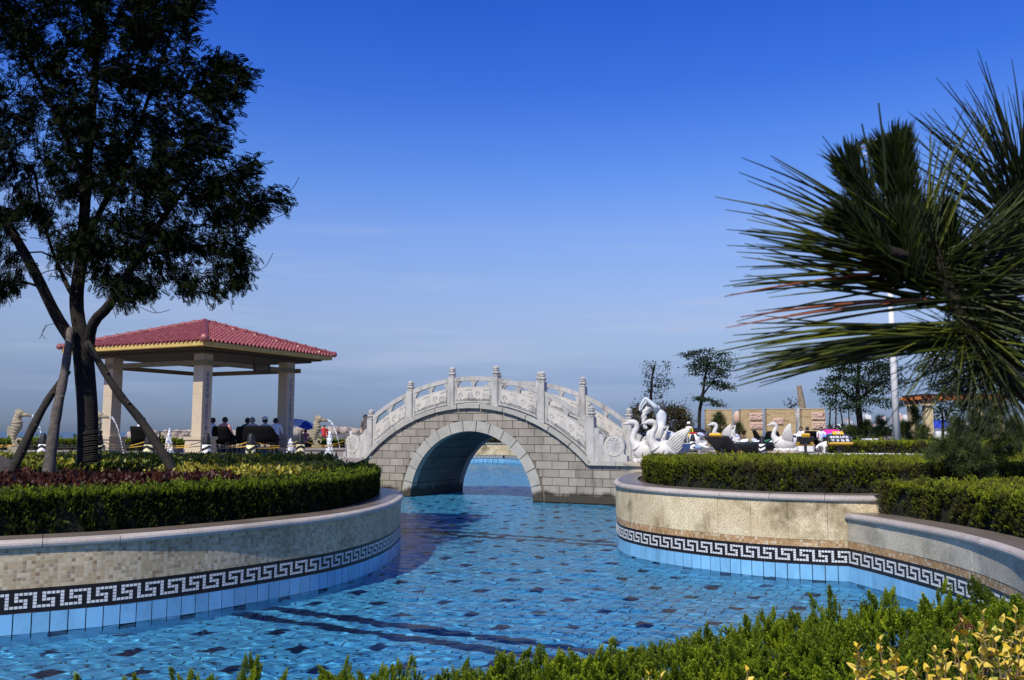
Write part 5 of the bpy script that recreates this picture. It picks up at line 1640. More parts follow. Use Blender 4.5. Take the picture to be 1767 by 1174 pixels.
# seahorse fountains
M_SEAH = stone('weathered_sandstone', (0.26, 0.225, 0.155), (0.36, 0.315, 0.22), 4, 40, 0.3, 0.9, 0.4, 0.01, ((0.13, 0.115, 0.085), 3, 0.55, 0.75), 0)
def seahorse_proto():
    root = thing('seahorse_statue', 'x', 'statue')
    mb = MB(); mb.box((0, 0, 0.11), (0.62, 0.62, 0.22)); mb.box((0.02, 0, 0.34), (0.46, 0.44, 0.24)); link('pedestal', mb.mesh('pedestal', M_SEAH), root)
    ctrl = []
    for k in range(9):
        a = rad(-60 + k * 40); rr = 0.055 + 0.012 * k
        ctrl.append(Vector((0.10 + rr * math.cos(a), 0, 0.60 + rr * math.sin(a))))
    ctrl += [Vector((-0.07, 0, 0.50)), Vector((-0.14, 0, 0.72)), Vector((-0.10, 0, 0.98)), Vector((-0.03, 0, 1.22)), Vector((-0.05, 0, 1.44)), Vector((0.0, 0, 1.58))]
    p = crom(ctrl, 0.016); n = len(p)
    rad_ = []
    for i in range(n):
        t = i / n
        b = np.interp(t, [0, 0.3, 0.5, 0.62, 0.74, 0.84, 0.93, 1], [0.03, 0.055, 0.085, 0.13, 0.185, 0.19, 0.135, 0.12])
        rad_.append(b * (1 + 0.07 * math.sin(i * 0.85)))
    mb = MB(); mb.tube(p, rad_, 12, sq=0.85); 
    link('body', mb.mesh('body', M_SEAH, True), root)
    mb = MB(); mb.ell((0.05, 0, 1.62), (0.19, 0.125, 0.145), 12, 9); mb.tube([(0.12, 0, 1.61), (0.28, 0, 1.58), (0.42, 0, 1.57)], [0.10, 0.065, 0.06], 10); mb.lathe([(0.05, 0), (0.068, 0.02), (0.05, 0.05)], (0.42, 0, 1.57), 10, M=Matrix.Rotation(PI / 2, 3, 'Y'))
    for k in range(5): mb.ell((-0.10 + 0.06 * k, 0, 1.71 + 0.05 * math.sin(k * 0.9)), (0.05, 0.035, 0.06), 7, 5)
    for s in (-1, 1): mb.ell((0.12, s * 0.105, 1.66), (0.03, 0.02, 0.03), 7, 5)
    link('head', mb.mesh('head', M_SEAH, True), root)
    mb = MB()
    for k in range(6): mb.box((-0.30 + 0.012 * (k % 2), 0, 0.84 + 0.062 * k), (0.16, 0.05, 0.055))
    link('fin', mb.mesh('fin', M_SEAH), root)
    return root
shP = seahorse_proto(); us_ = [False]
def jet_arc(p0, vx, h, dist, label):
    mb = MB()
    for k in range(26):
        t = k / 25; x = p0.x + vx * dist * t; z = p0.z + 0.10 * t - h * t * t
        for q in range(2):
            mb.ell((x + random.gauss(0, 0.012), p0.y + random.gauss(0, 0.012), z + random.gauss(0, 0.02)), (0.016, 0.016, random.uniform(0.02, 0.05)), 6, 4)
    o = mb.build('water_spout', M_SPRAY, smooth=True); tag(o, label, 'water jet', 'water spouts of the seahorses', 'stuff')
def seahorse(label, loc, s, jl):
    r = shP if not us_[0] else copy_tree(shP); us_[0] = True
    r.location = loc; r.scale = (s, s, s); tag(r, label, 'statue', 'stone seahorse fountains')
    jet_arc(Vector(loc) + Vector((0.45 * s, 0, 1.57 * s)), 1, 1.5 * s, 0.62 * s, jl)
seahorse('sandstone seahorse fountain at the far left, behind the slanting pole', spot(33, 38.0, 1.5), 1.16, 'thin arc of water spat by the leftmost seahorse')
seahorse('sandstone seahorse fountain half hidden behind the tree trunk', spot(170, 40.0, 1.5), 1.13, 'thin arc of water beside the left column')
seahorse('sandstone seahorse fountain standing alone between pavilion and bridge', spot(549, 43.0, 1.5), 1.06, 'thin arc of water from the seahorse near the bridge')
# bubbling fountain jets
def fountain(label, u, Y, z0, h, w):
    p = spot(u, Y, z0); mb = MB(); mb.m = []
    n = int(130 + 60 * h)
    for k in range(n):
        t = random.random() ** 0.8; z = h * (1 - t ** 1.5); r = w * (0.12 + 0.9 * t ** 1.3) * random.random() ** 0.6; a = random.uniform(0, 6.28)
        s = random.uniform(0.012, 0.032)
        mb.ell((p.x + r * math.cos(a), p.y + r * math.sin(a), z0 + z + random.gauss(0, 0.02)), (s, s, s * random.uniform(1.2, 3.2)), 6, 4)
    mb.tube([(p.x, p.y, z0), (p.x, p.y, z0 + h * 0.6), (p.x, p.y, z0 + h * 0.97)], [w * 0.28, w * 0.22, 0.02], 8)
    o = mb.build('fountain_jet', M_SPRAY, smooth=True); tag(o, label, 'fountain', 'white bubbling fountain jets', 'thing')
fountain('white fountain jet left of the front column, before the dark table', 294, 39.0, 1.5, 1.18, 0.24)
fountain('white fountain jet in front of the right column', 503, 37.0, 1.45, 0.85, 0.26)
fountain('tall white fountain jet right of the small seahorse', 570, 38.0, 1.4, 1.18, 0.26)
fountain('small distant fountain jet beside the left scroll stone of the bridge', 607, 52.0, 1.5, 1.1, 0.2)
# fountain basin kerbs
def kerb(label, pts, z0, h, w, mat, cat='kerb', group=None):
    path = Path(pts, 0.4, smooth=len(pts) > 2); p0 = path.at(path.len / 2)[0]
    root = thing('basin_kerb', label, cat, (p0.x, p0.y, z0), 0, group)
    n = max(2, int(path.len / 1.2))
    for i in range(n):
        mb = MB(); vs, fs = seg(path, path.len * i / n + 0.006, path.len * (i + 1) / n - 0.006, [(-w / 2, z0), (w / 2, z0), (w / 2, z0 + h * 0.72), (w / 2 + 0.05, z0 + h * 0.74), (w / 2 + 0.05, z0 + h), (-w / 2, z0 + h)], 2); mb.add(vs, fs); mb.build('kerb_stone', mat, root)
    return root
kerb('low grey stone kerb of the fountain basin behind the tree', [(-27, 39.5), (-22, 40.3), (-18.2, 41.2)], 1.5, 0.28, 0.5, M_GRAN_CAP, group='fountain basin kerbs')
kerb('low pale stone kerb of the fountain basin under the small seahorse', [(-11.3, 41.4), (-9.5, 41.7), (-7.2, 42.2)], 1.5, 0.36, 0.5, M_GRAN_CAP, group='fountain basin kerbs')
kerb('pale stone ledge running behind the man in white', [(-17.2, 44.5), (-14.8, 45.4), (-12.6, 46.4)], 1.5, 0.34, 0.5, M_GRAN_CAP, group='fountain basin kerbs')
# hedges and sea wall beyond the pavilion
def bgpoly(u0, u1, Y0, Y1): 
    return [(at_y(u0, 700, Y0).x, Y0), (at_y(u1, 700, Y0).x, Y0), (at_y(u1, 700, Y1).x, Y1), (at_y(u0, 700, Y1).x, Y1)]
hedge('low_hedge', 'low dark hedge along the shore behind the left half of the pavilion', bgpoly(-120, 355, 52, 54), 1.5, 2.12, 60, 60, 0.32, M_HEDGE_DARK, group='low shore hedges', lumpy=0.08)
hedge('low_hedge', 'low green hedge between the small seahorse and the bridge', bgpoly(505, 620, 50, 55), 1.5, 2.05, 80, 60, 0.3, M_HEDGE, group='low shore hedges', lumpy=0.05)
M_SEAWALL = stone('sea_wall_concrete', (0.16, 0.16, 0.16), (0.24, 0.235, 0.23), 0.4, 20, 0.2, 0.9, 0.2, 0.02, None, 0)
mb = MB(); a = at_y(470, 740, 62); b = at_y(640, 740, 66)
mb.prism([(a.x, 62, 1.5), (b.x, 66, 1.5), (b.x, 66.4, 1.5), (a.x, 62.4, 1.5)], (0, 0, 0.95)); o = mb.build('sea_wall', M_SEAWALL); tag(o, 'grey concrete sea wall right of the pavilion', 'wall')
# rubble breakwaters
M_RUBBLE = stone('rubble', (0.30, 0.24, 0.19), (0.42, 0.36, 0.30), 0.3, 3, 0.4, 0.95, 0.5, 0.1, None, 0)
def breakwater(label, u0, u1, Y, h, n):
    p0 = at_y(u0, 746, Y); p1 = at_y(u1, 746, Y); L = (p1 - p0).length
    ico_v = [(0, 0, 1), (0.89, 0, 0.45), (0.28, 0.85, 0.45), (-0.72, 0.53, 0.45), (-0.72, -0.53, 0.45), (0.28, -0.85, 0.45), (0.72, 0.53, -0.45), (-0.28, 0.85, -0.45), (-0.89, 0, -0.45), (-0.28, -0.85, -0.45), (0.72, -0.53, -0.45), (0, 0, -1)]
    ico_f = [(0, 1, 2), (0, 2, 3), (0, 3, 4), (0, 4, 5), (0, 5, 1), (1, 6, 2), (2, 7, 3), (3, 8, 4), (4, 9, 5), (5, 10, 1), (6, 7, 2), (7, 8, 3), (8, 9, 4), (9, 10, 5), (10, 6, 1), (6, 11, 7), (7, 11, 8), (8, 11, 9), (9, 11, 10), (10, 11, 6)]
    t = RNG.random(n); pos = np.column_stack([p0.x + (p1.x - p0.x) * t, Y + RNG.uniform(-4, 4, n), -2.2 + h * RNG.random(n) ** 0.7 * np.clip(np.minimum(t, 1 - t) * 12, 0.3, 1)])
    o = scatter('breakwater', ico_v, ico_f, pos, rot_from(RNG.normal(0, 1, (n, 3)), RNG.uniform(0, 6, n)), RNG.uniform(0.4, 1.0, n) * 1.1, M_RUBBLE)
    tag(o, label, 'breakwater', None, 'stuff')
breakwater('rocky breakwater on the sea seen between the pavilion columns', 208, 480, 170, 4.6, 900)
breakwater('long rubble breakwater on the horizon between pavilion and bridge', 470, 700, 150, 5.0, 900)
# ------------------------------------------------------------------ white statues on the right bank
M_MARBLE = stone('white_marble', (0.56, 0.545, 0.51), (0.66, 0.645, 0.61), 3, 60, 0.06, 0.55, 0.1, 0.004, ((0.36, 0.31, 0.25), 3.0, 0.52, 0.75), 0)
M_MARBLE_BLUE = stone('pale_blue_white_marble', (0.54, 0.58, 0.61), (0.64, 0.67, 0.69), 2, 60, 0.05, 0.5, 0.08, 0.004, None, 0)
M_PLINTH = stone('tan_plinth_stone', (0.42, 0.36, 0.26), (0.52, 0.45, 0.34), 2, 60, 0.3, 0.85, 0.2, 0.006, ((0.22, 0.18, 0.12), 3, 0.55, 0.8), 0)
def wing_mesh(side, deg):
    """a raised, pointed wing: long feathers lying side by side, running out to a tip"""
    nf, nu, K = 7, 12, 42
    a = rad(deg); ax = Vector((math.cos(a), side * 0.22, math.sin(a))).normalized(); pe = Vector((-math.sin(a), 0, math.cos(a)))
    A_ = Vector((-0.02 + (0.20 if side > 0 else 0.0), side * 0.24, 0.42)); Lw = 0.80
    vs = []
    for i in range(K + 1):
        v = -1 + 2 * i / K
        for j in range(nu + 1):
            u = j / nu
            tipcut = 1 - 0.42 * max(0, -v) ** 1.5 - 0.10 * max(0, v) ** 2 + 0.035 * math.cos(PI * nf * v)
            w = 0.235 * math.sin(PI * (0.20 + 0.74 * u)) ** 0.9
            p = A_ + ax * (Lw * u * tipcut) + pe * (v * w + 0.10 * u * u) + Vector((0, side * (0.10 * math.sin(PI * u * 0.9) - 0.05 * v * v), 0))
            p += Vector((0, side * 0.011 * math.cos(PI * nf * v) * min(1, u * 3), 0))
            vs.append(p)
    mb = MB(); mb.add(vs, [(i * (nu + 1) + j, (i + 1) * (nu + 1) + j, (i + 1) * (nu + 1) + j + 1, i * (nu + 1) + j + 1) for i in range(K) for j in range(nu)]); return mb
def swan(label, loc, rz, s, group='white marble swans', lift=45):
    root = thing('swan_statue', label, 'statue', loc, rz, group); root.scale = (s, s, s)
    mb = MB()
    p = crom([(-0.46, 0, 0.34), (-0.30, 0, 0.34), (-0.05, 0, 0.36), (0.25, 0, 0.38), (0.50, 0, 0.46), (0.66, 0, 0.58)], 0.05)
    n = len(p); rr = [np.interp(i / (n - 1), [0, 0.1, 0.3, 0.6, 0.85, 1], [0.12, 0.24, 0.335, 0.30, 0.15, 0.03]) for i in range(n)]
    mb.tube(p, rr, 18, sq=0.95); link('body', mb.mesh('body', M_MARBLE, True), root)
    mb = MB()
    p = crom([(-0.34, 0, 0.46), (-0.47, 0, 0.66), (-0.44, 0, 0.88), (-0.36, 0, 1.04), (-0.38, 0, 1.17), (-0.47, 0, 1.205)], 0.03); n = len(p)
    mb.tube(p, [np.interp(i / (n - 1), [0, 0.15, 0.4, 0.7, 1], [0.22, 0.15, 0.095, 0.08, 0.085]) for i in range(n)], 14)
    link('neck', mb.mesh('neck', M_MARBLE, True), root)
    mb = MB(); mb.ell((-0.50, 0, 1.20), (0.115, 0.085, 0.09), 12, 9); mb.tube([(-0.56, 0, 1.19), (-0.66, 0, 1.165), (-0.76, 0, 1.15)], [0.06, 0.04, 0.018], 8); mb.ell((-0.59, 0, 1.235), (0.035, 0.03, 0.03), 7, 5)
    for q in (-1, 1): mb.ell((-0.55, q * 0.07, 1.22), (0.018, 0.012, 0.018), 6, 4)
    link('head', mb.mesh('head', M_MARBLE, True), root)
    for q in (-1, 1):
        me = wing_mesh(q, lift).mesh('wing', M_MARBLE, True); w = link('wing', me, root); sm = w.modifiers.new('t', 'SOLIDIFY'); sm.thickness = 0.05; sm.offset = 0
    mb = MB()
    for k in range(16):
        a = k * PI / 8; mb.ell((0.05 + 0.42 * math.cos(a), 0.30 * math.sin(a), 0.05 + 0.02 * math.sin(k * 2.7)), (0.14, 0.12, 0.09), 8, 5)
    mb.ell((0.05, 0, 0.06), (0.42, 0.3, 0.12), 14, 6)
    link('wave_base', mb.mesh('wave_base', M_MARBLE, True), root)
    return root
swan('front white marble swan nearest the bridge, head turned left over the hedge', spot(1119, 25.9, 1.71), rad(-6), 0.98, lift=50)
swan('white marble swan just right of the bridge with its wing raised to the right', spot(1151, 25.0, 1.71), rad(4), 0.98, lift=40)
swan('distant white marble swan behind the slanting dark sign', spot(1249, 47.5, 1.62), rad(-14), 1.18, lift=60)
swan('distant white marble swan on a round plinth, beside the post of the small sign', spot(1352, 44.0, 1.66), rad(-2), 1.12, lift=70)
def plinth(label, c, r, z0, z1):
    mb = MB(); mb.lathe([(r * 0.92, z0), (r * 0.92, z1 - 0.07), (r, z1 - 0.06), (r, z1)], (c.x, c.y, 0), 28)
    o = mb.build('statue_plinth', M_PLINTH); tag(o, label, 'plinth', 'round statue plinths')
c = spot(1135, 25.6); plinth('tan round plinth under the statue group at the end of the bridge', c, 1.0, 1.40, 1.71)
c = spot(1352, 44.0); plinth('low round tan plinth under the lone distant swan', c, 0.88, 1.45, 1.66)
c = spot(1249, 47.5); plinth('low round plinth hidden behind the slanting sign', c, 0.8, 1.45, 1.62)

def skinned(name, J, bones, mat, sub=2):
    names = list(J); idx = {k: i for i, k in enumerate(names)}
    me = bpy.data.meshes.new(name); me.from_pydata([tuple(J[k][0]) for k in names], [(idx[a], idx[b]) for a, b in bones], []); me.update()
    tmp = bpy.data.objects.new('tmp', me); COL.objects.link(tmp)
    sk = tmp.modifiers.new('s', 'SKIN')
    for i, k in enumerate(names):
        r = J[k][1]; r = r if isinstance(r, tuple) else (r, r)
        me.skin_vertices[0].data[i].radius = r; me.skin_vertices[0].data[i].use_root = (i == 0)
    sm = tmp.modifiers.new('u', 'SUBSURF'); sm.levels = sub; sm.render_levels = sub
    dg = bpy.context.evaluated_depsgraph_get(); dg.update()
    m2 = bpy.data.meshes.new_from_object(tmp.evaluated_get(dg)); bpy.data.objects.remove(tmp)
    m2.materials.clear(); m2.materials.append(mat); m2.name = name
    m2.polygons.foreach_set('use_smooth', np.ones(len(m2.polygons), dtype=bool))
    return m2
WY = 26.4
w0 = spot(1138, WY, 1.71)
def wp(u, v, dy=0.0): return at_y(u, v, WY + dy) - w0
J = dict(pel=(wp(1139, 743), (.20, .19)), wai=(wp(1141, 730), (.15, .135)), che=(wp(1140, 716), (.19, .165)), nb=(wp(1133, 706), .10), nk=(wp(1125, 705), .062), hd=(wp(1116, 709), .105), hd2=(wp(1110, 714), .085),
         sl=(wp(1131, 703, -.2), .075), el=(wp(1114, 687, -.16), .055), wl=(wp(1105, 701, -.08), .042), hl=(wp(1104, 710, -.05), .045),
         sr=(wp(1133, 704, .2), .075), er=(wp(1117, 690, .2), .055), wr=(wp(1107, 703, .1), .042), hr=(wp(1106, 711, .06), .045),
         b1=(wp(1147, 713, -.09), .075), b2=(wp(1147, 713, .09), .075),
         hipl=(wp(1136, 748, -.14), .165), kl=(wp(1120, 748, -.3), .135), al=(wp(1124, 772, -.25), .07),
         hipr=(wp(1142, 749, .12), .165), kr=(wp(1162, 752, .1), .12), ar=(wp(1176, 764, .1), .06))
bones = [('pel', 'wai'), ('wai', 'che'), ('che', 'nb'), ('nb', 'nk'), ('nk', 'hd'), ('hd', 'hd2'), ('nb', 'sl'), ('sl', 'el'), ('el', 'wl'), ('wl', 'hl'), ('nb', 'sr'), ('sr', 'er'), ('er', 'wr'), ('wr', 'hr'), ('che', 'b1'), ('che', 'b2'),
         ('pel', 'hipl'), ('hipl', 'kl'), ('kl', 'al'), ('pel', 'hipr'), ('hipr', 'kr'), ('kr', 'ar')]
fig = link('woman_statue', skinned('woman_statue', J, bones, M_MARBLE_BLUE), None, w0)
tag(fig, 'white statue of a woman with arms over her bowed head, behind the front swans', 'statue')
mb = MB(); p = crom([wp(1120, 703), wp(1113, 712), wp(1111, 724), wp(1114, 740)], 0.02); n = len(p)
for q in range(7):
    a = q * 0.9
    mb.tube([x + Vector((0.045 * math.cos(a), 0.06 * math.sin(a), 0)) * (1 - 0.5 * i / n) + Vector((0.015 * math.sin(i * 0.8 + q), 0, 0)) for i, x in enumerate(p)], [0.062 * (1 - 0.55 * i / n) for i in range(n)], 7)
link('hair', mb.mesh('hair', M_MARBLE, True), fig)
mb = MB(); c = Vector((0.02, 0, 0)); mb.ell((0.05, 0.15, 0.30), (0.36, 0.3, 0.42), 14, 8); link('rock_seat', mb.mesh('rock_seat', M_MARBLE, True), fig)

# ------------------------------------------------------------------ people, stalls and signs on the right plaza
yel = cloth('yellow_jacket', (0.75, 0.62, 0.02)); shorts = cloth('grey_check_shorts', (0.30, 0.31, 0.36)); wcap = cloth('white_cap', (0.8, 0.8, 0.78))
yp = person('person in a yellow jacket and white cap standing right of the woman statue', spot(1188, 52.0), rad(-25), 'stand', yel, shorts, None, wcap, 1.0, None, 0, 'shorts')
mb = MB(); mb.ell((0, 0.0, 1.36), (0.215, 0.11, 0.085), 14, 8); link('white_yoke', mb.mesh('white_yoke', cloth('white_yoke', (0.8, 0.8, 0.78)), True), yp)
mb = MB(); mb.box((0.07, -0.155, 1.12), (0.05, 0.02, 0.36)); link('teal_panel', mb.mesh('teal_panel', cloth('teal_panel', (0.03, 0.28, 0.33))), yp)
black_tr = cloth('black_trousers', (0.02, 0.02, 0.02))
stripes = cloth('brown_striped_shirt', (0.12, 0.095, 0.08))
sp_ = person('man in a brown striped shirt behind the left newel post of the bridge', spot(630.5, 47.5, 1.5), rad(60), 'stand', stripes, black_tr, None, None, 1.22)
mb = MB()
for k in range(5): mb.lathe([(0.158, 1.10 + 0.055 * k), (0.158, 1.122 + 0.055 * k)], (0, 0, 0), 14, M=Matrix.Diagonal((1.0, 0.82, 1.0)))
link('shirt_stripes', mb.mesh('shirt_stripes', cloth('pale_stripes', (0.36, 0.33, 0.30)), True), sp_)
person('person in pink sitting low by the shore hedge under the blue and white parasol', spot(528, 48.0, 1.5), rad(20), 'sit', cloth('pink_blouse', (0.62, 0.22, 0.42)), navy, None, None, 1.0)
person('small distant person in red standing by the sea wall', spot(560, 60, 1.5), rad(30), 'stand', cloth('red_shirt', (0.6, 0.03, 0.03)), navy, None, None, 0.95, 'people by the sea wall', 0, 'shorts')
person('second small distant person in red and white by the sea wall', spot(566, 60.5, 1.5), rad(-50), 'stand', cloth('red_vest', (0.65, 0.06, 0.05)), cloth('white_shorts', (0.7, 0.7, 0.7)), None, None, 0.8, 'people by the sea wall', 0, 'shorts')
def parasol(label, loc, r, h, tilt, az, mats, group=None):
    root = thing('parasol', label, 'parasol', loc, 0, group)
    T = Matrix.Rotation(az, 3, 'Z') @ Matrix.Rotation(tilt, 3, 'Y')
    n = 8
    for k in range(n):
        vs = []; a0 = 2 * PI * k / n; a1 = 2 * PI * (k + 1) / n
        for j in range(6):
            q = j / 5; rr = r * math.sin(q * 1.15) / math.sin(1.15); zz = h + 0.36 * r * (math.cos(q * 1.15) - math.cos(1.15)) / (1 - math.cos(1.15))
            for a in (a0, (a0 + a1) / 2, a1):
                sagv = 0.96 if abs(a - (a0 + a1) / 2) < 1e-6 else 1.0
                vs.append(T @ Vector((rr * sagv * math.cos(a), rr * sagv * math.sin(a), zz)))
        mb = MB(); mb.add(vs, [(j * 3 + i, j * 3 + i + 1, j * 3 + i + 4, j * 3 + i + 3) for j in range(5) for i in range(2)])
        link('canopy_panel', mb.mesh('canopy_panel', mats[k % len(mats)], True), root)
    mb = MB(); mb.tube([(0, 0, 0), T @ Vector((0, 0, h + 0.36 * r + 0.05))], 0.018, 6); link('pole', mb.mesh('pole', M_BLACKMETAL), root)
    return root
M_UBLUE = plain('deep_blue_canopy', (0.03, 0.06, 0.30), 0.6); M_UWHITE = plain('white_canopy', (0.70, 0.72, 0.76), 0.6)
M_UPINK = plain('magenta_canopy', (0.75, 0.04, 0.30), 0.5); M_UCYAN = plain('azure_canopy', (0.07, 0.28, 0.75), 0.5); M_UBLACK = plain('black_canopy', (0.015, 0.015, 0.018), 0.5)
parasol('blue and white beach parasol tilted to the right, behind the right column', spot(511, 47.5, 1.5), 1.05, 1.42, rad(18), 0, [M_UBLUE, M_UWHITE])
parasol('magenta umbrella held low behind the lettered sign', spot(1431, 52.0, 1.5), 0.9, 0.95, rad(-8), 0, [M_UPINK])
parasol('azure umbrella in front of the magenta umbrella, behind the lettered sign', spot(1441, 50.5, 1.5), 0.82, 0.78, rad(4), 0.4, [M_UCYAN])
parasol('black umbrella right behind the person in the yellow jacket', spot(1199, 54.5, 1.5), 0.6, 1.15, rad(10), 0, [M_UBLACK], None)

# trio at the table on the right, with chairs
wsh = cloth('white_shirt', (0.75, 0.76, 0.78))
for lb, u, Y, rz, sh, hr in (('dark haired man in white sitting left at the right hand table', 1382, 51.0, rad(-40), wsh, None), ('person in dark clothes sitting between the two men in white', 1392, 52.0, rad(170), navy, None), ('man in white leaning over papers at the small black table', 1415, 51.0, rad(-15), wsh, None)):
    person(lb, spot(u, Y), rz, 'sit', sh, black_tr, hr, None, 1.12, 'people at the right hand table', 0.08)
chair('white cloth covered chair left of the trio at the right', spot(1378, 49.8), rad(150), 1.0)
chair('black chair with its back to us below the two seated people at the right', spot(1393, 50.0), rad(185), 1.15)
chair('black armchair turned left, behind the black boat shaped tub', spot(1312, 51.0), rad(70), 1.2)
chair('second black armchair behind the tub, seen from the front', spot(1331, 52.0), rad(-20), 1.15)
chair('black chair of the man leaning over papers', spot(1416, 51.3), rad(-15), 1.1)
whc = [o for o in COL.objects if o.get('label', '').startswith('white cloth covered')][0]
for c in whc.children:
    if c.name.split('.')[0] in ('backrest', 'seat'):
        c.data = c.data.copy(); c.data.materials[0] = M_WHITE
table('small black table between the seated people on the right', spot(1408, 49.3), rad(5), 0.9, 0.7, 0.74, M_BLACKMETAL)
tbw = table('table under the hanging white cloth beside the seated trio', spot(1383, 48.2), rad(10), 0.8, 0.7, 0.72, M_WHITE, M_WHITE)
bollard('black and white chevron bollard beside the yellow jacket person', spot(1194, 49.5), 1.05, 0.3)
bollard('black and white chevron bollard left of the lone distant swan', spot(1313, 42.5), 0.98, 0.8)
bollard('black and white chevron bollard right of the lone distant swan', spot(1369, 46.0), 1.0, 1.2)
# white bin with a red rim, stall of folded clothes
root = thing('litter_bin', 'tall white drum bin with a red rim behind the chevron bollard', 'bin', spot(1198, 51.2), 0)
mb = MB(); mb.lathe([(0.30, 0), (0.33, 1.0), (0.30, 1.02)], (0, 0, 0), 18); link('drum', mb.mesh('drum', M_WHITE, True), root)
mb = MB(); mb.lathe([(0.34, 1.0), (0.35, 1.08), (0.25, 1.10)], (0, 0, 0), 18); link('rim', mb.mesh('rim', plain('red_plastic', (0.5, 0.03, 0.02), 0.4)), root)
def clothes_pile(label, loc, w, d, h, cols, n):
    root = thing('clothes_pile', label, 'clothes', loc, 0, 'heaps of clothes for sale')
    for k in range(n):
        x, y = random.uniform(-w / 2, w / 2), random.uniform(-d / 2, d / 2)
        mb = MB(); mb.ell((x, y, h * (0.45 + 0.5 * random.random()) * (1 - 0.6 * abs(x / w))), (random.uniform(0.13, 0.26), random.uniform(0.12, 0.22), random.uniform(0.05, 0.13)), 9, 6, Matrix.Rotation(random.uniform(-0.5, 0.5), 3, 'Y'))
        link('garment', mb.mesh('garment', cols[k % len(cols)], True), root)
    return root
checks = cloth('dark_check_cloth', (0.04, 0.045, 0.06)); denim = cloth('pale_denim', (0.22, 0.30, 0.48)); lil = cloth('pale_lilac_cloth', (0.45, 0.46, 0.62)); grn = cloth('green_cloth', (0.02, 0.16, 0.07))
table('low stall table under the dark checked clothes, behind the slanting sign', spot(1222, 49.8), 0.1, 1.5, 0.9, 0.62, M_WHITE)
clothes_pile('dark checked clothes heaped up on a stall right of the bin', spot(1224, 49.8) + Vector((0, 0, 0.66)), 1.5, 0.8, 0.45, [checks, lil, checks, white], 16)
clothes_pile('white and denim bags heaped on the ground below the stall, left of the slanting sign', spot(1214, 48.4), 1.5, 0.5, 0.5, [M_WHITE, denim, M_WHITE], 10)
# boat-shaped tub with cloths
root = thing('boat_tub', 'long black boat shaped tub piled with pale clothes on the right plaza', 'boat', spot(1300, 46.0), rad(3))
mb = MB(); vs = []; N = 14
for i in range(N + 1):
    t = i / N; x = -1.25 + 2.5 * t; w = 0.46 * math.sin(PI * (0.08 + 0.84 * t)) ** 0.7; sh = 0.10 * (2 * t - 1) ** 2
    for yy, zz in ((-w, 0.56 + sh), (-w * 0.75, 0.28 + sh), (-w * 0.3, 0.06 + 2.5 * sh), (w * 0.3, 0.06 + 2.5 * sh), (w * 0.75, 0.28 + sh), (w, 0.56 + sh)): vs.append((x, yy, zz))
mb.add(vs, [(i * 6 + j, (i + 1) * 6 + j, (i + 1) * 6 + j + 1, i * 6 + j + 1) for i in range(N) for j in range(5)])
h_ = link('hull', mb.mesh('hull', plain('glossy_black_hull', (0.012, 0.013, 0.015), 0.3), True), root); sm = h_.modifiers.new('t', 'SOLIDIFY'); sm.thickness = 0.04
mb = MB(); mb.box((0, 0, 0.03), (1.4, 0.3, 0.06)); link('keel', mb.mesh('keel', M_BLACKMETAL), root)
clothes_pile('pale clothes spread along the black boat shaped tub', spot(1300, 46.0) + Vector((0, 0, 0.46)), 1.9, 0.5, 0.24, [M_WHITE, lil, M_WHITE, grn], 18)
person('small figure in white and red crouching behind the distant swan wing', spot(1269, 50.5), rad(120), 'sit', lil, cloth('dark_red_skirt', (0.35, 0.02, 0.03)), None, None, 0.95)

# signs
M_SIGN = plain('dark_slate_sign', (0.028, 0.030, 0.036), 0.5, var=0.1); M_SIGNY = plain('ochre_sign_trim', (0.72, 0.43, 0.05), 0.5); M_LETTER = plain('white_lettering', (0.8, 0.82, 0.85), 0.5)
def sign(label, loc, rz, w, d, tilt, h, lines=None, posts=1, group='dark notice boards'):
    root = thing('notice_board', label, 'sign', loc, rz, group)
    T = Matrix.Translation((0, 0, h)) @ Matrix.Rotation(tilt, 4, 'X')
    def tb(nm, c, s, m):
        mb = MB(); mb.box((0, 0, 0), s); me = mb.mesh(nm, m); o = link(nm, me, root); o.matrix_local = T @ Matrix.Translation(c); return o
    tb('board', (0, 0, 0), (w, 0.09, d), M_SIGN)
    tb('yellow_header', (0, -0.03, d / 2 + 0.04), (w * 0.46, 0.12, 0.16), M_SIGNY)
    tb('yellow_footer', (0, -0.01, -d / 2 - 0.03), (w, 0.12, 0.06), M_SIGNY)
    for sx_ in (-1, 1): tb('corner_plate', (sx_ * (w / 2 - 0.05), 0.05, -d / 2 + 0.06), (0.12, 0.02, 0.14), M_SIGNY)
    mb = MB(); mb.box((0, 0.03, h / 2 - 0.05), (0.10, 0.08, h - 0.1)); link('post', mb.mesh('post', M_SIGN), root)
    if lines:
        for i, (tx, z) in enumerate(lines):
            text_mesh('lettering', tx, 0.14, M_LETTER, root, T @ Matrix.Translation((0, -0.049, z)) @ Matrix.Rotation(PI / 2, 4, 'X'), char=1.0 if i == 0 else 1.25, extrude=0.004, bold=0.004)
        mb = MB(); mb.prism([(-0.08, 0, 0), (0.08, 0, 0), (0.05, 0, 0.08), (-0.02, 0, 0.10)], (0, -0.006, 0)); e_ = link('emblem', mb.mesh('emblem', plain('grey_emblem', (0.5, 0.52, 0.55), 0.4)), root); e_.matrix_local = T @ Matrix.Translation((0, -0.093, d / 2))
    return root
sign('dark notice board with two lines of white lettering and an ochre header', spot(1446, 38.5, 1.5), rad(4), 1.02, 0.46, rad(-38), 0.80, [('未成年人戏水', 0.02), ('家 长 陪 同', -0.16)])
sign('small dark notice board seen from behind on a thin post right of the lone swan', spot(1387, 38.0, 1.5), rad(184), 0.72, 0.36, rad(-28), 0.74)
sign('large dark notice board slanting down to the right, seen edge on from behind', spot(1245, 39.0, 1.46), rad(128), 1.30, 1.10, rad(-52), 0.62)
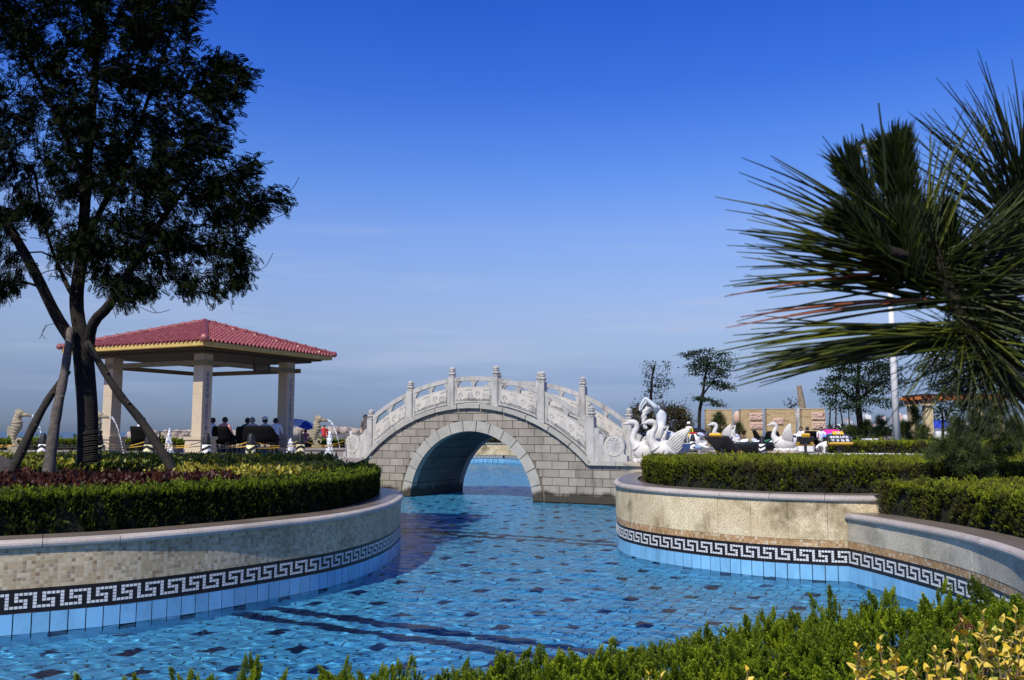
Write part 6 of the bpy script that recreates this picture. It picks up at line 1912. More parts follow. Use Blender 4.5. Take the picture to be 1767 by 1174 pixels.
# white sheep statue
root = link('sheep_statue', skinned('sheep_statue', dict(ch=(Vector((-0.18, 0, 0.50)), (.16, .15)), bk=(Vector((0.08, 0, 0.55)), (.17, .16)), rp=(Vector((0.30, 0, 0.52)), (.17, .15)), nk=(Vector((-0.36, 0, 0.44)), .10), hd=(Vector((-0.48, 0, 0.34)), .085), mz=(Vector((-0.57, 0, 0.25)), .05),
    fl=(Vector((-0.16, -0.1, 0.34)), .06), fl2=(Vector((-0.16, -0.1, 0.0)), .035), fr=(Vector((-0.16, 0.1, 0.34)), .06), fr2=(Vector((-0.16, 0.1, 0.0)), .035),
    hl=(Vector((0.34, -0.1, 0.34)), .075), hk=(Vector((0.38, -0.1, 0.18)), .04), hl2=(Vector((0.35, -0.1, 0.0)), .035), hr=(Vector((0.34, 0.1, 0.34)), .075), hk2=(Vector((0.38, 0.1, 0.18)), .04), hr2=(Vector((0.35, 0.1, 0.0)), .035)),
    [('ch', 'bk'), ('bk', 'rp'), ('ch', 'nk'), ('nk', 'hd'), ('hd', 'mz'), ('ch', 'fl'), ('fl', 'fl2'), ('ch', 'fr'), ('fr', 'fr2'), ('rp', 'hl'), ('hl', 'hk'), ('hk', 'hl2'), ('rp', 'hr'), ('hr', 'hk2'), ('hk2', 'hr2')], M_WHITE), None, spot(1424, 45.5))
tag(root, 'small white animal statue with lowered head on the right plaza', 'statue')
mb = MB()
for q in (-1, 1): mb.ell((-0.45, q * 0.10, 0.40), (0.05, 0.04, 0.03), 7, 5)
link('ears', mb.mesh('ears', M_WHITE, True), root)

# ------------------------------------------------------------------ brick screen walls with relief panels
def brickmat():
    m, n, l, b = new_mat('thin_tan_brick')
    g = n.new('ShaderNodeNewGeometry'); mp_ = n.new('ShaderNodeMapping'); mp_.inputs['Rotation'].default_value = (PI / 2, 0, 0); l.new(g.outputs['Position'], mp_.inputs[0])
    t = n.new('ShaderNodeTexBrick'); l.new(mp_.outputs[0], t.inputs['Vector'])
    t.inputs['Color1'].default_value = (0.50, 0.385, 0.21, 1); t.inputs['Color2'].default_value = (0.40, 0.29, 0.145, 1); t.inputs['Mortar'].default_value = (0.24, 0.17, 0.09, 1)
    t.inputs['Scale'].default_value = 1.0; t.inputs['Brick Width'].default_value = 0.30; t.inputs['Row Height'].default_value = 0.075; t.inputs['Mortar Size'].default_value = 0.006
    r = ramp(n, [(0.55, (1, 1, 1)), (0.72, (0.55, 0.48, 0.42))]); l.new(noise(n, l, 0.9, 5, 0.65, stretch=(1, 1, 3)), r.inputs[0])
    l.new(mixn(n, l, t.outputs['Color'], r.outputs[0], 1.0, 'MULTIPLY'), b.inputs['Base Color']); b.inputs['Roughness'].default_value = 0.9
    return m
M_TANBRICK = brickmat()
M_PINKSTONE = stone('pink_sandstone', (0.50, 0.34, 0.27), (0.60, 0.43, 0.35), 1.5, 20, 0.2, 0.9, 0.3, 0.02, None, 0)
def relief_panel(parent, cx, cy, cz, w, h):
    nx, nz = 22, 12; vs = []
    for j in range(nz + 1):
        for i in range(nx + 1):
            x = i / nx; z = j / nz
            e = min(1, min(x, 1 - x) * 12) * min(1, min(z, 1 - z) * 7)
            dd = 0.11 * e * (0.5 + 0.5 * math.sin(x * 17 + 5 * math.sin(z * 6 + cx)) * math.cos(z * 13 + 3 * math.sin(x * 9 + cz)))
            vs.append((cx - w / 2 + w * x, cy - 0.06 - dd, cz - h / 2 + h * z))
    mb = MB(); mb.add(vs, [(j * (nx + 1) + i, j * (nx + 1) + i + 1, (j + 1) * (nx + 1) + i + 1, (j + 1) * (nx + 1) + i) for j in range(nz) for i in range(nx)])
    mb.box((cx, cy - 0.028, cz), (w, 0.05, h))
    mb.build('relief_panel', M_PINKSTONE, parent)
BY = 74.0
def brick_wall(label, u0, u1, vt, Y, panels, dark_top=True):
    a = at_y(u0, 740, Y).x; b = at_y(u1, 740, Y).x; zt = at_y(u0, vt, Y).z
    root = thing('brick_screen', label, 'wall', ((a + b) / 2, Y, 1.5), 0, 'tan brick screen walls')
    mb = MB(); mb.box(((a + b) / 2, Y + 0.3, (1.5 + zt) / 2), (b - a, 0.6, zt - 1.5)); mb.build('brickwork', M_TANBRICK, root)
    mb = MB(); mb.box(((a + b) / 2, Y + 0.3, zt + 0.03), (b - a + 0.06, 0.66, 0.06)); mb.build('coping', M_PLINTH, root)
    for pu0, pv0, pu1, pv1 in panels:
        p = at_y(pu0, pv0, Y); q = at_y(pu1, pv1, Y); relief_panel(root, (p.x + q.x) / 2, Y, (p.z + q.z) / 2, abs(q.x - p.x), abs(p.z - q.z))
brick_wall('tan brick screen wall farthest left, behind the little pine', 1219, 1264.5, 707.5, BY, [])
brick_wall('tan brick screen wall with two pink relief panels, second from the left', 1279, 1316, 707, BY, [(1293, 713, 1316.5, 726), (1294, 729, 1317, 741)])
brick_wall('tan brick screen wall with one small pink relief panel, behind the lone swan', 1324, 1373.5, 706.5, BY, [(1333, 721.5, 1352.5, 733)])
brick_wall('tan brick screen wall at the right with two pink relief panels', 1384.5, 1424, 706, BY, [(1400, 712, 1424.5, 725), (1401, 728, 1425, 741)])
def sculpt(name, label, u, Y, prof, mat):
    p = spot(u, Y, 1.5); mb = MB(); mb.lathe(prof, p, 16); o = mb.build(name, mat, smooth=True); tag(o, label, 'sculpture')
sculpt('stone_ball_stack', 'stack of pink stone balls standing between the first two brick walls', 1271.5, BY + 1.5, [(0.01, 0)] + [(0.34 * math.sin(PI * (k + .5) / 8) + 0.02, 0.34 - 0.34 * math.cos(PI * (k + .5) / 8)) for k in range(8)] + [(0.34 * math.sin(PI * (k + .5) / 8) + 0.02, 1.0 - 0.34 * math.cos(PI * (k + .5) / 8)) for k in range(8)] + [(0.36 * math.sin(PI * (k + .5) / 10), 2.28 - 0.62 * math.cos(PI * (k + .5) / 10)) for k in range(10)], M_PINKSTONE)
p = spot(1384, 80); mb = MB(); mb.tube([p + Vector((0.2, 0, 0)), p + Vector((0.1, 0, 2.5)), p + Vector((-0.05, 0, 3.9)), p + Vector((-0.22, 0, 5.3))], [0.42, 0.36, 0.30, 0.22], 7)
o = mb.build('stone_pillar', stone('grey_rock', (0.22, 0.17, 0.11), (0.32, 0.26, 0.18), 2, 10, 0.4, 0.95, 0.6, 0.05, None, 0)); tag(o, 'tall rough leaning stone pillar rising behind the brick walls', 'pillar')
p = spot(1379, 77); root = thing('lion_statue', 'white stone lion figure between the third and fourth brick walls', 'statue', p)
mb = MB(); mb.box((p.x, p.y, 2.2), (0.55, 0.55, 1.4)); mb.build('pedestal', M_RAIL, root)
mb = MB(); mb.tube(crom([p + Vector((0.1, 0, 1.4)), p + Vector((0.05, 0, 1.9)), p + Vector((-0.05, 0, 2.4)), p + Vector((0.0, 0, 2.7))], 0.06), 0.36, 10); mb.ell(p + Vector((0.08, 0, 2.95)), (0.34, 0.26, 0.26), 12, 8); mb.ell(p + Vector((0.38, 0, 2.9)), (0.18, 0.15, 0.12), 8, 6)
for k in range(9): mb.ell(p + Vector((-0.05 + 0.1 * math.cos(k), 0.25 * math.sin(k), 2.75 + 0.08 * math.cos(k * 1.7))), (0.15, 0.13, 0.15), 7, 5)
mb.build('body', M_RAIL, root, smooth=True)

# ------------------------------------------------------------------ light mast, pergola
root = thing('light_mast', 'tall white lamp mast rising behind the foreground pine', 'lamp', spot(1545, 47.0, 1.5))
b_m = spot(1545, 47.0, 1.5); t_m = Vector((b_m.x, 47.0, at_y(1520, 252, 47).z))
mb = MB(); mb.tube([b_m, b_m + Vector((0, 0, 6)), t_m], [0.19, 0.17, 0.11], 14); mb.build('mast', M_WHITE, root, smooth=True)
mb = MB(); mb.lathe([(0.30, 0), (0.30, 0.06), (0.21, 0.10)], b_m, 14); mb.build('base_flange', M_WHITE, root)
for z, R_ in ((0.0, 1.25), (0.28, 1.1)):
    mb = MB(); mb.tube([t_m + Vector((R_ * math.cos(k * PI / 12), R_ * math.sin(k * PI / 12), z - 0.2)) for k in range(25)], 0.035, 6); mb.build('ring', M_WHITE, root, smooth=True)
for k in range(6):
    a = k * PI / 3 + 0.3; d = Vector((math.cos(a), math.sin(a), 0))
    mb = MB(); mb.tube([t_m - Vector((0, 0, 0.2)), t_m + d * 1.25 - Vector((0, 0, 0.2))], 0.03, 5); mb.build('arm', M_WHITE, root)
    mb = MB(); mb.box(t_m + d * 1.45 + Vector((0, 0, 0.05)), (0.55, 0.42, 0.2), Matrix.Rotation(a, 3, 'Z') @ Matrix.Rotation(rad(35), 3, 'Y')); fl_ = mb.build('floodlight', M_BLACKMETAL, root)
M_TIMBER = plain('orange_stained_timber', (0.42, 0.13, 0.03), 0.6, var=0.15, scale=8); M_TIMBER_D = plain('dark_stained_timber', (0.06, 0.03, 0.018), 0.7)
GY = 62.0
gx0 = at_y(1601, 720, GY).x; gx1 = at_y(1722, 720, GY).x; gz0 = at_y(1601, 759, GY).z; gz1 = at_y(1601, 700, GY).z
perg = thing('pergola', 'timber pergola with orange beam on pale fluted stone pillars, right', 'pergola', ((gx0 + gx1) / 2, GY, gz0))
for gx in (gx0, gx1):
    for dy in (0, 2.4):
        mb = MB(); mb.box((gx, GY + dy, (gz0 + gz1) / 2 + 0.06), (0.52, 0.52, gz1 - gz0 - 0.12)); pil = mb.build('pillar', M_PANEL, perg)
        mb = MB(); mb.box((gx, GY + dy, gz0 + 0.06 - 0.2), (0.92, 0.92, 0.52)); mb.build('pillar_base', M_PANEL, pil)
        mb = MB(); mb.box((gx, GY + dy, gz1 + 0.05), (0.86, 0.86, 0.13)); mb.build('pillar_cap', M_PANEL, pil)
        mb = MB(); mb.box((gx, GY + dy, gz1 + 0.28), (0.80, 0.5, 0.34), taper=1.12); mb.build('bracket', M_TIMBER_D, pil)
        mb = MB()
        for q in (-1, 0, 1): mb.box((gx + q * 0.15, GY + dy - 0.275, gz0 + 0.75 + (gz1 - gz0) * 0.33), (0.07, 0.05, (gz1 - gz0) * 0.66))
        o = mb.build('fluting', M_PANEL, pil); o['kind'] = 'stuff'
for dy in (0, 2.4):
    mb = MB(); mb.box(((gx0 + gx1) / 2 + 0.1, GY + dy, gz1 + 0.53), (gx1 - gx0 + 1.9, 0.16, 0.2)); mb.build('beam', M_TIMBER, perg)
n = 13
for k in range(n):
    x = gx0 - 0.35 + (gx1 - gx0 + 1.0) * k / (n - 1); mb = MB(); mb.box((x, GY + 1.2, gz1 + 0.72), (0.22, 3.4, 0.17)); mb.build('rafter', M_TIMBER_D, perg)

# ------------------------------------------------------------------ hedges, kerbs and lawns of the right background
hedge('clipped_hedge', 'far green hedge behind the lettered notice board and the lamp mast', bgpoly(1427, 1640, 43.8, 47.5), 1.5, 2.10, 110, 90, 0.26, M_HEDGE, group='far clipped hedges', lumpy=0.05)
hedge('clipped_hedge', 'far green hedge at the right edge below the pergola', bgpoly(1665, 1900, 36, 42), 1.5, 2.12, 110, 90, 0.25, M_HEDGE, group='far clipped hedges', lumpy=0.05)
hedge('clipped_hedge', 'small hedge block at the right edge behind the little pine', bgpoly(1724, 1850, 22.0, 25.5), 1.47, 2.0, 420, 260, 0.12, M_HEDGE, group='far clipped hedges', lumpy=0.05)
hedge('rear_hedge', 'green hedge on top of the far basin wall, seen through the arch', [(-8.6, 77.6), (-0.9, 77.6), (0.6, 76), (5, 77), (5, 79.5), (-8.6, 79.5)], 1.5, 2.5, 40, 40, 0.4, M_HEDGE, group='far clipped hedges', lumpy=0.05)
kerb('white kerb along the plaza in front of the far hedge', [(at_y(1400, 700, 40.8).x, 40.8), (at_y(1520, 700, 41.5).x, 41.5), (at_y(1640, 700, 38).x, 38), (at_y(1730, 700, 31).x, 31)][::-1], 1.5, 0.12, 0.35, M_WHITE, group='plaza kerbs')
kerb('grey basin kerb at the left end of the right plaza under the bin', [(at_y(1178, 700, 41).x, 41), (at_y(1225, 700, 40).x, 40)], 1.5, 0.14, 0.4, M_GRAN_CAP, group='plaza kerbs')
M_CONC = stone('pale_concrete', (0.38, 0.34, 0.28), (0.46, 0.42, 0.35), 0.8, 40, 0.15, 0.9, 0.2, 0.01, None, 0)
sheet('paved_path', [(at_y(1610, 700, 24.5).x, 24.5), (at_y(1740, 700, 23.5).x, 23.5), (at_y(1760, 700, 33).x, 33), (at_y(1640, 700, 36).x, 36)], 1.505, M_CONC)
M_LAWN = stone('lawn_ground', (0.05, 0.075, 0.02), (0.09, 0.11, 0.035), 0.8, 8, 0.4, 0.95, 0.4, 0.05, None, 0)
sheet('lawn', [(at_y(1430, 700, 52).x, 52), (at_y(1900, 700, 46).x, 46), (160, 60), (160, 110), (at_y(1430, 700, 90).x, 90)], 1.508, M_LAWN)

PTUFT_V = []; PTUFT_F = []
_rs = np.random.default_rng(3)
for k in range(16):
    d = Vector(_rs.normal(0, 0.6, 3)) + Vector((0, 0, 0.75)); d.normalize()
    s = d.cross(Vector((0.3, 0.7, 0.2))).normalized() * 0.022; n0 = len(PTUFT_V)
    PTUFT_V += [-s, s, d + s * 0.3, d - s * 0.3]; PTUFT_F.append((n0, n0 + 1, n0 + 2, n0 + 3))
PTUFT = (PTUFT_V, PTUFT_F, [0, 0, 0.2, 0.2] * 16)
M_PINE = leafmat('pine_needles_far', [(0, (0.016, 0.028, 0.007)), (1, (0.075, 0.10, 0.022))], 0.55, 0.1, 0.25)

def px_tree(name, label, Y, trunk_px, poly, n, leaves, size, mat, tmpl, r0=0.16, depth=2.0, holes=(), bare=0.0, spread=0.25, group=None, extra=(), tip=0.012, zb=1.5, cat='tree', droop=0.1, low=None):
    pts = [at_y(u, v, Y) for u, v in trunk_px]
    pts[0].z = zb
    limbs = [(pts, r0, r0 * 0.45)] + [([at_y(u, v, Y + dy) for u, v, dy in L], r0 * 0.5, r0 * 0.2) for L in extra]
    return tree(name, label, tuple(pts[0]), limbs, sample_crown(poly, n, Y, depth, holes) + (sample_crown(low, 16, Y - 0.3, 0.5) if low else []), leaves, size, mat, tmpl, tip=tip, spread=spread, group=group, bare=bare, cat=cat, droop=droop)
px_tree('thin_tree', 'thin sparse tree with few leaves above the woman statue', 72, [(1124, 770), (1123, 700), (1125, 655), (1130, 630)], [(1104, 640), (1118, 622), (1148, 625), (1158, 640), (1150, 652), (1162, 662), (1140, 690), (1110, 690), (1116, 664)], 120, 7, 0.18, M_BGTREE, LEAF, 0.17, 1.6, bare=0.3, spread=(0.2, 0.2, 0.1), group='background trees')
px_tree('umbrella_tree', 'dark flat topped tree leaning right beside the first brick wall', 66, [(1207, 775), (1207, 715), (1212, 685), (1217, 650), (1222, 620)], [(1178, 612), (1215, 603), (1230, 606), (1256, 612), (1267, 625), (1256, 640), (1263, 648), (1240, 654), (1262, 664), (1265, 675), (1246, 674), (1230, 664), (1222, 672), (1214, 660), (1196, 646), (1180, 632), (1192, 622)], 120, 34, 0.17, M_BGTREE, LEAF, 0.15, 1.6, spread=(0.28, 0.28, 0.07), group='background trees',
        extra=[[(1211, 690, 0), (1225, 690, -0.3), (1240, 698, -0.3)], [(1214, 680, 0), (1232, 655, 0.4), (1250, 630, 0.6)]], low=[(1202, 684), (1222, 688), (1236, 691), (1246, 699), (1238, 702), (1222, 696), (1203, 693)])
px_tree('spreading_tree', 'dark spreading tree behind the lettered notice board', 58, [(1490, 770), (1484, 730), (1480, 680), (1482, 630)], [(1424, 690), (1420, 655), (1442, 642), (1432, 620), (1470, 592), (1520, 600), (1552, 648), (1572, 664), (1545, 674), (1562, 702), (1532, 702), (1520, 690), (1490, 714), (1460, 706), (1440, 700)], 220, 36, 0.18, M_BGTREE, LEAF, 0.24, 2.3, spread=(0.32, 0.32, 0.1), group='background trees', extra=[[(1482, 690, 0), (1520, 660, -0.5), (1548, 655, -0.6)], [(1482, 700, 0), (1450, 670, 0.5), (1432, 660, 0.6)]])
px_tree('spreading_tree', 'dark tree behind the pergola and the foreground pine', 70, [(1684, 770), (1682, 700), (1680, 640)], [(1578, 632), (1612, 610), (1650, 588), (1720, 596), (1790, 640), (1790, 692), (1720, 694), (1682, 704), (1640, 682), (1602, 672), (1600, 648)], 230, 34, 0.22, M_BGTREE, LEAF, 0.25, 2.6, spread=(0.36, 0.36, 0.12), group='background trees')
px_tree('small_tree', 'slim propped tree standing inside the pergola', 66, [(1627, 775), (1627, 730), (1625, 705)], [(1600, 720), (1620, 690), (1650, 700), (1655, 725), (1630, 722)], 40, 8, 0.3, M_BGTREE, LEAF, 0.14, 1.0, bare=0.3, group='background trees')
for i, (u0, u1, lb) in enumerate(((1431, 1433, 'thin dark bare trunk right of the last brick wall'), (1442, 1443, 'thin dark bare trunk above the magenta umbrella'), (1455, 1450, 'thin leaning bare trunk right of the magenta umbrella'), (1466, 1464, 'thin pale trunk with prop sticks left of the spreading tree'))):
    px_tree('young_tree', lb, 64 + i, [(u0, 772), (u0, 740), (u1, 705)], [(u1 - 12, 705), (u1, 690), (u1 + 12, 700), (u1 + 6, 715)], 18, 4, 0.25, M_BGTREE, LEAF, 0.09, 0.6, bare=0.5, group='young trees on the right')
px_tree('olive_bush', 'large brownish olive bush between the woman statue and the tall flat topped tree', 68, [(1150, 772), (1150, 745), (1150, 730)], [(1090, 762), (1088, 712), (1105, 696), (1122, 705), (1140, 700), (1165, 706), (1180, 703), (1194, 730), (1196, 765)], 420, 28, 0.16, M_TAMARISK, LEAF, 0.14, 1.8, spread=0.22, cat='bush')
px_tree('bare_shrub', 'bare twiggy shrub above the third brick wall', 82, [(1364, 770), (1364, 715), (1364, 705)], [(1350, 700), (1358, 686), (1375, 688), (1380, 700), (1370, 708)], 50, 1, 0.2, M_BGTREE, LEAF, 0.07, 0.6, bare=0.7, group='background trees', tip=0.02)
# little layered pines before the walls and along the far lawn
def small_pine(label, u, Y, vtop, w, n=26, size=0.3, zb=1.5, group='small layered pines'):
    p = spot(u, Y, zb); top = at_y(u, vtop, Y).z; H = top - zb
    at = []
    for k in range(n):
        t = RNG.uniform(0.18, 1.0); r = w * (1.05 - t) ** 0.8 * RNG.uniform(0.3, 1); a = RNG.uniform(0, 6.28)
        at.append((p.x + r * math.cos(a), p.y + r * math.sin(a), zb + H * t))
    limbs = [([p, p + Vector((0.04, 0, H * 0.5)), p + Vector((0, 0, H))], 0.06, 0.02)]
    return tree('small_pine', label, tuple(p), limbs, at, 9, size, M_PINE, PTUFT, tip=0.012, spread=0.09, group=group, droop=-0.4)
small_pine('small layered pine in front of the first brick wall', 1241, 58, 716, 1.35, 70, 0.24)
small_pine('small layered pine between the first two brick walls', 1273, 57, 733, 0.85, 36, 0.22)
small_pine('low dark pine left of the first brick wall, behind the yellow jacket', 1196, 60, 744, 0.9, 24, 0.24)
for i, (u, v, w, lb) in enumerate(((1465, 738, 1.0, 'dark low pine under the left side of the spreading tree'), (1492, 728, 1.2, 'dark low pine at the foot of the spreading tree'), (1520, 722, 1.2, 'dark low pine just left of the lamp mast'), (1562, 730, 1.0, 'dark low pine just right of the lamp mast'), (1578, 706, 0.8, 'narrow upright dark conifer left of the pergola pillar'), (1590, 738, 1.0, 'dark low pine at the foot of the left pergola pillar'), (1648, 725, 1.2, 'dark low pine seen through the pergola, left'), (1690, 722, 1.2, 'dark low pine seen through the pergola, right'), (1752, 716, 1.2, 'dark low pine at the right edge behind the pergola'))):
    small_pine(lb, u, 55 + (i % 3) * 2.5, v, w, 42, 0.28)
# nearer young pine on the right
def near_pine():
    Y = 16.5; base = Vector((at_y(1692, 700, Y).x, Y, 1.17))
    tufts = [(1650, 790), (1630, 775), (1610, 782), (1655, 812), (1645, 760), (1662, 742), (1668, 715), (1690, 700), (1700, 745), (1720, 735), (1735, 760), (1752, 740), (1710, 770), (1680, 770), (1690, 800), (1668, 790), (1725, 790), (1745, 775), (1700, 720), (1640, 738), (1678, 755), (1705, 812), (1660, 830), (1712, 700), (1760, 760), (1685, 735), (1728, 715), (1640, 800), (1618, 766), (1655, 770), (1700, 785), (1740, 742)]
    at = [tuple(at_y(u, v, Y + random.uniform(-0.5, 0.5))) for u, v in tufts for _ in range(3)]
    at = [(a[0] + random.gauss(0, 0.06), a[1], a[2] + random.gauss(0, 0.06)) for a in at]
    limbs = [([base, at_y(1690, 800, Y), at_y(1688, 750, Y), at_y(1692, 705, Y)], 0.045, 0.015), ([at_y(1690, 815, Y), at_y(1660, 820, Y - 0.2), at_y(1620, 790, Y - 0.3)], 0.02, 0.01), ([at_y(1690, 800, Y), at_y(1720, 770, Y), at_y(1750, 735, Y)], 0.02, 0.01)]
    tree('young_pine', 'young dark pine with tufted branches behind the right hand hedge', tuple(base), limbs, at, 11, 0.16, M_PINE, PTUFT, tip=0.006, spread=0.05, droop=-0.3)
near_pine()
# boulder in the left bed
mb = MB(); c = Vector((at_y(5, 700, 17.5).x, 17.5, 1.75)); mb.ell(c, (0.42, 0.4, 0.42), 16, 12)
mb.v = [(x + 0.05 * math.sin(7 * z + 3 * y), y, z + 0.04 * math.sin(9 * x)) for x, y, z in mb.v]
o = mb.build('boulder', stone('dark_rock', (0.03, 0.027, 0.026), (0.07, 0.065, 0.06), 4, 25, 0.4, 0.95, 0.5, 0.03, None, 0), smooth=True); tag(o, 'dark rounded boulder at the left edge behind the barberry', 'boulder')
# white planter box far right
mb = MB(); p = spot(1499, 50); mb.box((p.x, p.y, 1.9), (0.55, 0.5, 0.7), taper=1.35); o = mb.build('planter_box', M_WHITE); tag(o, 'small white planter box on the lawn left of the lamp mast', 'planter')
# kiosk with a blue roof and the town across the bay
root = thing('kiosk', 'small white kiosk with a blue roof seen through the pergola', 'kiosk', spot(1619, 110, 1.5))
p = spot(1619, 110, 1.5); mb = MB(); mb.box((p.x, p.y, 2.3), (1.9, 2, 1.6)); mb.build('walls', M_WHITE, root); mb = MB(); mb.box((p.x, p.y, 3.6), (2.6, 2.6, 1.0), taper=0.9); mb.build('roof', plain('blue_roof', (0.03, 0.06, 0.42), 0.5), root)
M_CITY = [plain('pale_pink_plaster', (0.60, 0.42, 0.38), 0.9, scale=0.05), plain('pale_grey_plaster', (0.50, 0.52, 0.56), 0.9, scale=0.05), plain('off_white_plaster', (0.68, 0.67, 0.64), 0.9, scale=0.05)]
M_WIN = plain('far_windows', (0.13, 0.16, 0.21), 0.3)
def building(label, u0, u1, vt, Y, m, roof=None):
    a = at_y(u0, 740, Y); b = at_y(u1, 740, Y); zt = at_y(u0, vt, Y).z; zb = -2
    root = thing('apartment_block', label, 'building', ((a.x + b.x) / 2, Y, zb), 0, 'town across the bay')
    mb = MB(); mb.box(((a.x + b.x) / 2, Y + 6, (zt + zb) / 2), (b.x - a.x, 12, zt - zb)); mb.build('walls', M_CITY[m], root)
    mb = MB(); mb.box(((a.x + b.x) / 2, Y + 6, zt + 0.6), ((b.x - a.x) * 0.55, 8, 1.6)); mb.build('roof', M_CITY[(m + 2) % 3] if not roof else roof, root)
    nf = max(2, int((zt - 3) / 3.2)); nc = max(2, int((b.x - a.x) / 3.4)); mb = MB()
    for i in range(nf):
        for j in range(nc): mb.box((a.x + (j + 0.5) * (b.x - a.x) / nc, Y - 0.02, 2.5 + i * 3.2), (1.5, 0.12, 1.5))
    o = mb.build('windows', M_WIN, root); o['kind'] = 'stuff'
for a in ((1462, 1472, 727, 640, 1, 'grey far block left of the spreading tree trunk'), (1494, 1504, 717, 700, 2, 'off white far block with the highest roof left of the lamp mast'), (1505, 1517, 735, 620, 1, 'grey far block half behind the low pines'), (1524, 1533, 722, 700, 1, 'grey far block close to the left of the lamp mast'), (1551, 1559, 716, 600, 0, 'pink far tower just right of the lamp mast'), (1559, 1572, 719, 600, 2, 'off white far block right of the pink tower'), (1445, 1456, 735, 640, 2, 'pale far block behind the magenta umbrella'), (1660, 1672, 728, 640, 2, 'pale far block seen through the pergola')):
    building(a[5], *a[:5])
sheet('far_shore', [(at_y(1425, 746, 590).x, 590), (at_y(2100, 746, 590).x, 590), (at_y(2100, 746, 900).x, 900), (at_y(1425, 746, 900).x, 900)], -1.9, M_LAWN)
# broad line of trees far off
o = scatter('far_trees', LEAF[0], LEAF[1], np.column_stack([RNG.uniform(at_y(1430, 746, 560).x, at_y(1900, 746, 560).x, 5000), RNG.uniform(555, 575, 5000), -1 + 7.5 * RNG.random(5000) ** 1.3]), rot_from(RNG.normal(0, 1, (5000, 3)), RNG.uniform(0, 6, 5000)), 2.2, M_BGTREE); tag(o, 'far line of trees below the town', 'trees', None, 'stuff')

# ------------------------------------------------------------------ the pine that leans into the picture at the right
M_NEEDLE = leafmat('pine_needles_near', [(0, (0.006, 0.011, 0.002)), (0.45, (0.032, 0.046, 0.005)), (0.92, (0.15, 0.17, 0.018)), (1, (0.26, 0.08, 0.04))], 0.45, 0.15, 0.35)
M_BUD = leafmat('pine_candle_needles', [(0, (0.006, 0.012, 0.002)), (0.7, (0.025, 0.042, 0.005)), (1, (0.08, 0.10, 0.012))], 0.5, 0.12, 0.3)
M_PBARK = stone('pine_bark', (0.012, 0.008, 0.006), (0.035, 0.024, 0.016), 30, 160, 0.5, 0.95, 0.8, 0.006, None, 0)
DY = 0.85
pine_root_p = at_y(1860, 900, DY + 0.1)
pine = thing('foreground_pine', 'pine branch with long needles leaning in from the right, very near', 'tree', (pine_root_p.x, pine_root_p.y, 0.95))
mb = MB()
mb.tube(crom([Vector((pine_root_p.x + 0.12, pine_root_p.y + 0.12, 0.9)), pine_root_p + Vector((0.06, 0.05, -0.1)), at_y(1800, 730, DY + 0.04), at_y(1725, 645, DY), at_y(1668, 560, DY), at_y(1632, 488, DY), at_y(1600, 420, DY), at_y(1560, 330, DY), at_y(1545, 250, DY)], 0.012), [0.042 - 0.034 * min(1, i / 62) for i in range(len(crom([Vector((pine_root_p.x + 0.12, pine_root_p.y + 0.12, 0.9)), pine_root_p + Vector((0.06, 0.05, -0.1)), at_y(1800, 730, DY + 0.04), at_y(1725, 645, DY), at_y(1668, 560, DY), at_y(1632, 488, DY), at_y(1600, 420, DY), at_y(1560, 330, DY), at_y(1545, 250, DY)], 0.012)))], 9)
mb.tube(crom([at_y(1610, 450, DY), at_y(1530, 400, DY - 0.02), at_y(1490, 340, DY - 0.02), at_y(1462, 272, DY - 0.02)], 0.02), 0.007, 7)
mb.tube(crom([at_y(1600, 450, DY), at_y(1520, 430, DY - 0.05), at_y(1462, 380, DY - 0.06)], 0.02), 0.006, 7)
mb.tube(crom([at_y(1690, 590, DY), at_y(1740, 480, DY + 0.06), at_y(1765, 380, DY + 0.08), at_y(1790, 260, DY + 0.08)], 0.02), [0.014, 0.012, 0.011, 0.010, 0.009, 0.008, 0.008, 0.008, 0.007, 0.007, 0.006, 0.006, 0.005, 0.005, 0.005, 0.005][:1] * len(crom([at_y(1690, 590, DY), at_y(1740, 480, DY + 0.06), at_y(1765, 380, DY + 0.08), at_y(1790, 260, DY + 0.08)], 0.02)), 7)
mb.build('branch', M_PBARK, pine, smooth=True)
def needle_template():
    v = []; f = []; K = 5
    for i in range(K + 1):
        t = i / K; w = 0.0088 * (1 - 0.75 * t ** 3) * (0.6 + 0.4 * min(1, t * 6)); y = -0.10 * t * t
        v += [Vector((w, y, t)), Vector((-w * 0.5, y + w * 0.8, t)), Vector((-w * 0.5, y - w * 0.8, t))]
    for i in range(K):
        for k in range(3): f.append((3 * i + k, 3 * i + (k + 1) % 3, 3 * i + 3 + (k + 1) % 3, 3 * i + 3 + k))
    return v, f
NV_, NF_ = needle_template()
def bent_rot(dirs):
    """+Z along dir; local -Y (the bend) turned towards the ground"""
    d = dirs / np.linalg.norm(dirs, axis=1, keepdims=True)
    up = np.array([[0, 0, 1.0]]); x = np.cross(up, d); nx_ = np.linalg.norm(x, axis=1, keepdims=True)
    x = np.where(nx_ < 0.05, np.array([[1.0, 0, 0]]), x / np.maximum(nx_, 1e-6)); y = np.cross(d, x)
    sp = RNG.normal(0, 0.7, len(d)); c_, s_ = np.cos(sp)[:, None], np.sin(sp)[:, None]
    return np.stack([x * c_ + y * s_, -x * s_ + y * c_, d], 2)
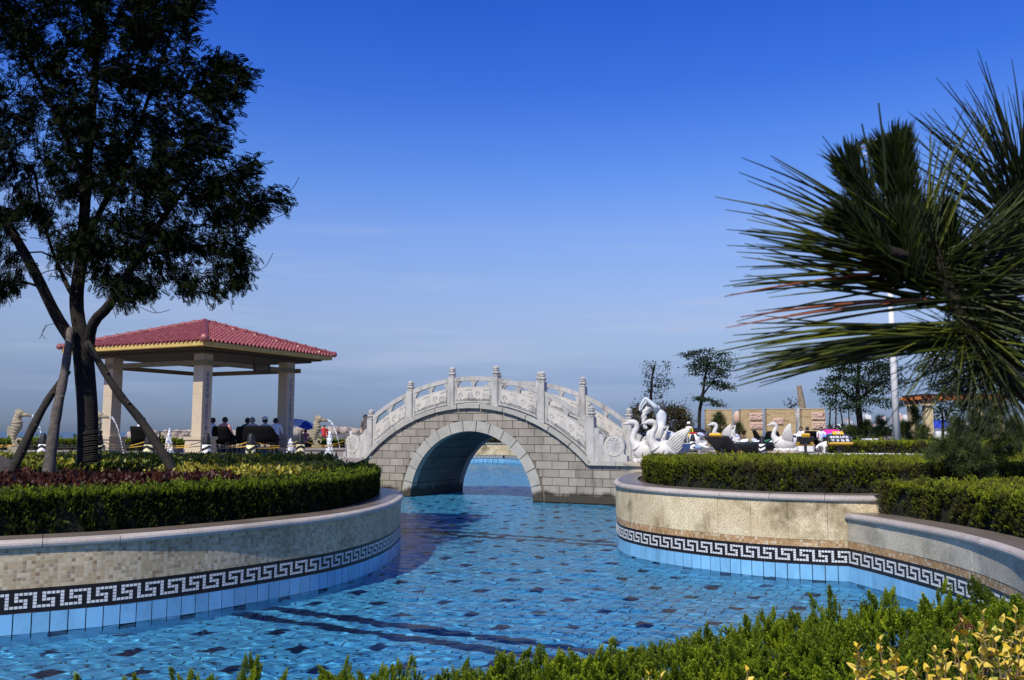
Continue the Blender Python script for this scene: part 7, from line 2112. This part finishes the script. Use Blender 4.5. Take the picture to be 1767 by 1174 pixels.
def fan(line, n, a0, a1, l0, l1, zspread=0.55, bend=True, tint=(0.45, 0.2), Y=DY):
    """needles springing from a stretch of twig [(u,v)...] towards picture-angles a0..a1 (degrees)"""
    P_, D_, S_ = [], [], []
    for _ in range(n):
        t = random.random() * (len(line) - 1); i = min(int(t), len(line) - 2); q = t - i
        u = line[i][0] + (line[i + 1][0] - line[i][0]) * q; v = line[i][1] + (line[i + 1][1] - line[i][1]) * q
        a = rad(random.uniform(a0, a1)); dz = random.gauss(0, zspread)
        P_.append(at_y(u, v, Y) + Vector((random.gauss(0, 0.003), random.gauss(0, 0.003), random.gauss(0, 0.003))))
        D_.append((math.cos(a), dz, math.sin(a))); S_.append(random.uniform(l0, l1) * Y / 1520.0)
    P_ = np.array(P_); D_ = np.array(D_)
    o = scatter('needle_tuft', NV_, NF_, P_, bent_rot(D_), np.array(S_), M_NEEDLE, pine, np.clip(RNG.normal(tint[0], tint[1], n), 0, 0.88), 'stuff')
    return o
axis_main = [(1650, 540), (1632, 488), (1615, 445)]
fan(axis_main, 78, 142, 171, 270, 395, 0.28)
fan(axis_main, 18, 171, 186, 270, 395, 0.25)
fan([(1690, 600), (1640, 560)], 48, 175, 189, 320, 425, 0.25)
fan([(1690, 600), (1640, 545)], 30, 196, 250, 120, 220, 0.5)
fan([(1690, 600), (1640, 530)], 44, 250, 300, 110, 200, 0.5)
fan([(1700, 610), (1640, 510)], 130, 290, 360, 130, 260, 0.6)
fan(axis_main, 220, -40, 60, 180, 330, 0.6, tint=(0.3, 0.15))
fan(axis_main, 50, 95, 140, 110, 200, 0.7, tint=(0.25, 0.15))
fan([(1755, 430), (1775, 330)], 120, 85, 140, 180, 285, 0.4, tint=(0.25, 0.15), Y=DY + 0.07)
fan([(1740, 500), (1765, 380)], 90, 100, 200, 110, 200, 0.6, tint=(0.25, 0.15), Y=DY + 0.06)
fan([(1740, 500), (1790, 380)], 170, -30, 90, 150, 260, 0.6, tint=(0.25, 0.15), Y=DY + 0.06)
fan([(1610, 440), (1590, 400)], 22, 66, 80, 180, 270, 0.25)
fan([(1760, 640), (1700, 590)], 190, 100, 240, 90, 190, 0.6, tint=(0.25, 0.15))
fan([(1640, 500), (1580, 420)], 70, 60, 175, 80, 150, 0.6, tint=(0.25, 0.15))
# a few withered red needles
o = fan(axis_main, 3, 176, 184, 360, 400, 0.1); at_ = o.data.attributes['tint']; at_.data.foreach_set('value', np.ones(len(o.data.vertices), dtype=np.float32))
def candle(line, r0, r1, n, len_px, Y=DY, lift=0.85):
    """young upright shoot thickly set with short needles"""
    P_, D_, S_ = [], [], []
    pts = [at_y(u, v, Y) for u, v in line]
    for k in range(n):
        t = random.random() ** 0.85; x = t * (len(pts) - 1); i = min(int(x), len(pts) - 2)
        p = pts[i].lerp(pts[i + 1], x - i); ax = (pts[i + 1] - pts[i]).normalized()
        a = random.uniform(0, 6.28); s1 = ax.cross(Vector((0, 1, 0))).normalized(); s2 = ax.cross(s1)
        rad_ = s1 * math.cos(a) + s2 * math.sin(a); rr = (r0 + (r1 - r0) * t) * Y / 1520
        P_.append(p + rad_ * rr * random.uniform(0.1, 0.55)); D_.append(rad_ * random.uniform(0.25, 0.6) + ax * lift + Vector((random.gauss(0, 0.08),) * 3)); S_.append(random.uniform(0.6, 1.1) * len_px * Y / 1520)
    D_ = np.array([tuple(d) for d in D_]); tv_ = np.array([tuple(p) for p in P_])
    v2 = [Vector((p.x * 3.6, (p.y + 0.10 * p.z * p.z) * 3.6 - 0.05 * p.z, p.z)) for p in NV_]
    scatter('candle_shoot', v2, NF_, tv_, rot_from(D_, RNG.uniform(0, 6.28, n)), np.array(S_), M_BUD, pine, np.clip(RNG.normal(0.4, 0.25, n), 0, 1), 'stuff')
candle([(1590, 470), (1562, 380), (1546, 300), (1538, 258)], 44, 46, 1900, 50)
candle([(1530, 440), (1500, 370), (1478, 315), (1458, 278)], 26, 32, 1000, 42, DY - 0.03)
candle([(1535, 445), (1490, 405), (1452, 372)], 26, 30, 700, 42, DY - 0.06)
candle([(1640, 480), (1622, 420), (1612, 375)], 45, 46, 900, 50, DY + 0.03)
candle([(1565, 490), (1548, 430), (1538, 385)], 50, 50, 900, 52, DY - 0.02)
for u0, v0, u1, v1 in ((1512, 345, 1487, 214), (1530, 330, 1516, 178), (1500, 320, 1478, 240)):
    mb = MB(); mb.tube([at_y(u0, v0, DY - 0.02), at_y((u0 + u1) / 2 + 2, (v0 + v1) / 2, DY - 0.02), at_y(u1, v1, DY - 0.02)], [0.0013, 0.0013, 0.0008], 5)
    o = mb.build('needle', M_NEEDLE, pine); a = o.data.attributes.new('tint', 'FLOAT', 'POINT'); a.data.foreach_set('value', np.full(len(o.data.vertices), 0.2, dtype=np.float32))
